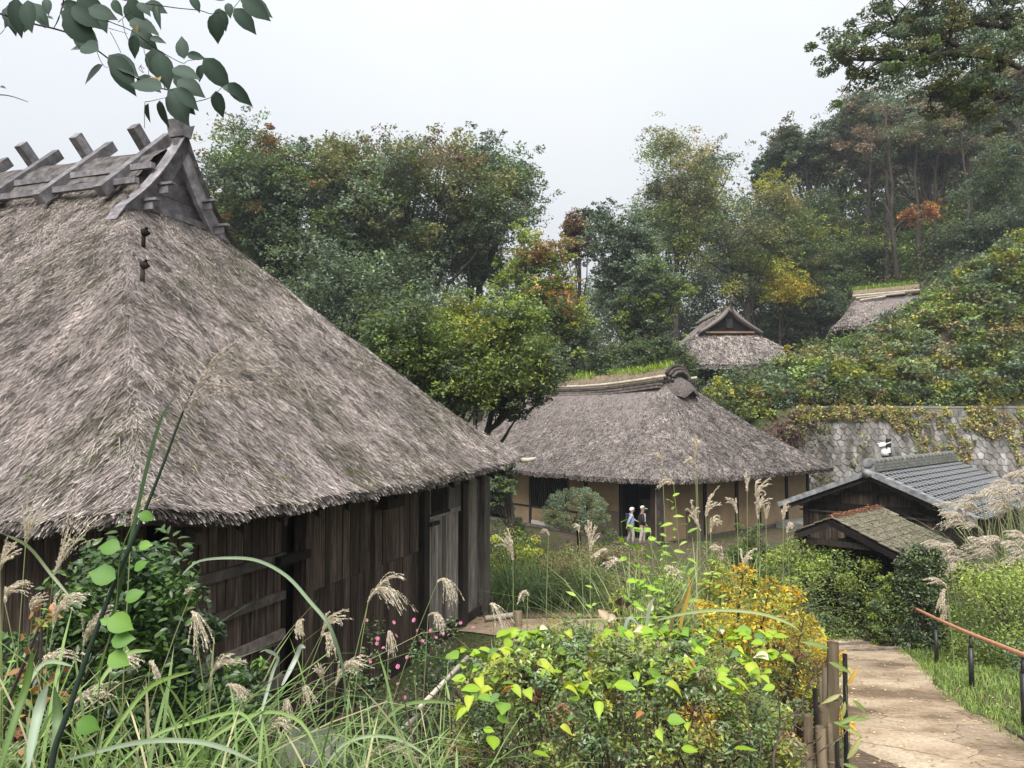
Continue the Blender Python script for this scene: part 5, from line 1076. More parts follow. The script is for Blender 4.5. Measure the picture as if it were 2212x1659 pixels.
# the cloud crown sits on a bare trunk
def crownfix(): pass
azg = [MG * 1.2, LG * .8, DG * 1.3]
shrub('round_shrub', 'dark rounded clipped evergreen shrub beside the mossy shed', 1930, 2050, 1142, 1335, 15.4, [DG * .9, DG * 1.3, MG * .8], [3, 2, 2], 15000, .07, nc=80, box=.25, mat=GLOSS)
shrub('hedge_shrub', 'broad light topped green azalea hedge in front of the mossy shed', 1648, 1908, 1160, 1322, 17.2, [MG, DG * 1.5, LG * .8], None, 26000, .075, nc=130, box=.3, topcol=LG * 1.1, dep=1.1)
shrub('small_shrub', 'smaller light green shrub between the broad hedge and the dark round one', 1876, 1972, 1228, 1345, 15.8, [MG, LG * .8, DG * 1.5], None, 9000, .07, nc=50, topcol=LG)
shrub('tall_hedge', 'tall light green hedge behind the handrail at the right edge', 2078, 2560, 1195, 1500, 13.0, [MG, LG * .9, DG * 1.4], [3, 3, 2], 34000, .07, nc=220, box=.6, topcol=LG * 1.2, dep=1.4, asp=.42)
shrub('low_shrub', 'dark leafy low shrub under the handrail at the right', 2135, 2440, 1390, 1600, 11.4, [MG, DG * 1.4, BG * 1.2], None, 14000, .055, nc=90, dep=.8)
shrub('clipped_hedge', 'low clipped brownish hedge along the farmhouse yard', 1190, 1400, 1172, 1232, 22.5, [OLV, BRN * 1.2, OLV * 1.2, TAN * .8], None, 12000, .06, nc=70, box=.8, dep=.7)
shrub('garden_shrub', 'yellow flowering green shrub right beside the barn corner', 1040, 1180, 1112, 1210, 20.5, [LG, YG * .8, MG, LG], None, 14000, .06, nc=80, topcol=YG * 1.1)
shrub('garden_shrub', 'dark green low bush against the left farmhouse wall', 1040, 1165, 1096, 1140, 26, [MG * .8, DG, BG], None, 9000, .07, nc=50)
shrub('garden_shrub', 'small dark green bush left of the two walkers', 1290, 1350, 1128, 1180, 25, [DG * 1.3, MG * .8], None, 6000, .06, nc=30)
shrub('garden_shrub', 'rounded spiky bush in front of the farmhouse end wall', 1563, 1682, 1124, 1215, 22, [MG, DG * 1.3, LG * .7], None, 10000, .1, nc=50, asp=.3)
shrub('yard_shrub', 'olive green mound of bushes between hedge and flower bed', 1150, 1330, 1165, 1235, 19.5, [OLV * 1.1, MG, TAN * .9, LG * .7], None, 12000, .06, nc=70)
shrub('yellow_bush', 'golden yellow autumn bush beyond the front hedge', 1480, 1800, 1238, 1460, 8.3, [YEL, [.62, .4, .03], YG * 1.3, [.22, .12, .05], OLV], [6, 3, 3, 1, 1], 17000, .055, nc=90, box=.1, dep=.9, asp=.45)
shrub('reddish_shrub', 'brownish green azalea at the path edge past the bamboo stakes', 1640, 1810, 1300, 1500, 7.2, [OLV, MG * .9, [.16, .08, .04], YG * .7], None, 10000, .035, nc=60, dep=.5)
for X0, X1, Yt, d, cs, lab in ((1285, 1400, 1222, 11.0, [LG, MG, YG], 'loose yellow green bush left of the tall weed in the bed'), (1400, 1500, 1205, 12.0, [MG * 1.2, LG, OLV], 'leafy green bush in the bed below the door of the farmhouse'), (1500, 1600, 1190, 13.0, [LG, YG, [.42, .36, .1]], 'yellowish leafy bush at the back of the bed'), (1590, 1670, 1210, 13.5, [LG, MG * 1.2], 'light green bush joining the broad azalea hedge'), (1385, 1500, 1270, 9.2, [OLV * 1.1, MG * 1.2, LG], 'mixed olive green bush just left of the golden bush')):
    shrub('garden_bush', lab, X0, X1, Yt, Yt + 110, d, cs, None, 7000, .075, nc=46, rc=.3, asp=.42, up=.3)
# ------------------------------------------------------------------ grasses
def tussock(label, X0, X1, Yt, d, n, cols, ln=.95, wd=.018, cat='grass clump', name='grass_tussock', group=None, dep=.6):
    a, b = P(X0, Yt, d), P(X1, Yt, d); cx = (a[0] + b[0]) / 2; g0 = gz(cx, d); h = a[2] - g0; rx = (b[0] - a[0]) / 2
    root = thing(name, (cx, d, g0), label, cat, group); n_ = n; pt = np.stack([cx + rng.normal(0, rx * .35, n_), d + rng.normal(0, dep * .5, n_), np.full(n_, 0.)], 1); pt[:, 2] = ground(pt[:, 0], pt[:, 1])
    lb = LB(); lb.add(*blades(None, pt, h * 1.15, wd, palette(n_, cols, None, .2), ln, 5)); lb.out('blades', LEAF, root, kind='stuff'); return root
GB = [[.1, .15, .06], [.14, .2, .08], [.08, .12, .05]]
for i, (X0, X1, Yt, d, lab) in enumerate(((1050, 1150, 1195, 18.6, 'arching blue green grass clump beside the barn corner'), (1130, 1240, 1215, 19.2, 'middle arching grass clump at the edge of the dirt clearing'), (1215, 1300, 1225, 19.0, 'right arching grass clump at the edge of the dirt clearing'), (1400, 1480, 1215, 14, 'tall arching grass clump in the flower bed below the walkers'), (1480, 1570, 1225, 12.5, 'tall grass clump in the middle of the flower bed'), (1570, 1650, 1235, 13.5, 'tall grass clump left of the broad azalea hedge'), (1330, 1420, 1250, 10.5, 'pale grass clump behind the front hedge'))):
    tussock(lab, X0, X1, Yt, d, 420 if i < 3 else 200, GB if i < 3 else [[.22, .29, .09], [.3, .33, .14], [.17, .24, .08]], 1.1 if i < 3 else .8, .016)
# ------------------------------------------------------------------ flower bed ground cover
def bedcov(name, n, xr, yr, nl, h, r, cols, leaf, region=None, asp=.5, mat=None):
    return field(name, n, xr, yr, lambda x, y: h(x, y), r, cols, None, nl, leaf, mat, cs=.9, up=.6, asp=asp, region=region)
barnside = lambda x, y: ((x - BC[0]) * VD[0] + (y - BC[1]) * VD[1]) < .0
pl = lambda x, y: x < np.interp(y, PYs, PLs) - .25
bedcov('flower_bed_plants', 900, (-2.5, 6.6), (6.3, 15.2), 75, lambda x, y: .3 + .5 * vn(x * .6, y * .6, 7) + .25 * sm(0.5, 3, x), (.1, .26), [MG * 1.1, LG * 1.1, DG * 1.4, OLV * 1.2, YG, LG * 1.1, MG * 1.3, [.35, .32, .12]], .06, lambda x, y: pl(x, y) & (((x - BC[0]) * VD[0] + (y - BC[1]) * VD[1]) < -1.2) & (vn(x * .7, y * .7, 99) > .22), .5)
bedcov('near_bank_plants', 520, (-5.5, 2.0), (3.2, 7.2), 75, lambda x, y: .35 + 0 * x, (.1, .24), [DG * 1.3, MG, LG * .8, OLV, MG], .05, lambda x, y: pl(x, y), .4)
lb = LB(); n = 3400; x = rng.uniform(-2.5, 6.3, n); y = rng.uniform(6.5, 15.3, n); k = pl(x, y) & (((x - BC[0]) * VD[0] + (y - BC[1]) * VD[1]) < -1.0) & (vn(x * .6, y * .6, 44) > .4); x = x[k]; y = y[k]; n = len(x)
lb.add(*blades(None, np.stack([x, y, ground(x, y)], 1), .85, .014, palette(n, [[.17, .24, .07], [.26, .28, .12], [.4, .36, .2], [.11, .16, .06]]), .8, 5)); lb.out('bed_grass', LEAF, kind='stuff')
# beyond the clearing, up to the farmhouse
bedcov('yard_plants', 420, (-1.5, 13), (19.3, 27.5), 60, lambda x, y: .35 + .35 * vn(x * .5, y * .5, 8), (.18, .42), [OLV, MG, LG * .8, TAN * .8, MG, DG * 1.3], .09, lambda x, y: (y < 21.5 + 2 * vn(x, y, 1)) | (x < 3) | (x > 6.5), .5)
# moss by the barn, grass verge by the path
lb = LB(); n = 33000; y = rng.uniform(3, 20, n) ; y = 3 + (y - 3) ** 1.0; rr_ = np.interp(y, PYs, PRs); x = rr_ + rng.uniform(-.12, 2.6, n) ** 1.0 + .1 * rng.normal(size=n) * 0
k = (rng.random(n) < sm(-.35, .05, x - rr_ - .18 * vn(y * 2, 1, 6)) * (.35 + .65 * vn(x * 2, y * 2, 12))) ; x = x[k]; y = y[k]
x2 = rng.uniform(5.0, 11, 15000); y2 = rng.uniform(17.3, 20, 15000); k = (y2 > 17.6 + .5 * vn(x2, 2, 3)) ; x = np.concatenate([x, x2[k]]); y = np.concatenate([y, y2[k]]); n = len(x)
cg = palette(n, [[.16, .25, .05], [.22, .32, .065], [.27, .34, .09], [.12, .18, .045]], None, .18); cg *= (.75 + .5 * fbm(x * .9, y * .9, 2))[:, None]
lb.add(*blades(None, np.stack([x, y, ground(x, y)], 1), .13, .011, cg, .9, 2)); lb.out('grass_verge', LEAF, kind='stuff')
lb = LB(); n = 15000; u = rng.uniform(.5, 12, n); v = rng.uniform(-1.6, .6, n); q = H.w(u, v, 0); q[:, 2] = ground(q[:, 0], q[:, 1]) + .006; k = vn(q[:, 0] * 1.5, q[:, 1] * 1.5, 3) > .3; q = q[k]
lb.add(*blades(None, q, .035, .014, palette(len(q), [[.075, .095, .03], [.1, .12, .04], [.05, .07, .02]]), 1.0, 2)); lb.out('moss_by_barn', LEAF, kind='stuff')
# fallen leaves
lb = LB(); n = 900; y = 3.5 + 13 * rng.random(n) ** 1.2; lft = np.interp(y, PYs, PLs); rgt = np.interp(y, PYs, PRs); f = rng.random(n); f = np.where(rng.random(n) < .5, f ** 3, 1 - f ** 4); x = lft + (rgt - lft + .5) * f
lb.add(*leaves(np.stack([x, y, ground(x, y) + .034], 1), .045, .026, palette(n, [[.6, .5, .26], [.5, .4, .2], [.3, .2, .1], [.62, .55, .36]]), 6., 0)); lb.out('fallen_leaves', LEAF, kind='stuff')
lb = LB(); n = 500; x = rng.uniform(-3, 5, n); y = rng.uniform(15.3, 19.3, n); lb.add(*leaves(np.stack([x, y, ground(x, y) + .045], 1), .07, .045, palette(n, [[.5, .42, .22], [.3, .2, .1], [.2, .14, .08]]), 6., 0)); lb.out('fallen_leaves', LEAF, kind='stuff')
# log and bamboo bits in the clearing
a = P(1048, 1322, 16.3); b = P(1115, 1318, 16.6); mb = MB(); a[2] = gz(*a[:2]) + .12; b[2] = gz(*b[:2]) + .12
mb.tube([a, (a + b) / 2, b], .055, 8); o = mb.out('bamboo_pole', BAMBOOP, smooth=True); tag(o, 'pale bamboo pole lying on the ground by the barn corner', 'pole')
c = P(1118, 1335, 16.0); mb = MB(); mb.tube([[c[0], c[1], gz(*c[:2]) - .02], [c[0], c[1], gz(*c[:2]) + .34]], .1, 10); o = mb.out('wooden_stake', BAMBOO); tag(o, 'short weathered wooden stake at the end of the bamboo pole', 'stake')
mb = MB(); a = P(990, 1385, 14.0); b = P(930, 1440, 12.6); a[2] = gz(*a[:2]) + .08; b[2] = gz(*b[:2]) + .08; mb.box((a + b) / 2, (b - a) / 2, (.06, .03, 0), (0, 0, .04)); o = mb.out('fallen_board', BATTEN); tag(o, 'grey plank lying at the foot of the barn wall among pink flowers', 'plank')
mb = MB(); a = P(830, 1610, 7.6); b = P(905, 1545, 9.2); mb.tube([a, b], .035, 7); o = mb.out('fallen_bamboo', BAMBOOP, smooth=True); tag(o, 'slanting pale bamboo cane among the bed plants at the bottom', 'bamboo cane')
mb = MB(); a = P(905, 1530, 8.5); b = P(1010, 1420, 9.6); mb.tube([a, b], .03, 7); o = mb.out('fallen_bamboo', BAMBOOP, smooth=True); tag(o, 'thin tan cane leaning through the pink flowered bushes', 'bamboo cane')

# ------------------------------------------------------------------ pampas plumes
PCOL = [[.62, .55, .43], [.72, .66, .54], [.5, .42, .32]]
def plume(base, ctrl, tip, spread, nr_, cols, thin=.004, fuzz=.03, fan=.35):
    """racemes follow curves from base through ctrl to around tip"""
    base, ctrl, tip = map(np.asarray, (base, ctrl, tip)); L = np.linalg.norm(tip - base); P_ = []; D_ = []; lb = LB()
    for i in range(nr_):
        f = rng.uniform(0, .35); b = base * (1 - f * .6) + (base * .5 + ctrl * .5) * f * .6; sp_ = rng.normal(0, spread * L, 3) * [1, 1, .7]; l = rng.uniform(.6, 1.05); e = b + (tip - base) * l * rng.uniform(.75, 1.05) + sp_; c = b + (ctrl - base) * l + sp_ * fan
        t = np.linspace(0, 1, 15)[:, None]; q = (1 - t) ** 2 * b + 2 * t * (1 - t) * c + t * t * e; P_.append((q[1:] + q[:-1]) / 2); D_.append(unit(q[1:] - q[:-1]) * np.linalg.norm(q[1:] - q[:-1], axis=1, keepdims=True))
    P_ = np.concatenate(P_); D_ = np.concatenate(D_); n = len(P_); seg = np.linalg.norm(D_, axis=1); d = unit(D_); nr0 = unit(rng.normal(size=(n, 3)))
    lb.add(*straws(P_, d, unit(np.cross(d, nr0)), seg * 1.25, thin, palette(n, cols, None, .12), 0, .05))
    k = np.repeat(np.arange(n), 4); m = len(k); q = P_[k] + D_[k] * rng.uniform(-.5, .5, (m, 1)) + rng.normal(0, thin * .6, (m, 3)); d2 = unit(d[k] + rng.normal(0, .33, (m, 3))); lb.add(*straws(q, d2, unit(np.cross(d2, unit(rng.normal(size=(m, 3))))), fuzz, thin * .75, palette(m, cols, None, .2), 0, .1))
    return lb
def stalk(root, rootp, base, plm, th=.005, col=((.3, .34, .16))):
    mb = MB(); d = base - rootp; pts = curve(rootp, base, np.array([-d[0] * .12, -d[1] * .1, 0]), 8); mb.tube(pts, [th * (1.3 - .6 * k / 7) for k in range(8)], 4, col=tuple(np.array(col) * rng.uniform(.8, 1.2)), cap=False); mb.out('stem', LEAF, root, smooth=True)
    plm.out('plume', LEAF, root)
# left foreground: root X, base, ctrl, tip (photo grid), depth
LF = [(20, 55, 1180, 62, 1120, 75, 1080, 4.6, 9), (70, 115, 1245, 160, 1130, 190, 1085, 4.4, 14), (255, 285, 1120, 300, 1080, 330, 1062, 4.2, 9), (5, 0, 1230, 10, 1190, 40, 1170, 4.0, 12), (60, 115, 1355, 130, 1270, 175, 1285, 4.0, 16), (30, 70, 1330, 70, 1290, 92, 1282, 4.3, 12), (150, 180, 1395, 200, 1320, 245, 1310, 4.1, 14), (480, 415, 1322, 430, 1330, 442, 1420, 4.2, 12), (250, 412, 1285, 405, 1270, 405, 1268, 4.3, 5), (350, 455, 1460, 480, 1415, 512, 1428, 4.4, 14), (190, 240, 1450, 270, 1400, 312, 1422, 4.0, 12), (300, 325, 1430, 330, 1425, 345, 1475, 4.2, 9), (380, 490, 1480, 515, 1475, 540, 1520, 4.6, 14), (650, 655, 1340, 640, 1335, 645, 1385, 4.9, 9), (505, 695, 1370, 715, 1320, 745, 1325, 4.8, 13), (560, 697, 1372, 718, 1360, 722, 1432, 4.8, 8), (730, 795, 1300, 830, 1232, 885, 1318, 5.2, 20), (690, 796, 1300, 840, 1220, 875, 1238, 5.2, 4), (755, 945, 1258, 972, 1232, 985, 1310, 5.6, 16), (705, 725, 1480, 750, 1415, 785, 1428, 4.7, 22), (830, 840, 1370, 842, 1350, 847, 1420, 5.3, 10), (900, 925, 1330, 950, 1312, 960, 1370, 6.0, 12), (1110, 1060, 1305, 1070, 1302, 1095, 1380, 6.2, 12), (660, 663, 1490, 655, 1470, 675, 1530, 4.7, 8), (610, 620, 1515, 615, 1500, 622, 1570, 4.6, 6), (820, 825, 1625, 860, 1595, 900, 1640, 4.6, 14), (150, 160, 1520, 200, 1480, 240, 1500, 3.8, 12), (60, 90, 1440, 120, 1395, 160, 1410, 3.9, 12), (560, 585, 1580, 600, 1545, 640, 1570, 4.3, 10), (100, 10, 1300, 20, 1250, 55, 1262, 4.5, 12), (640, 700, 1480, 690, 1440, 680, 1430, 4.8, 8)]
lab3 = [('pampas_grass', 'flowering pampas grass clump at the lower left corner', lambda X: X < 360), ('pampas_grass', 'pampas grass clump in front of the batten door', lambda X: 360 <= X < 700), ('pampas_grass', 'pampas grass clump with large drooping plumes before the barn wall boards', lambda X: X >= 700)]
for nm, lab, cond in lab3:
    its = [q for q in LF if cond(q[1])]; cx = P(its[0][1], 1400, 4.6); rt_ = thing(nm, (cx[0], 4.6, gz(cx[0], 4.6)), lab, 'pampas grass')
    for (rX, bx, by, cX, cY, tX, tY, d, nr_) in its:
        base, ctrl, tip = P(bx, by, d), P(cX, cY, d - .05), P(tX, tY, d - .1); rp_ = P(rX, 1700, d + .15); g0 = gz(rp_[0], rp_[1]); rp_[2] = min(g0, rp_[2]); stalk(rt_, rp_, base, plume(base, ctrl, tip, .14, nr_ + 4, PCOL, .0031, .017), .004)
    n = 520 if 'corner' in lab else 240; X0, X1 = (-250, 480) if 'corner' in lab else ((300, 720) if 'door' in lab else (700, 1050)); d = rng.uniform(3.2, 5.4, n); xx = np.array([P(X, 1500, dd)[0] for X, dd in zip(rng.uniform(X0, X1, n), d)])
    pt = np.stack([xx, d, ground(xx, d) - .02], 1); top = np.array([P(1000, 1600 - (130 if 'corner' in lab else 20) , dd)[2] for dd in d]); hh = np.maximum(top - pt[:, 2], .3)
    an = rng.uniform(0, 2 * math.pi, n); lb = LB()
    for q in range(n): lb.add(*blades(None, pt[q:q + 1], hh[q] * rng.uniform(.9, 1.45), .0115 * rng.uniform(.5, 1.7), palette(1, [[.15, .24, .07], [.2, .29, .1], [.1, .16, .05], [.28, .36, .14], [.18, .28, .08], [.44, .4, .24]], None, .2), .9, 7))
    lb.out('blades', LEAF, rt_, kind='stuff')
# prominent arching blades (photo grid polylines)
arcs = [([(395, 1240), (430, 1212), (500, 1205), (560, 1212), (620, 1245), (670, 1300), (710, 1350), (735, 1420), (745, 1480), (745, 1540)], 3.6, .016, [.18, .24, .15]), ([(150, 1640), (290, 1605), (400, 1600), (480, 1615), (560, 1650)], 2.6, .018, [.24, .3, .2]), ([(400, 1659), (450, 1600), (560, 1540), (650, 1560), (700, 1659)], 3.2, .016, [.18, .26, .08]), ([(0, 1150), (60, 1180), (110, 1240), (160, 1300)], 3.2, .014, [.22, .26, .15]), ([(110, 1659), (120, 1600), (125, 1540), (118, 1480)], 2.1, .03, [.12, .18, .08]), ([(62, 1659), (72, 1590), (88, 1520), (105, 1480)], 2.1, .033, [.27, .33, .24]), ([(0, 1659), (30, 1560), (60, 1470), (70, 1400)], 2.8, .03, [.09, .15, .04]), ([(610, 1480), (625, 1450), (640, 1420), (650, 1397), (660, 1400)], 4.5, .03, [.36, .4, .34]), ([(780, 1659), (800, 1600), (860, 1530), (930, 1515), (1000, 1525)], 4.2, .02, [.16, .23, .08]), ([(200, 1500), (240, 1440), (280, 1410), (330, 1405)], 3.4, .02, [.2, .28, .1]), ([(40, 1550), (60, 1480), (100, 1430), (160, 1440)], 3.2, .02, [.24, .3, .18]), ([(700, 1659), (740, 1610), (800, 1590), (870, 1600), (930, 1640)], 3.6, .016, [.26, .34, .18]), ([(560, 1560), (570, 1520), (590, 1450), (600, 1420), (575, 1405), (560, 1410)], 4.3, .02, [.3, .36, .28]), ([(200, 1659), (260, 1560), (330, 1480), (420, 1450)], 3.0, .018, [.14, .22, .05]), ([(250, 1659), (330, 1590), (420, 1560), (520, 1540), (560, 1600)], 3.3, .016, [.2, .3, .1]), ([(1180, 1362), (1240, 1340), (1500, 1330)], 7, .01, [.3, .3, .15]), ([(1420, 1340), (1480, 1325), (1560, 1318), (1640, 1325), (1700, 1345), (1730, 1365)], 5.6, .024, [.26, .32, .14])]
pr = thing('tall_reed', (P(70, 1659, 2.2)[0], 2.2, gz(-1.2, 2.2)), 'tall dark stemmed reed with one large feathery plume rising in front of the barn roof', 'reed')
rbl = thing('broad_leaved_grass', (-.6, 3.2, gz(-.6, 3.2)), 'long arching strap leaves curving in front of the barn door', 'grass clump')
def smoothpoly(pts, k=5):
    pts = np.array(pts, float); n = len(pts); out_ = []
    for i in range(n - 1):
        p0, p1, p2, p3 = pts[max(i - 1, 0)], pts[i], pts[i + 1], pts[min(i + 2, n - 1)]
        for j in range(k):
            t = j / k; out_.append(.5 * ((2 * p1) + (-p0 + p2) * t + (2 * p0 - 5 * p1 + 4 * p2 - p3) * t * t + (-p0 + 3 * p1 - 3 * p2 + p3) * t ** 3))
    out_.append(pts[-1]); return np.array(out_)
for pts, d, wd, c in arcs:
    q = smoothpoly(pts, 4); w3 = np.array([P(x, y, d + .25 * math.sin(i * .2)) for i, (x, y) in enumerate(q)]); m_ = len(w3); mb = MB(); tg = np.gradient(w3, axis=0); sdv = unit(np.cross(tg, [0.1, -1, .35]))
    V = []
    for i in range(m_):
        f = i / (m_ - 1); wk = wd * min(1, 3.0 * (1 - f) ** .8 + .02) * min(1, .5 + f * 2); V += [w3[i] - sdv[i] * wk / 2, w3[i] + np.array([0, .15, -.25]) * wk, w3[i] + sdv[i] * wk / 2]
    F = []
    for i in range(m_ - 1): a = 3 * i; F += [(a, a + 1, a + 4, a + 3), (a + 1, a + 2, a + 5, a + 4)]
    cl = np.tile(c, (len(V), 1)); cl[1::3] *= 1.35; obj('blade', V, F, LEAF, rbl, cl, smooth=True)
# the tall reed
q = smoothpoly([(95, 1900), (110, 1659), (150, 1530), (220, 1330), (290, 1160), (350, 1010), (395, 890), (425, 830)], 4); w3 = [P(x, y, 2.0 + .0005 * i) for i, (x, y) in enumerate(q)]; m_ = len(w3); mb = MB(); mb.tube(w3, [.0095 * (1 - .8 * i / (m_ - 1)) for i in range(m_)], 7, col=(.035, .055, .04), cap=False); mb.out('stem', LEAF, pr, smooth=True)
tips = [((470, 745), (560, 672)), ((480, 740), (575, 690)), ((500, 760), (600, 735)), ((520, 770), (640, 790)), ((500, 765), (620, 745)), ((490, 790), (590, 815)), ((520, 790), (655, 885)), ((540, 790), (640, 860)), ((500, 800), (610, 885)), ((480, 820), (560, 870)), ((470, 760), (550, 705)), ((465, 770), (540, 730)), ((540, 770), (650, 830)), ((520, 770), (630, 790))]
lb = LB()
for (c_, t_) in tips:
    s0 = q[-1 - rng.integers(0, 5)]; b = P(s0[0], s0[1], 2.0); sub = plume(b, P(*c_, 1.98), P(*t_, 1.97 + rng.normal(0, .03)), .008, 1, [[.4, .33, .27], [.5, .43, .36], [.3, .24, .2]], .0021, .011, 1.)
    for V_, F_, C_ in zip(sub.V, sub.F, sub.C): lb.add(V_, F_ - F_.min(), C_)
lb.out('plume', LEAF, pr)
mb_pts = smoothpoly([(245, 1330), (290, 1130), (320, 1000), (350, 900), (388, 845)], 4); w3 = np.array([P(x, y, 2.02) for x, y in mb_pts]); tg = np.gradient(w3, axis=0); sdv = unit(np.cross(tg, [0., -1, .2])); V = []
for i in range(len(w3)): wk = .011 * min(1, 2.5 * (1 - i / (len(w3) - 1)) + .03); V += [w3[i] - sdv[i] * wk / 2, w3[i] + sdv[i] * wk / 2]
obj('blade', V, [(2 * i, 2 * i + 1, 2 * i + 3, 2 * i + 2) for i in range(len(w3) - 1)], LEAF, pr, np.tile([.05, .09, .04], (len(V), 1)))
# middle distance stalks over the farmhouse and the bed
MF = [(1510, 1502, 985, 1500, 945, 1500, 928, 14, 6, .8), (1515, 1505, 1010, 1490, 985, 1480, 1000, 14, 7, .8), (1445, 1430, 1005, 1428, 975, 1410, 972, 15, 7, .8), (1480, 1455, 1045, 1445, 1030, 1420, 1050, 14, 6, .8), (1615, 1614, 1060, 1612, 1030, 1612, 1018, 15, 8, .8), (1640, 1640, 1090, 1630, 1045, 1660, 1038, 14, 14, 1), (1632, 1637, 1120, 1632, 1080, 1655, 1070, 14, 8, 1), (1530, 1525, 1115, 1530, 1078, 1550, 1068, 13, 10, 1), (1515, 1512, 1145, 1490, 1085, 1495, 1085, 13, 12, 1), (1600, 1592, 1110, 1585, 1080, 1570, 1072, 14, 8, .8), (1690, 1692, 1120, 1695, 1100, 1702, 1085, 13, 9, 1), (1655, 1655, 1120, 1655, 1105, 1655, 1094, 14, 6, .8), (1540, 1535, 1150, 1540, 1110, 1560, 1120, 13, 12, 1), (1110, 1108, 1210, 1100, 1160, 1082, 1140, 12, 9, 1), (1275, 1275, 1190, 1275, 1150, 1276, 1130, 12, 10, 1), (1262, 1250, 1150, 1252, 1125, 1240, 1140, 16, 8, .8), (1400, 1310, 1190, 1300, 1182, 1280, 1205, 12, 10, 1), (1440, 1340, 1212, 1330, 1205, 1300, 1225, 12, 9, 1), (1180, 1185, 1155, 1180, 1140, 1170, 1150, 17, 6, .8), (1555, 1560, 1210, 1550, 1170, 1535, 1175, 11, 9, 1), (1475, 1470, 1250, 1450, 1215, 1430, 1230, 10, 9, 1), (1600, 1606, 1225, 1610, 1195, 1625, 1190, 11, 7, 1), (1710, 1700, 1150, 1705, 1120, 1715, 1135, 14, 7, .8), (1420, 1405, 1150, 1400, 1135, 1390, 1150, 15, 6, .8), (1135, 1140, 1285, 1130, 1270, 1120, 1300, 11, 7, 1)]
rt_ = thing('pampas_grass', (*P(1560, 1300, 13.5)[:2], gz(P(1560, 1300, 13.5)[0], 13.5)), 'scattered tall pampas stalks standing before the farmhouse end wall', 'pampas grass')
rt2 = thing('pampas_grass', (*P(1200, 1300, 12.5)[:2], gz(P(1200, 1300, 12.5)[0], 12.5)), 'few pampas stalks with slim plumes near the clearing and the clipped pine', 'pampas grass')
for (rX, bx, by, cX, cY, tX, tY, d, nr_, s_) in MF:
    r_ = rt_ if bx > 1350 else rt2; base, ctrl, tip = P(bx, by, d), P(cX, cY, d), P(tX, tY, d); rp_ = P(rX, 1300, d); rp_[2] = gz(rp_[0], d) - .02; stalk(r_, rp_, base, plume(base, ctrl, tip, .16, nr_, PCOL, .0105, .05), .009)
# dense pampas behind the right hedge
for lab, xr, yr, dr_, cnt in (('dense pampas clump with feathery plumes bending left over the tiled roof', (2060, 2320), (1010, 1120), (16.2, 17.6), 44), ('lower row of pampas plumes drooping over the tall hedge at right', (2020, 2300), (1130, 1215), (15.2, 16.2), 34)):
    rt_ = thing('pampas_grass', (*P(2130, 1300, dr_[0])[:2], gz(P(2130, 1300, dr_[0])[0], dr_[0])), lab, 'pampas grass')
    for i in range(cnt):
        d = rng.uniform(*dr_); bx = rng.uniform(*xr); lo = 1140 - (bx - 2060) * .55 if yr[0] < 1100 else 1205 - (bx - 2020) * .1; by = lo + rng.uniform(-25, 45); by = max(by, yr[0]); ln_ = rng.uniform(32, 60)
        base = P(bx, by, d); ctrl = P(bx - ln_ * .35, by - ln_ * .5, d); tip = P(bx - ln_, by - ln_ * .12 + rng.uniform(-12, 18), d); rp_ = P(bx + rng.uniform(20, 90), 1330, d); rp_[2] = gz(rp_[0], d) - .02
        stalk(rt_, rp_, base, plume(base, ctrl, tip, .1, 20, [[.6, .54, .45], [.7, .64, .54], [.52, .45, .37]], .0085, .05), .009)
    n = 420; d = rng.uniform(dr_[0], dr_[1] + .8, n); xx = np.array([P(X, 1300, dd)[0] for X, dd in zip(rng.uniform(2130, 2450, n), d)]); pt = np.stack([xx, d, ground(xx, d)], 1); lb = LB(); lb.add(*blades(None, pt, 2.9 if yr[0] < 1100 else 2.3, .022, palette(n, [[.14, .2, .07], [.2, .25, .1], [.32, .3, .17]]), .55, 6)); lb.out('blades', LEAF, rt_, kind='stuff')
rt_ = thing('pampas_grass', (*P(2030, 1300, 13.2)[:2], gz(P(2030, 1300, 13.2)[0], 13.2)), 'three drooping plumes hanging beside the handrail end', 'pampas grass')
for (rX, bx, by, cX, cY, tX, tY, d, nr_) in ((2060, 2045, 1268, 2020, 1240, 1990, 1248, 12.8, 8), (2062, 2040, 1275, 2035, 1275, 2028, 1325, 12.8, 12), (2060, 2048, 1310, 2040, 1310, 2032, 1345, 12.9, 9)):
    base, ctrl, tip = P(bx, by, d), P(cX, cY, d), P(tX, tY, d); rp_ = P(rX, 1400, d); rp_[2] = gz(rp_[0], d); stalk(rt_, rp_, base, plume(base, ctrl, tip, .1, nr_, PCOL, .009, .05), .008)
# ------------------------------------------------------------------ broad leaf meshes shared by their parts
def leafmesh(name, col, mat, L=1., W=.62, curl=.12, tipc=1.0, point=1.3, asym=0., droop=.25, vein=1.35):
    n = 6; V = []; C = []
    for i in range(n + 1):
        t = i / n; w_ = W / 2 * (math.sin(math.pi * min(1, t ** .8)) ** .75 if t < 1 else 0) * (1 - .25 * (t > .8)); y = t * L; z = -droop * t * t * L
        if i in (0, n): V.append((0, y, z)); C.append(np.array(col) * vein)
        else:
            V += [(-w_, y, z + curl * w_ * 1.5), (0, y, z), (w_, y, z + curl * w_ * 1.5)]; C += [np.array(col), np.array(col) * vein, np.array(col)]
    F = [(0, 2, 1), (0, 3, 2)]
    for i in range(n - 2):
        a = 1 + 3 * i; F += [(a, a + 1, a + 4, a + 3), (a + 1, a + 2, a + 5, a + 4)]
    a = 1 + 3 * (n - 2); F += [(a, a + 1, a + 3), (a + 1, a + 2, a + 3)]
    return meshdata(name, V, F, C, mat, True)
def rq(yd, zd):
    y = unit(np.array(yd, float)); x = unit(np.cross(y, np.array(zd, float))); z = np.cross(x, y); return rotq(x, y, z)
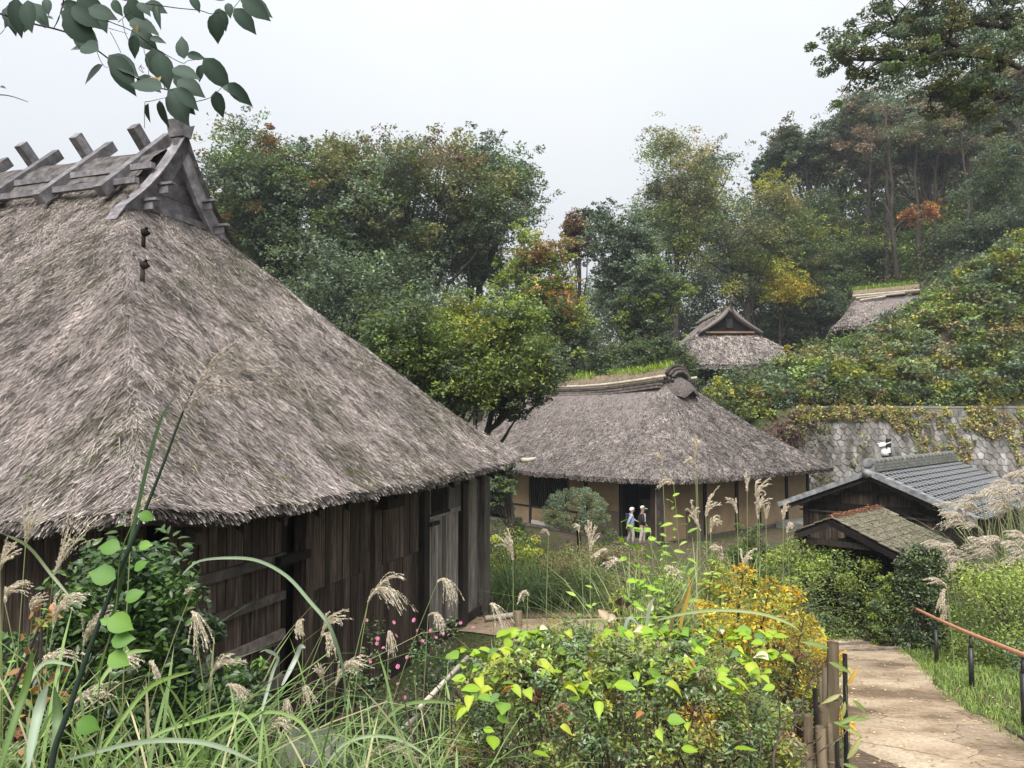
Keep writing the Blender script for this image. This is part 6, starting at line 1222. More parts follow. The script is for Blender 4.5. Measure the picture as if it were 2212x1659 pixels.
# ------------------------------------------------------------------ branch hanging in at the upper left
br = thing('leafy_branch', (-3.2, 1.9, 1.6), 'leafy branch with pointed dark leaves hanging into the sky at the upper left', 'branch')
cp = lambda x, y: (x * .297, y * .297)
BD = 1.8
polys = [([(-400, 20), (0, 100), (60, 120), (270, 180), (400, 210), (560, 265), (700, 360), (820, 450), (960, 550), (1060, 600), (1200, 650), (1310, 665)], 6.0), ([(560, -60), (650, 60), (780, 150), (950, 220), (1100, 330), (1230, 410), (1330, 460), (1370, 440), (1470, 430)], 3.2), ([(800, -60), (900, 0), (1160, 40), (1300, 60), (1450, 75), (1530, 100), (1600, 90), (1680, 75), (1760, -20)], 3.2), ([(1060, 740), (1100, 735), (1160, 720), (1250, 700)], 2.2), ([(1380, 745), (1420, 740), (1530, 710), (1600, 650), (1640, 600), (1660, 580)], 2.6), ([(470, -40), (450, 60), (420, 150), (390, 205)], 5), ([(700, 360), (730, 440), (770, 490), (800, 480)], 2), ([(1200, 650), (1180, 560), (1230, 620)], 2.4), ([(-20, 690), (40, 692), (110, 708), (205, 742)], 3.5), ([(1210, 600), (1240, 560), (1200, 650)], 2), ([(860, 160), (920, 110), (980, 60), (1000, 0)], 2.4), ([(790, 205), (930, 245)], 2)]
mb = MB()
for pts, wd in polys:
    q = smoothpoly([cp(*p) for p in pts], 3); r = wd * .297 * KD / FPX * BD * 1.3; m_ = len(q); mb.tube([P(x, y, BD + .02 * math.sin(i)) for i, (x, y) in enumerate(q)], [r * (1 - .5 * i / (m_ - 1)) for i in range(m_)], 6, cap=False)
mb.out('twig', barkmat('twig_mat', (.04, .03, .04), (.09, .07, .08), 60), br, smooth=True)
for pts in ([(1040, 270), (1050, 380), (1080, 460), (1080, 560)], [(1055, 740), (1050, 820), (1052, 930)], [(800, 230), (840, 300), (880, 385)], [(50, 130), (40, 200), (0, 250)], [(1030, 470), (1010, 500), (1045, 530), (1020, 480), (1050, 500)], [(890, 140), (910, 240), (940, 300)]):
    q = smoothpoly([cp(*p) for p in pts], 3); mb = MB(); mb.tube([P(x, y, BD) for x, y in q], .0008, 4, cap=False); mb.out('tendril', BARKL, br)
DL = [.042, .066, .05]
LM = [leafmesh('leaf', np.array(DL) * k, BRL, 1, w_, cu) for k, w_, cu in ((1, .56, .12), (1.15, .48, .3), (.9, .62, .05), (1.1, .3, .8))]
# base point (x, y), tip angle (deg, 0 right, 90 down), length px of the zoom grid, mesh
lv = [(60, 40, 70, 190, 2), (120, -20, 100, 260, 2), (200, 0, 85, 230, 2), (240, 20, 60, 190, 0), (90, 70, 95, 170, 1), (230, 100, 110, 140, 2), (150, 30, 130, 200, 2), (300, 100, 60, 110, 0), (340, -10, 80, 120, 0), (440, 90, 20, 260, 2), (460, 100, 45, 290, 2), (520, 50, 35, 230, 0), (700, 90, 60, 150, 0), (440, 30, 10, 190, 1), (560, -30, 40, 250, 2), (820, 0, 60, 130, 0), (930, -10, 55, 170, 2), (930, 10, 75, 190, 0), (1060, 20, 20, 150, 2), (1140, 30, 80, 180, 3), (1000, 20, 40, 130, 0), (940, 150, 20, 220, 0), (960, 210, 40, 240, 0), (1000, 170, 25, 180, 1), (980, 250, 95, 160, 1), (1090, 280, 10, 110, 1), (560, 250, 60, 150, 0), (720, 370, 205, 230, 0), (700, 360, 190, 200, 1), (750, 470, 150, 200, 2), (790, 400, 30, 250, 0), (800, 400, 50, 260, 0), (820, 440, 60, 260, 1), (1110, 350, 70, 250, 2), (1150, 380, 72, 260, 0), (1340, 430, 262, 170, 0), (1360, 400, 10, 130, 1), (1480, 420, 50, 260, 0), (1470, 470, 110, 120, 1), (1250, 500, 15, 210, 0), (1260, 540, 35, 230, 0), (1290, 580, 30, 230, 0), (1000, 560, 30, 200, 0), (1180, 650, 200, 250, 2), (1160, 640, 190, 200, 0), (1220, 650, 40, 230, 2), (1240, 660, 60, 250, 2), (1230, 720, 50, 230, 0), (1260, 640, 35, 210, 0), (1610, 630, 20, 200, 1), (1660, 600, 45, 210, 1), (1570, 660, 82, 180, 0), (1160, 730, 75, 190, 3), (1080, 750, 95, 130, 3), (1600, 60, 110, 110, 0), (1590, 60, 70, 150, 0), (1570, 90, 95, 200, 2), (1700, 60, 45, 210, 0), (1660, 20, 80, 110, 0), (1740, -30, 22, 250, 2), (1760, -10, 35, 230, 0), (1390, -30, 60, 120, 0), (1640, 0, 190, 90, 1), (0, 630, 10, 45, 1), (600, 200, 40, 150, 1), (640, 60, 15, 200, 2), (330, 120, 10, 60, 0)]
for i, (x, y, an, ln, k) in enumerate(lv):
    d = BD + rng.uniform(-.12, .15); b = P(*cp(x, y), d); L = ln * .297 * KD / FPX * d; a = math.radians(an); yd = np.array([math.cos(a), rng.uniform(-.25, .25), -math.sin(a)]); zd = np.array([rng.uniform(-.35, .35), -1., rng.uniform(.0, .7)])
    inst('leaf', LM[k], br, loc=b, rot=rq(yd, zd), scale=(L * 1.05, L * 1.06, L * 1.05))
ylm = leafmesh('leaf', [.3, .22, .1], LEAF, 1, .5, .3); 
for x, y, an, ln in ((1130, 600, 270, 60), (1150, 600, 285, 55), (1110, 590, 250, 50), (1000, 180, 100, 60), (800, 70, 100, 70)): inst('leaf', ylm, br, loc=P(*cp(x, y), BD - .05), rot=rq((math.cos(math.radians(an)), 0, -math.sin(math.radians(an))), (0, -1, .2)), scale=(ln * .297 * KD / FPX * BD,) * 3)

# ------------------------------------------------------------------ foreground azalea hedge with vine leaves
hx, hd, hrx, hry, hzt = .62, 4.62, 1.06, .62, -1.33
g0 = gz(hx, hd); hedge = thing('azalea_hedge', (hx, hd, g0), 'clipped azalea hedge with reddish small leaves and bright vine leaves on top, in the foreground', 'hedge')
HH = hzt - g0
def hedgepts(n, lo=.8, hi=1.0, e=5.0):
    q = unit(rng.normal(size=(n, 3))); q[:, 2] = np.abs(q[:, 2]); q = q / ((np.abs(q) ** e).sum(1) ** (1 / e))[:, None] * rng.uniform(lo, hi, (n, 1))
    p = q * np.array([hrx, hry, HH]) + np.array([hx, hd, g0]); p[:, 2] += .07 * (vn(p[:, 0] * 2.3, p[:, 1] * 2.3, 17) - .5) * 2 - .1 * np.clip((p[:, 0] - hx) / hrx, 0, 1) * 0; return p, q
nc = 900; cc, q = hedgepts(nc, .78, .98); lowq = q[:, 2]
ccol = palette(nc, [MG * 1.1, LG * .95, OLV * 1.1, [.24, .17, .06], [.22, .1, .05], DG * 1.5, YG * .8], [5, 4, 2.5, .7, .35, 3.5, .8], .2)
keep = rng.random(nc) < .3 + .7 * sm(.15, .6, lowq)
lb = LB(); lb.add(*clump_leaves(cc[keep], np.full(keep.sum(), .075) * rng.uniform(.7, 1.3, keep.sum()), 70, ccol[keep], .034, .015, .8, .7)); lb.out('foliage', GLOSS, hedge)
mb = MB()
for i in range(70):
    bx = hx + rng.uniform(-1, 1) * hrx * .85; by = hd + rng.uniform(-1, .8) * hry * .8; s0 = np.array([bx, by, gz(bx, by) - .03]); j = rng.integers(0, nc); e = cc[j]; e = s0 * .0 + np.array([bx + rng.normal(0, .22), by + rng.normal(0, .15) - .1, g0 + HH * rng.uniform(.55, .92)]); pts = curve(s0, e, rng.normal(0, .06, 3), 7, .02); mb.tube(pts, [.013, .012, .011, .009, .007, .005, .003], 5, cap=False)
    for t_ in range(4):
        a = pts[2 + t_]; mb.tube(curve(a, a + np.array([rng.normal(0, .16), rng.normal(-.05, .1), rng.uniform(.02, .25)]), rng.normal(0, .03, 3), 4, .01), [.005, .004, .003, .002], 4, cap=False)
mb.out('branches', barkmat('azalea_bark_mat', (.05, .035, .03), (.2, .15, .12), 20), hedge)
vcols = [[.24, .37, .03], [.3, .42, .04], [.17, .3, .04], [.38, .44, .05], [.11, .2, .06]]; VM = [leafmesh('vine_leaf', c, LEAF, 1, w_, cu, droop=dr_, vein=1.2) for c, w_, cu, dr_ in zip(vcols, (.66, .55, .72, .6, .5), (.1, .3, .2, .45, .25), (.1, .35, .2, .5, .3))] + [leafmesh('vine_leaf', [.6, .52, .36], LEAF, 1, .7, .6), leafmesh('vine_leaf', [.35, .16, .05], LEAF, 1, .5, .5)]
for i in range(295):
    X = rng.uniform(985, 1690); Y = 1364 + 130 * rng.random() ** 2.0 + (X < 1100) * 40; d = 4.75 - (Y - 1368) / 150 * .72
    if i > 272: X = rng.uniform(1030, 1700); Y = rng.uniform(1480, 1640); d = 3.98
    p = P(X, Y, d); an = rng.uniform(0, 2 * math.pi); k = rng.choice(7, p=[.25, .22, .18, .14, .12, .05, .04]); L = rng.uniform(.06, .125) * (.8 if k > 4 else 1)
    inst('vine_leaf', VM[k], hedge, loc=p + [0, 0, .01], rot=rq((math.cos(an), math.sin(an) * .9, rng.uniform(-.35, .15)), (rng.normal(0, .35), -.3 + rng.normal(0, .35), 1)), scale=(L,) * 3)
# weeds standing behind the hedge: leafy stems
def leafystem(root, p0, h, n, lm, L, bend=(0, 0), stemc=(.14, .2, .06), pair=False, elev=.3, name='leaf'):
    top = p0 + np.array([bend[0], bend[1], h]); pts = curve(p0, top, (0, 0, 0), 6, .01); mb = MB(); mb.tube(pts, [.006, .0055, .005, .004, .003, .002], 5, col=stemc, cap=False); mb.out('stem', LEAF, root)
    for i in range(n):
        t = .25 + .75 * (i + 1) / n; p = p0 * (1 - t) + top * t; an = i * 2.4 + rng.normal(0, .2); inst(name, lm[rng.integers(len(lm))], root, loc=p, rot=rq((math.cos(an), math.sin(an), elev + rng.normal(0, .25)), (rng.normal(0, .5), rng.normal(-.5, .4), 1)), scale=(L * (1.15 - .5 * t) * rng.uniform(.8, 1.2),) * 3)
NL = [leafmesh('leaf', c, LEAF, 1, .33, .15, droop=.3) for c in ([.24, .36, .06], [.18, .3, .05], [.3, .4, .08])]
MAPL = [leafmesh('leaf', c, LEAF, 1, .85, .1, droop=.1) for c in ([.26, .4, .05], [.2, .34, .05])]
DARKL = [leafmesh('leaf', c, GLOSS, 1, .42, .2, droop=.2, vein=1.15) for c in ([.045, .085, .025], [.07, .12, .03], [.035, .065, .025])]
w1 = thing('tall_weed', (*P(1455, 1250, 12)[:2], gz(P(1455, 1250, 12)[0], 12)), 'tall bright green weed with narrow pointed leaves in front of the farmhouse post', 'weed')
for dx, top, n in ((0, 1072, 22), (.18, 1115, 16), (-.16, 1130, 12)):
    b = P(1455, 1250, 12); z0 = gz(b[0], 12); leafystem(w1, np.array([b[0] + dx, 12, z0]), P(1450, top, 12)[2] - z0, n, NL, .26, (dx * .3, 0))
w2 = thing('lime_weed', (*P(1390, 1300, 10)[:2], gz(P(1390, 1300, 10)[0], 10)), 'lime green broad leaved plant overlapping the two walkers', 'weed')
for q in range(11):
    X = 1345 + q * 9 + rng.uniform(-5, 5); Yt = 1128 + max(0, q - 1) * 7 + rng.uniform(-8, 10); e = P(X, Yt, 10); z0 = gz(e[0], 10); b = np.array([P(1400, 1300, 10)[0] + rng.normal(0, .08), 10, z0]); leafystem(w2, b, e[2] - z0, 9, MAPL, .15, (e[0] - b[0], 0))
k = 0
for X, Yt, d, lms, L, n, lab in ((1300, 1330, 6.0, DARKL, .06, 12, 'young camellia sprout rising left behind the front hedge'), (1170, 1350, 6.2, DARKL, .065, 12, 'dark leaved sprout at the left behind the hedge'), (1440, 1180, 9, NL, .1, 14, 'slim brownish weed stem left of the yellow bush'), (1520, 1190, 8.5, NL, .1, 14, 'green upright weed between grass and yellow bush'), (1590, 1200, 8.8, NL, .09, 12, 'thin upright weed above the yellow bush'), (1360, 1240, 8, NL, .11, 12, 'leafy weed right of the dirt clearing'), (1280, 1260, 8, NL, .12, 10, 'yellowing leafy weed beside the withered leaves'), (1660, 1230, 9.5, NL, .1, 12, 'green weed at the right of the yellow bush')):
    b = P(X, Yt, d); z0 = gz(b[0], d); t_ = thing('garden_weed', (b[0], d, z0), lab, 'weed')
    for q in range(5):
        dx = rng.normal(0, .12); leafystem(t_, np.array([b[0] + dx, d + rng.normal(0, .1), z0]), (b[2] - z0) * rng.uniform(.75, 1), n, lms, L * 1.3, (rng.normal(0, .1), 0))
# withered big leaves, strap leaves behind hedge
wl = thing('withered_plant', (*P(1290, 1350, 7)[:2], gz(P(1290, 1350, 7)[0], 7)), 'plant with curled brown and yellow withered leaves behind the hedge', 'plant')
WMs = [leafmesh('leaf', c, LEAF, 1, .7, .6, droop=.5) for c in ([.4, .3, .2], [.42, .28, .04], [.09, .05, .04], [.5, .42, .3])]
for X, Y, an, ln, k in ((1345, 1290, 120, .18, 2), (1350, 1300, 60, .14, 2), (1330, 1345, 210, .2, 3), (1310, 1340, 240, .18, 0), (1400, 1320, 300, .14, 3)):
    a = math.radians(an); inst('leaf', WMs[k], wl, loc=P(X, Y, 7), rot=rq((math.cos(a), .3, -math.sin(a)), (.2, -1, .4)), scale=(ln * .68,) * 3)
mb = MB()
for X, Y in ((1345, 1290), (1320, 1340), (1400, 1320)): e = P(X, Y, 7); b = np.array([P(1320, 1350, 7)[0] + rng.normal(0, .1), 7, gz(e[0], 7)]); mb.tube(curve(b, e, (.03, 0, 0), 5), .006, 5, cap=False, col=(.2, .2, .1))
mb.out('stem', LEAF, wl)
st = thing('strap_leaf_plant', (*P(1400, 1400, 6.4)[:2], gz(P(1400, 1400, 6.4)[0], 6.4)), 'clump of pale silvery strap leaves just above the hedge top', 'plant')
for pts, c in (([(1385, 1420), (1400, 1330), (1408, 1300), (1415, 1290)], [.32, .38, .26]), ([(1350, 1420), (1352, 1350), (1365, 1335), (1385, 1360)], [.38, .43, .36]), ([(1440, 1420), (1452, 1340), (1480, 1290), (1495, 1250)], [.2, .16, .06]), ([(1455, 1420), (1475, 1330), (1490, 1270), (1485, 1240)], [.45, .3, .06]), ([(1300, 1400), (1310, 1360), (1330, 1335)], [.45, .25, .12]), ([(1410, 1420), (1440, 1370), (1452, 1330)], [.3, .34, .15])):
    q = smoothpoly(pts, 4); w3 = np.array([P(x, y, 6.2) for x, y in q]); tg = np.gradient(w3, axis=0); sdv = unit(np.cross(tg, [0.1, -1, .3])); V = []
    for i in range(len(w3)): wk = .028 * min(1, 2 * (1 - i / (len(w3) - 1)) + .05); V += [w3[i] - sdv[i] * wk / 2, w3[i] + sdv[i] * wk / 2]
    obj('blade', V, [(2 * i, 2 * i + 1, 2 * i + 3, 2 * i + 2) for i in range(len(w3) - 1)], LEAF, st, np.tile(c, (len(V), 1)), smooth=True)

# ------------------------------------------------------------------ camellias
def camellia(label, X0, X1, Yt, Yb, d, n, lf, dens=1., dep=.6, red=0, fl=0):
    r_ = shrub('camellia_shrub', label, X0, X1, Yt, Yb, d, [[.05, .1, .03], [.08, .15, .035], [.04, .075, .028], [.15, .26, .05]], [4, 3, 3, 1.2], n, lf, nc=90, mat=GLOSS, dep=dep, asp=.5, rc=.26, box=.4)
    return r_
c1 = camellia('glossy dark green camellia bush at the left below the thatch eave', 110, 435, 1100, 1560, 5.0, 36000, .06)
c2 = camellia('low camellia sprouts in front of the batten door', 400, 560, 1395, 1659, 5.2, 7000, .055)
c3 = camellia('dark leaved bush at the far left edge under the eave', -150, 110, 1330, 1659, 5.6, 10000, .055)
for r_, (X0, X1, Y0, Y1, d, n) in ((c1, (150, 420, 1110, 1480, 4.55, 130)), (c2, (400, 550, 1400, 1560, 4.8, 50))):
    for i in range(n):
        X = rng.uniform(X0, X1); Y = rng.uniform(Y0, Y1); Y = max(Y, Y0 + abs(X - (X0 + X1) / 2) * .55); an = rng.uniform(0, 2 * math.pi)
        inst('leaf', DARKL[rng.choice(3, p=[.4, .35, .25])], r_, loc=P(X, Y, d + rng.uniform(-.15, .15)), rot=rq((math.cos(an), math.sin(an) * .6, rng.uniform(-.3, .8)), (rng.normal(0, .4), -.6, 1)), scale=(rng.uniform(.05, .08),) * 3)
rsh = shrub('autumn_shrub', 'orange and red leaved sapling among the grass at the lower left', 45, 190, 1335, 1470, 4.4, [[.4, .17, .05], [.36, .24, .07], [.3, .13, .06], [.26, .26, .07]], None, 330, .075, nc=26, asp=.5, rc=.35)
ysap = shrub('yellowing_sapling', 'sapling with narrow yellow bronze leaves at the left edge', 20, 120, 1190, 1330, 4.3, [[.4, .33, .06], [.25, .26, .07], [.4, .22, .1]], None, 130, .1, nc=14, asp=.35, rc=.5)
# heart leaves climbing the tall reed
cl_ = thing('climbing_vine', (P(200, 1500, 2.1)[0], 2.1, gz(-1, 2.1)), 'climbing vine with large bright heart leaves on the tall reed', 'vine')
HM = [leafmesh('leaf', c, LEAF, 1, .8, .12, droop=.2, vein=1.15) for c in ([.09, .2, .03], [.13, .26, .035])]
for X, Y, an, s_ in ((260, 1185, 190, 58), (250, 1250, 200, 70), (290, 1232, 320, 40), (300, 1180, 350, 36), (270, 1297, 330, 50), (235, 1335, 20, 70), (240, 1385, 350, 60), (235, 1415, 20, 60), (300, 1110, 20, 40), (165, 1560, 20, 60), (240, 1345, 200, 30)):
    d = 1.97; a = math.radians(an); inst('leaf', HM[rng.integers(2)], cl_, loc=P(X, Y, d), rot=rq((math.cos(a), rng.uniform(-.3, .3), -math.sin(a)), (rng.uniform(-.3, .3), -1., .7)), scale=(S(s_ * .82, d),) * 3)
mb = MB(); q = smoothpoly([(200, 1659), (215, 1500), (240, 1350), (265, 1200), (300, 1090)], 4); mb.tube([P(x + 5 * math.sin(i * .9), y, 1.99) for i, (x, y) in enumerate(q)], .0016, 5, col=(.14, .2, .06), cap=False); mb.out('stem', LEAF, cl_)
# sasanqua with pink flowers
FMV = []; FMF = []
for i in range(7):
    a = 2 * math.pi * i / 7; b0 = len(FMV); FMV += [(0, 0, 0), (.32 * math.cos(a - .5), .32 * math.sin(a - .5), .18), (.5 * math.cos(a), .5 * math.sin(a), .14), (.32 * math.cos(a + .5), .32 * math.sin(a + .5), .2)]; FMF.append((b0, b0 + 1, b0 + 2, b0 + 3))
for i in range(5):
    a = 2 * math.pi * i / 5 + .3; b0 = len(FMV); FMV += [(0, 0, .02), (.18 * math.cos(a - .5), .18 * math.sin(a - .5), .24), (.26 * math.cos(a), .26 * math.sin(a), .3), (.18 * math.cos(a + .5), .18 * math.sin(a + .5), .26)]; FMF.append((b0, b0 + 1, b0 + 2, b0 + 3))
flm = meshdata('flower', FMV, FMF, np.tile([.7, .28, .42], (len(FMV), 1)), LEAF, False)
fls = [(792, 1340), (850, 1345), (815, 1380), (838, 1382), (858, 1372), (895, 1340), (900, 1362), (912, 1385), (955, 1370), (942, 1378), (995, 1345), (1022, 1357), (930, 1362), (815, 1390), (770, 1437), (860, 1440), (755, 1495), (842, 1465), (875, 1507), (860, 1478), (880, 1420), (800, 1430), (828, 1400), (970, 1372), (780, 1418)]
for lab, X0, X1, Yt, Yb, d, sel in (('sasanqua camellia with pink flowers against the barn boards', 720, 880, 1330, 1560, 7.6, lambda x: x < 870), ('pink flowered sasanqua bush near the pale barn door', 850, 1045, 1325, 1480, 9.6, lambda x: x >= 870)):
    r_ = shrub('sasanqua_bush', lab, X0, X1, Yt, Yb, d, [[.04, .075, .025], [.07, .12, .035], [.1, .14, .05]], None, 7000, .05, nc=70, mat=GLOSS, rc=.28, dep=.6)
    for x, y in fls:
        if sel(x): inst('flower', flm, r_, loc=P(x, y, d - .75), rot=rq((rng.normal(), rng.normal(), .3), (rng.normal(0, .5), -1, .8)), scale=(S(9.5, d - .75) * rng.uniform(.8, 1.3),) * 3)

# ------------------------------------------------------------------ bamboo stakes at the path edge
stk = [(1799, 24, 1388, 'tallest thick bamboo stake at the path edge'), (1825, 10, 1413, 'thin black bamboo stake standing closest to the path'), (1784, 17, 1440, 'grey bamboo stake left of the tallest one'), (1775, 14, 1464, 'slim bamboo stake tucked against the hedge'), (1780, 23, 1526, 'dark topped bamboo stake in the middle of the row'), (1772, 21, 1570, 'cut bamboo stake with a pale flat top'), (1715, 30, 1602, 'short wide bamboo stake lowest at the hedge foot'), (1745, 20, 1545, 'brown bamboo stake partly behind the cut one'), (1760, 10, 1488, 'narrow dark bamboo stake among hedge leaves'), (1792, 12, 1560, 'narrow split bamboo stake beside the dirt'), (1808, 9, 1600, 'short dark bamboo stake by the path')]
for X, w_, Y, lab in stk:
    d = {24: 5.3, 10: 5.1, 17: 5.6, 14: 5.8, 23: 4.9, 21: 4.7, 30: 4.45, 20: 4.8, 12: 4.8, 9: 4.7}[w_]; r = S(w_, d) / 2; t = P(X, Y, d); z0 = gz(t[0], d) - .06; tilt = rng.normal(0, .02)
    dark = w_ in (10, 9); t_ = thing('bamboo_stake', (t[0], d, z0), lab, 'bamboo stake', 'bamboo stakes edging the path'); M_ = BLACKM if dark else BAMBOO
    nz_ = 3; mb = MB(); pts = []; rad = []; n = 12
    for i in range(n + 1): f = i / n; pts.append(np.array([t[0] + tilt * (f - 1), d, z0 + (t[2] - z0) * f])); rad.append(r * (1.1 if i in (4, 8) else 1.0))
    mb.tube(pts, rad, 10, cap=False); mb.out('culm', M_, t_, smooth=True)
    mb = MB(); mb.tube([t - [0, 0, .03], t - [0, 0, .028]], r * .99, 10); mb.out('cut_top', DARKIN, t_)
    for f in (.35, .7):
        mb = MB(); c = np.array([t[0] + tilt * (f - 1), d, z0 + (t[2] - z0) * f]); mb.tube([c - [0, 0, .006], c + [0, 0, .006]], r * 1.14, 10); mb.out('node', M_, t_, smooth=True)
bl = thing('bamboo_grass', (*P(1845, 1500, 5)[:2], gz(P(1845, 1500, 5)[0], 5)), 'small bamboo grass sprigs sprouting between the stakes', 'plant')
BLM = [leafmesh('leaf', c, LEAF, 1, .2, .2, droop=.3) for c in ([.16, .22, .06], [.3, .3, .12], [.4, .25, .05])]
for X, Y, an, s_, k in ((1830, 1480, 300, 45, 2), (1840, 1510, 40, 50, 0), (1815, 1500, 160, 45, 1), (1825, 1515, 100, 40, 1), (1800, 1560, 10, 45, 0), (1810, 1565, 330, 50, 0), (1820, 1570, 20, 50, 1), (1835, 1555, 350, 45, 0), (1790, 1400, 200, 60, 0), (1790, 1430, 20, 55, 0), (1770, 1620, 330, 40, 0), (1830, 1640, 300, 60, 1), (1820, 1650, 10, 40, 0)):
    a = math.radians(an); inst('leaf', BLM[k], bl, loc=P(X, Y, 4.9), rot=rq((math.cos(a), -.2, -math.sin(a)), (0, -1, .6)), scale=(S(s_, 4.9),) * 3)
mb = MB()
for X in (1815, 1832, 1795): a = P(X, 1700, 4.95); a[2] = gz(a[0], 4.95); mb.tube(curve(a, P(X - 5, 1480, 4.92), (.02, 0, 0), 5), .0025, 4, cap=False, col=(.2, .24, .1))
mb.out('stem', LEAF, bl)

# ------------------------------------------------------------------ handrail
hr = thing('handrail', (*P(2098, 1480, 10.6)[:2], gz(6.53, 10.6)), 'handrail with a salmon pink tube on black posts along the path', 'handrail')
pp = [(1979, 1316, 1397, 15.4), (2021, 1338, 1426, 13.1), (2096, 1372, 1485, 10.6), (2210, 1418, 1582, 8.0)]
tops = []
for X, Yt, Yb, d in pp:
    t = P(X, Yt, d); b = t.copy(); b[2] = min(gz(b[0], d) - .05, P(X, Yb, d)[2]); mb = MB(); mb.tube([b, t - [0, 0, .17]], .036, 10); mb.out('post', BLACKM, hr, smooth=True); mb = MB(); mb.tube([t - [0, 0, .172], t - [0, 0, .13], t - [0, 0, .01]], [.036, .024, .022], 10); mb.out('post_neck', BLACKM, hr, smooth=True); tops.append(t)
e = P(2330, 1462, 6.0); tops2 = [tops[0] + [-.02, .12, -.12], tops[0] + [-.02, .11, -.03], tops[0] + [.0, .04, .012]] + [t + [0, 0, .018] for t in tops[1:]] + [e]
mb = MB(); mb.tube(tops2, .026, 10); mb.out('rail', RAILM, hr, smooth=True)
mb = MB(); b = e.copy(); b[2] = gz(e[0], 6.0); mb.tube([b, e - [0, 0, .02]], .036, 10); mb.out('post', BLACKM, hr, smooth=True)

# ------------------------------------------------------------------ two people walking past the doorway
def skin(name, verts, edges, rad, mat, parent, root=0, lvl=2):
    me = bpy.data.meshes.new(name); org = ORG[parent.name]; me.from_pydata([tuple(np.array(v) - 0) for v in verts], edges, []); o = bpy.data.objects.new(name, me); COL.objects.link(o); o.parent = parent; ORG[o.name] = org; me.materials.append(mat)
    m = o.modifiers.new('skin', 'SKIN'); m.use_smooth_shade = True
    if not me.skin_vertices: 
        me.skin_vertices.update() if hasattr(me.skin_vertices, 'update') else None
    if me.skin_vertices:
        for i, r in enumerate(rad): me.skin_vertices[0].data[i].radius = (r if isinstance(r, tuple) else (r, r)); me.skin_vertices[0].data[i].use_root = (i == root)
    s_ = o.modifiers.new('sub', 'SUBSURF'); s_.levels = lvl; s_.render_levels = lvl; return o
def flat(name, c, r=.9): 
    m, nt, b = newmat(name, r, .2); n = N(nt, 'ShaderNodeTexNoise', Scale=14.0, Detail=4.0); nt.links.new(geo_pos(nt), n.inputs['Vector']); nt.links.new(ramp(nt, n.outputs['Fac'], [(.35, tuple(np.array(c) * .8)), (.65, tuple(np.array(c) * 1.15))]), b.inputs['Base Color']); return m
SKINM = flat('skin_mat', (.42, .25, .18), .6)
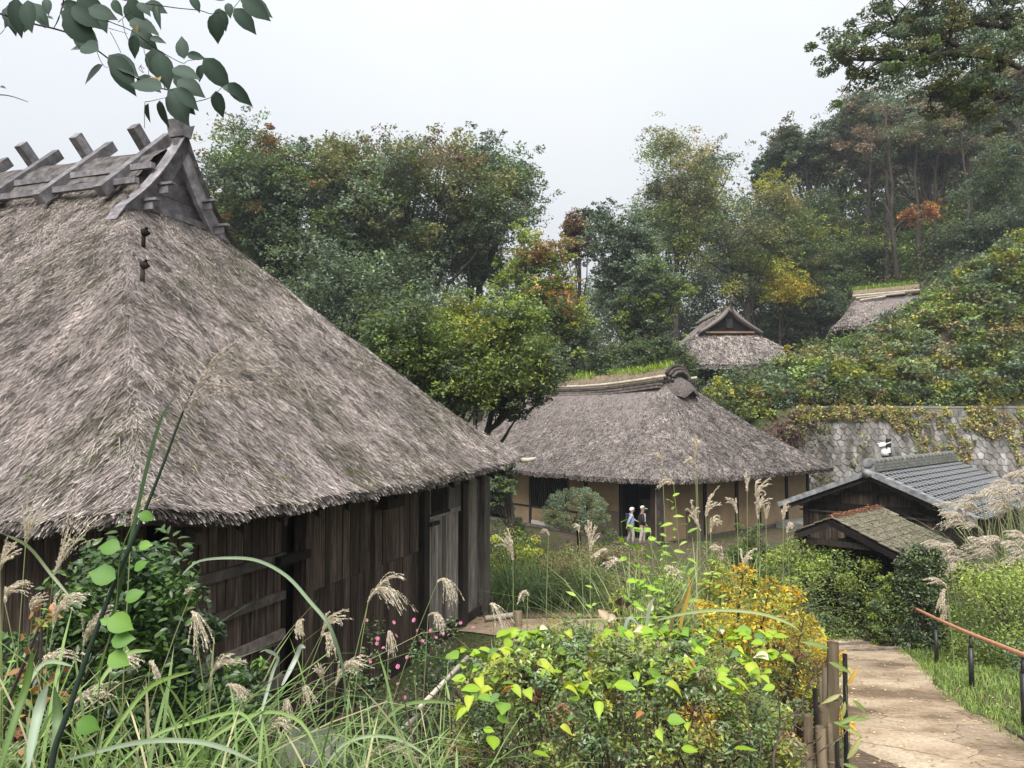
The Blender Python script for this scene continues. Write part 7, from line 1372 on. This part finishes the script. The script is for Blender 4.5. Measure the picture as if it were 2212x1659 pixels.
def person(pos, h, label, female, jac, trou, shirt, hairc, capc=None):
    s = h / 1.6; r_ = thing('person', pos, label, 'person'); g = 1 if not female else -1
    # local frame: x = facing (walking right), y = towards camera negative
    J = dict(pel=(0, 0, .84), ch=(.02, 0, 1.14), nk=(.04, 0, 1.34), hd=(.06, 0, 1.43), top=(.07, 0, 1.55), sl=(.02, -.17, 1.29), sr=(.02, .17, 1.29))
    if female: J.update(el=(-.12, -.22, 1.04), hl=(-.2, -.2, .80), er=(.12, .2, 1.06), hr=(.26, .16, 1.0), kl=(.1, -.09, .46), fl=(.06, -.09, .07), tl=(.2, -.09, .03), kr=(-.02, .09, .46), fr=(-.14, .09, .1), t2=(-.02, .09, .03))
    else: J.update(el=(.02, -.24, 1.03), hl=(.16, -.2, .86), er=(-.08, .22, 1.05), hr=(-.02, .22, .8), kl=(-.02, -.1, .46), fl=(-.1, -.1, .08), tl=(.03, -.1, .03), kr=(.12, .1, .46), fr=(.1, .1, .07), t2=(.24, .1, .03))
    def hand(k, e):
        a = np.array(J[k]); d = unit(a - np.array(J[e])); return a, d
    names = ['pel', 'ch', 'nk', 'hd', 'top', 'sl', 'el', 'hl', 'sr', 'er', 'hr', 'kl', 'fl', 'tl', 'kr', 'fr', 't2']; V = [np.array(J[n]) * s for n in names]; ix = {n: i for i, n in enumerate(names)}
    E = [('pel', 'ch'), ('ch', 'nk'), ('nk', 'hd'), ('hd', 'top'), ('ch', 'sl'), ('sl', 'el'), ('el', 'hl'), ('ch', 'sr'), ('sr', 'er'), ('er', 'hr'), ('pel', 'kl'), ('kl', 'fl'), ('fl', 'tl'), ('pel', 'kr'), ('kr', 'fr'), ('fr', 't2')]; E = [(ix[a], ix[b]) for a, b in E]
    R = dict(pel=(.11, .13), ch=(.1, .14), nk=.05, hd=.085, top=.07, sl=.05, el=.036, hl=.026, sr=.05, er=.036, hr=.026, kl=.055, fl=.036, tl=.03, kr=.055, fr=.036, t2=.03); RR = [R[n] if isinstance(R[n], tuple) else (R[n], R[n]) for n in names]; RR = [(a * s, b * s) for a, b in RR]
    # hands: palm, four fingers, thumb
    for hk, ek in (('hl', 'el'), ('hr', 'er')):
        a, d = hand(hk, ek); p = len(V); V.append((a + d * .06) * s); RR.append((.022 * s, .03 * s)); E.append((ix[hk], p)); sdv = unit(np.cross(d, [1, 0, .3]))
        for q in range(4): V.append((a + d * (.12 + .015 * (1 - abs(q - 1.5) / 1.5)) + sdv * (.014 * (q - 1.5)) + np.array([.01, 0, 0])) * s); RR.append((.007 * s,) * 2); E.append((p, len(V) - 1))
        V.append((a + d * .07 + sdv * .04) * s); RR.append((.008 * s,) * 2); E.append((p, len(V) - 1))
    body = skin('body', V, E, RR, SKINM, r_)
    jm, tm, sm_, hm = flat('jacket_mat', jac), flat('trouser_mat', trou), flat('shirt_mat', shirt), flat('hair_mat', hairc)
    hip = (0, 0, .86); Vj = [J['ch'], J['nk'], J['sl'], J['el'], (np.array(J['hl']) * .85 + np.array(J['el']) * .15), J['sr'], J['er'], (np.array(J['hr']) * .85 + np.array(J['er']) * .15), hip, (0, 0, .76)]; Vj = [np.array(v) * s * [1, 1, 1] for v in Vj]; Vj[1] = Vj[1] - np.array([0, 0, .05 * s])
    skin('jacket', Vj, [(0, 1), (0, 2), (2, 3), (3, 4), (0, 5), (5, 6), (6, 7), (0, 8), (8, 9)], [(.125 * s, .17 * s), (.07 * s, .09 * s), (.075 * s,) * 2, (.058 * s,) * 2, (.045 * s,) * 2, (.075 * s,) * 2, (.058 * s,) * 2, (.045 * s,) * 2, (.13 * s, .16 * s), (.14 * s, .17 * s)], jm, r_)
    Vt = [(0, 0, .82), J['kl'], (np.array(J['fl']) + [0, 0, .02]), J['kr'], (np.array(J['fr']) + [0, 0, .02])]; Vt = [np.array(v) * s for v in Vt]
    skin('trousers', Vt, [(0, 1), (1, 2), (0, 3), (3, 4)], [(.12 * s, .14 * s), (.075 * s,) * 2, (.06 * s,) * 2, (.075 * s,) * 2, (.06 * s,) * 2], tm, r_)
    for a, b in (('fl', 'tl'), ('fr', 't2')): skin('shoe', [np.array(J[a]) * s * [1, 1, .9], np.array(J[b]) * s + np.array([.0, 0, .012])], [(0, 1)], [(.045 * s,) * 2, (.038 * s,) * 2], flat('shoe_mat', (.09, .08, .07)), r_)
    mb = MB(); org = ORG[r_.name]
    c = org + np.array([.13, -.02, 1.2]) * s
    if not female:
        mb.box(org + np.array([.12, -.04, 1.1]) * s, np.array([.03, 0, 0]), (0, .07, 0), (0, 0, .2 * s)); mb.out('shirt_front', sm_, r_)
    # face features and hair: head looks right and slightly to the camera
    hc = org + np.array([.065, 0, 1.485]) * s; f = unit(np.array([.85, -.5, 0])); sdv = np.array([-f[1], f[0], 0])
    nose = MB(); nose.add([hc + f * .095 * s + [0, 0, .02 * s], hc + f * .09 * s + sdv * .015 * s + [0, 0, -.02 * s], hc + f * .09 * s - sdv * .015 * s + [0, 0, -.02 * s], hc + f * .118 * s + [0, 0, -.018 * s]], [(0, 1, 3), (0, 3, 2), (1, 2, 3)]); nose.out('nose', SKINM, body)
    for q in (-1, 1): eb = MB(); eb.box(hc + f * .088 * s + sdv * q * .03 * s + [0, 0, .02 * s], f * .006, sdv * .012 * s, (0, 0, .005 * s)); eb.out('eye', BLACKM, body); eb = MB(); eb.tube([hc + sdv * q * .085 * s, hc + sdv * q * .1 * s], [.022 * s, .016 * s], 8); eb.out('ear', SKINM, body)
    eb = MB(); eb.box(hc + f * .088 * s + [0, 0, -.045 * s], f * .005, sdv * .022 * s, (0, 0, .005 * s)); eb.out('mouth', flat('lip_mat', (.3, .12, .1)), body)
    V = []; F = []; n1, n2 = 14, 7
    for i in range(n2):
        th = (math.pi * .62) * i / (n2 - 1)
        for j in range(n1):
            ph = 2 * math.pi * j / n1; dv = np.array([math.sin(th) * math.cos(ph), math.sin(th) * math.sin(ph), math.cos(th)]); face = max(0, dv @ f); rr_ = (.112 if female else .105) * s; z_ = dv[2] + (face * .55 if th > 1.2 else 0); V.append(hc + [0, 0, .015 * s] - f * .012 * s + np.array([dv[0] * (1 - .1 * face), dv[1] * (1 - .1 * face), z_]) * rr_)
    F = [(i * n1 + j, (i + 1) * n1 + j, (i + 1) * n1 + (j + 1) % n1, i * n1 + (j + 1) % n1) for i in range(n2 - 1) for j in range(n1)]
    obj('hair', V, F, hm, r_, smooth=True)
    if capc is not None:
        V2 = [hc + (np.array(v) - hc) * [1.1, 1.1, 1.15] + [0, 0, .015 * s] for v in V[:n1 * 5]]; F2 = [(i * n1 + j, (i + 1) * n1 + j, (i + 1) * n1 + (j + 1) % n1, i * n1 + (j + 1) % n1) for i in range(4) for j in range(n1)]
        cap = obj('cap', V2, F2, flat('cap_mat', capc), r_, smooth=True); mb = MB(); b0 = hc + f * .1 * s + [0, 0, .05 * s]; mb.add([b0 - sdv * .09 * s, b0 + sdv * .09 * s, b0 + f * .1 * s + sdv * .05 * s - [0, 0, .02], b0 + f * .1 * s - sdv * .05 * s - [0, 0, .02], b0 - sdv * .09 * s - [0, 0, .012], b0 + sdv * .09 * s - [0, 0, .012], b0 + f * .1 * s + sdv * .05 * s - [0, 0, .032], b0 + f * .1 * s - sdv * .05 * s - [0, 0, .032]], [(0, 1, 2, 3), (7, 6, 5, 4), (0, 4, 5, 1), (1, 5, 6, 2), (2, 6, 7, 3), (3, 7, 4, 0)]); mb.out('cap_peak', flat('cap_peak_mat', (.18, .32, .2)), cap)
    if female: mb = MB(); mb.box(org + np.array([-.16, 0, 1.12]) * s, (.05, 0, 0), (0, .12, 0), (0, 0, .17)); mb.out('backpack', flat('pack_mat', (.03, .035, .05)), r_)
    return r_
d = 26.6; a = P(1363, 1180, d); person((a[0], d, P(1363, 1176, d)[2]), P(1363, 1096, d)[2] - P(1363, 1176, d)[2], 'white haired person in a pale blue jacket and grey trousers walking right', True, (.3, .36, .48), (.33, .31, .28), (.5, .5, .5), (.75, .74, .72))
d = 27.0; a = P(1386, 1176, d); person((a[0], d, P(1386, 1176, d)[2]), P(1386, 1094, d)[2] - P(1386, 1176, d)[2], 'person in a pale green cap and open dark jacket walking by the farmhouse door', False, (.03, .035, .033), (.4, .36, .31), (.5, .42, .4), (.2, .18, .17), (.55, .68, .55))
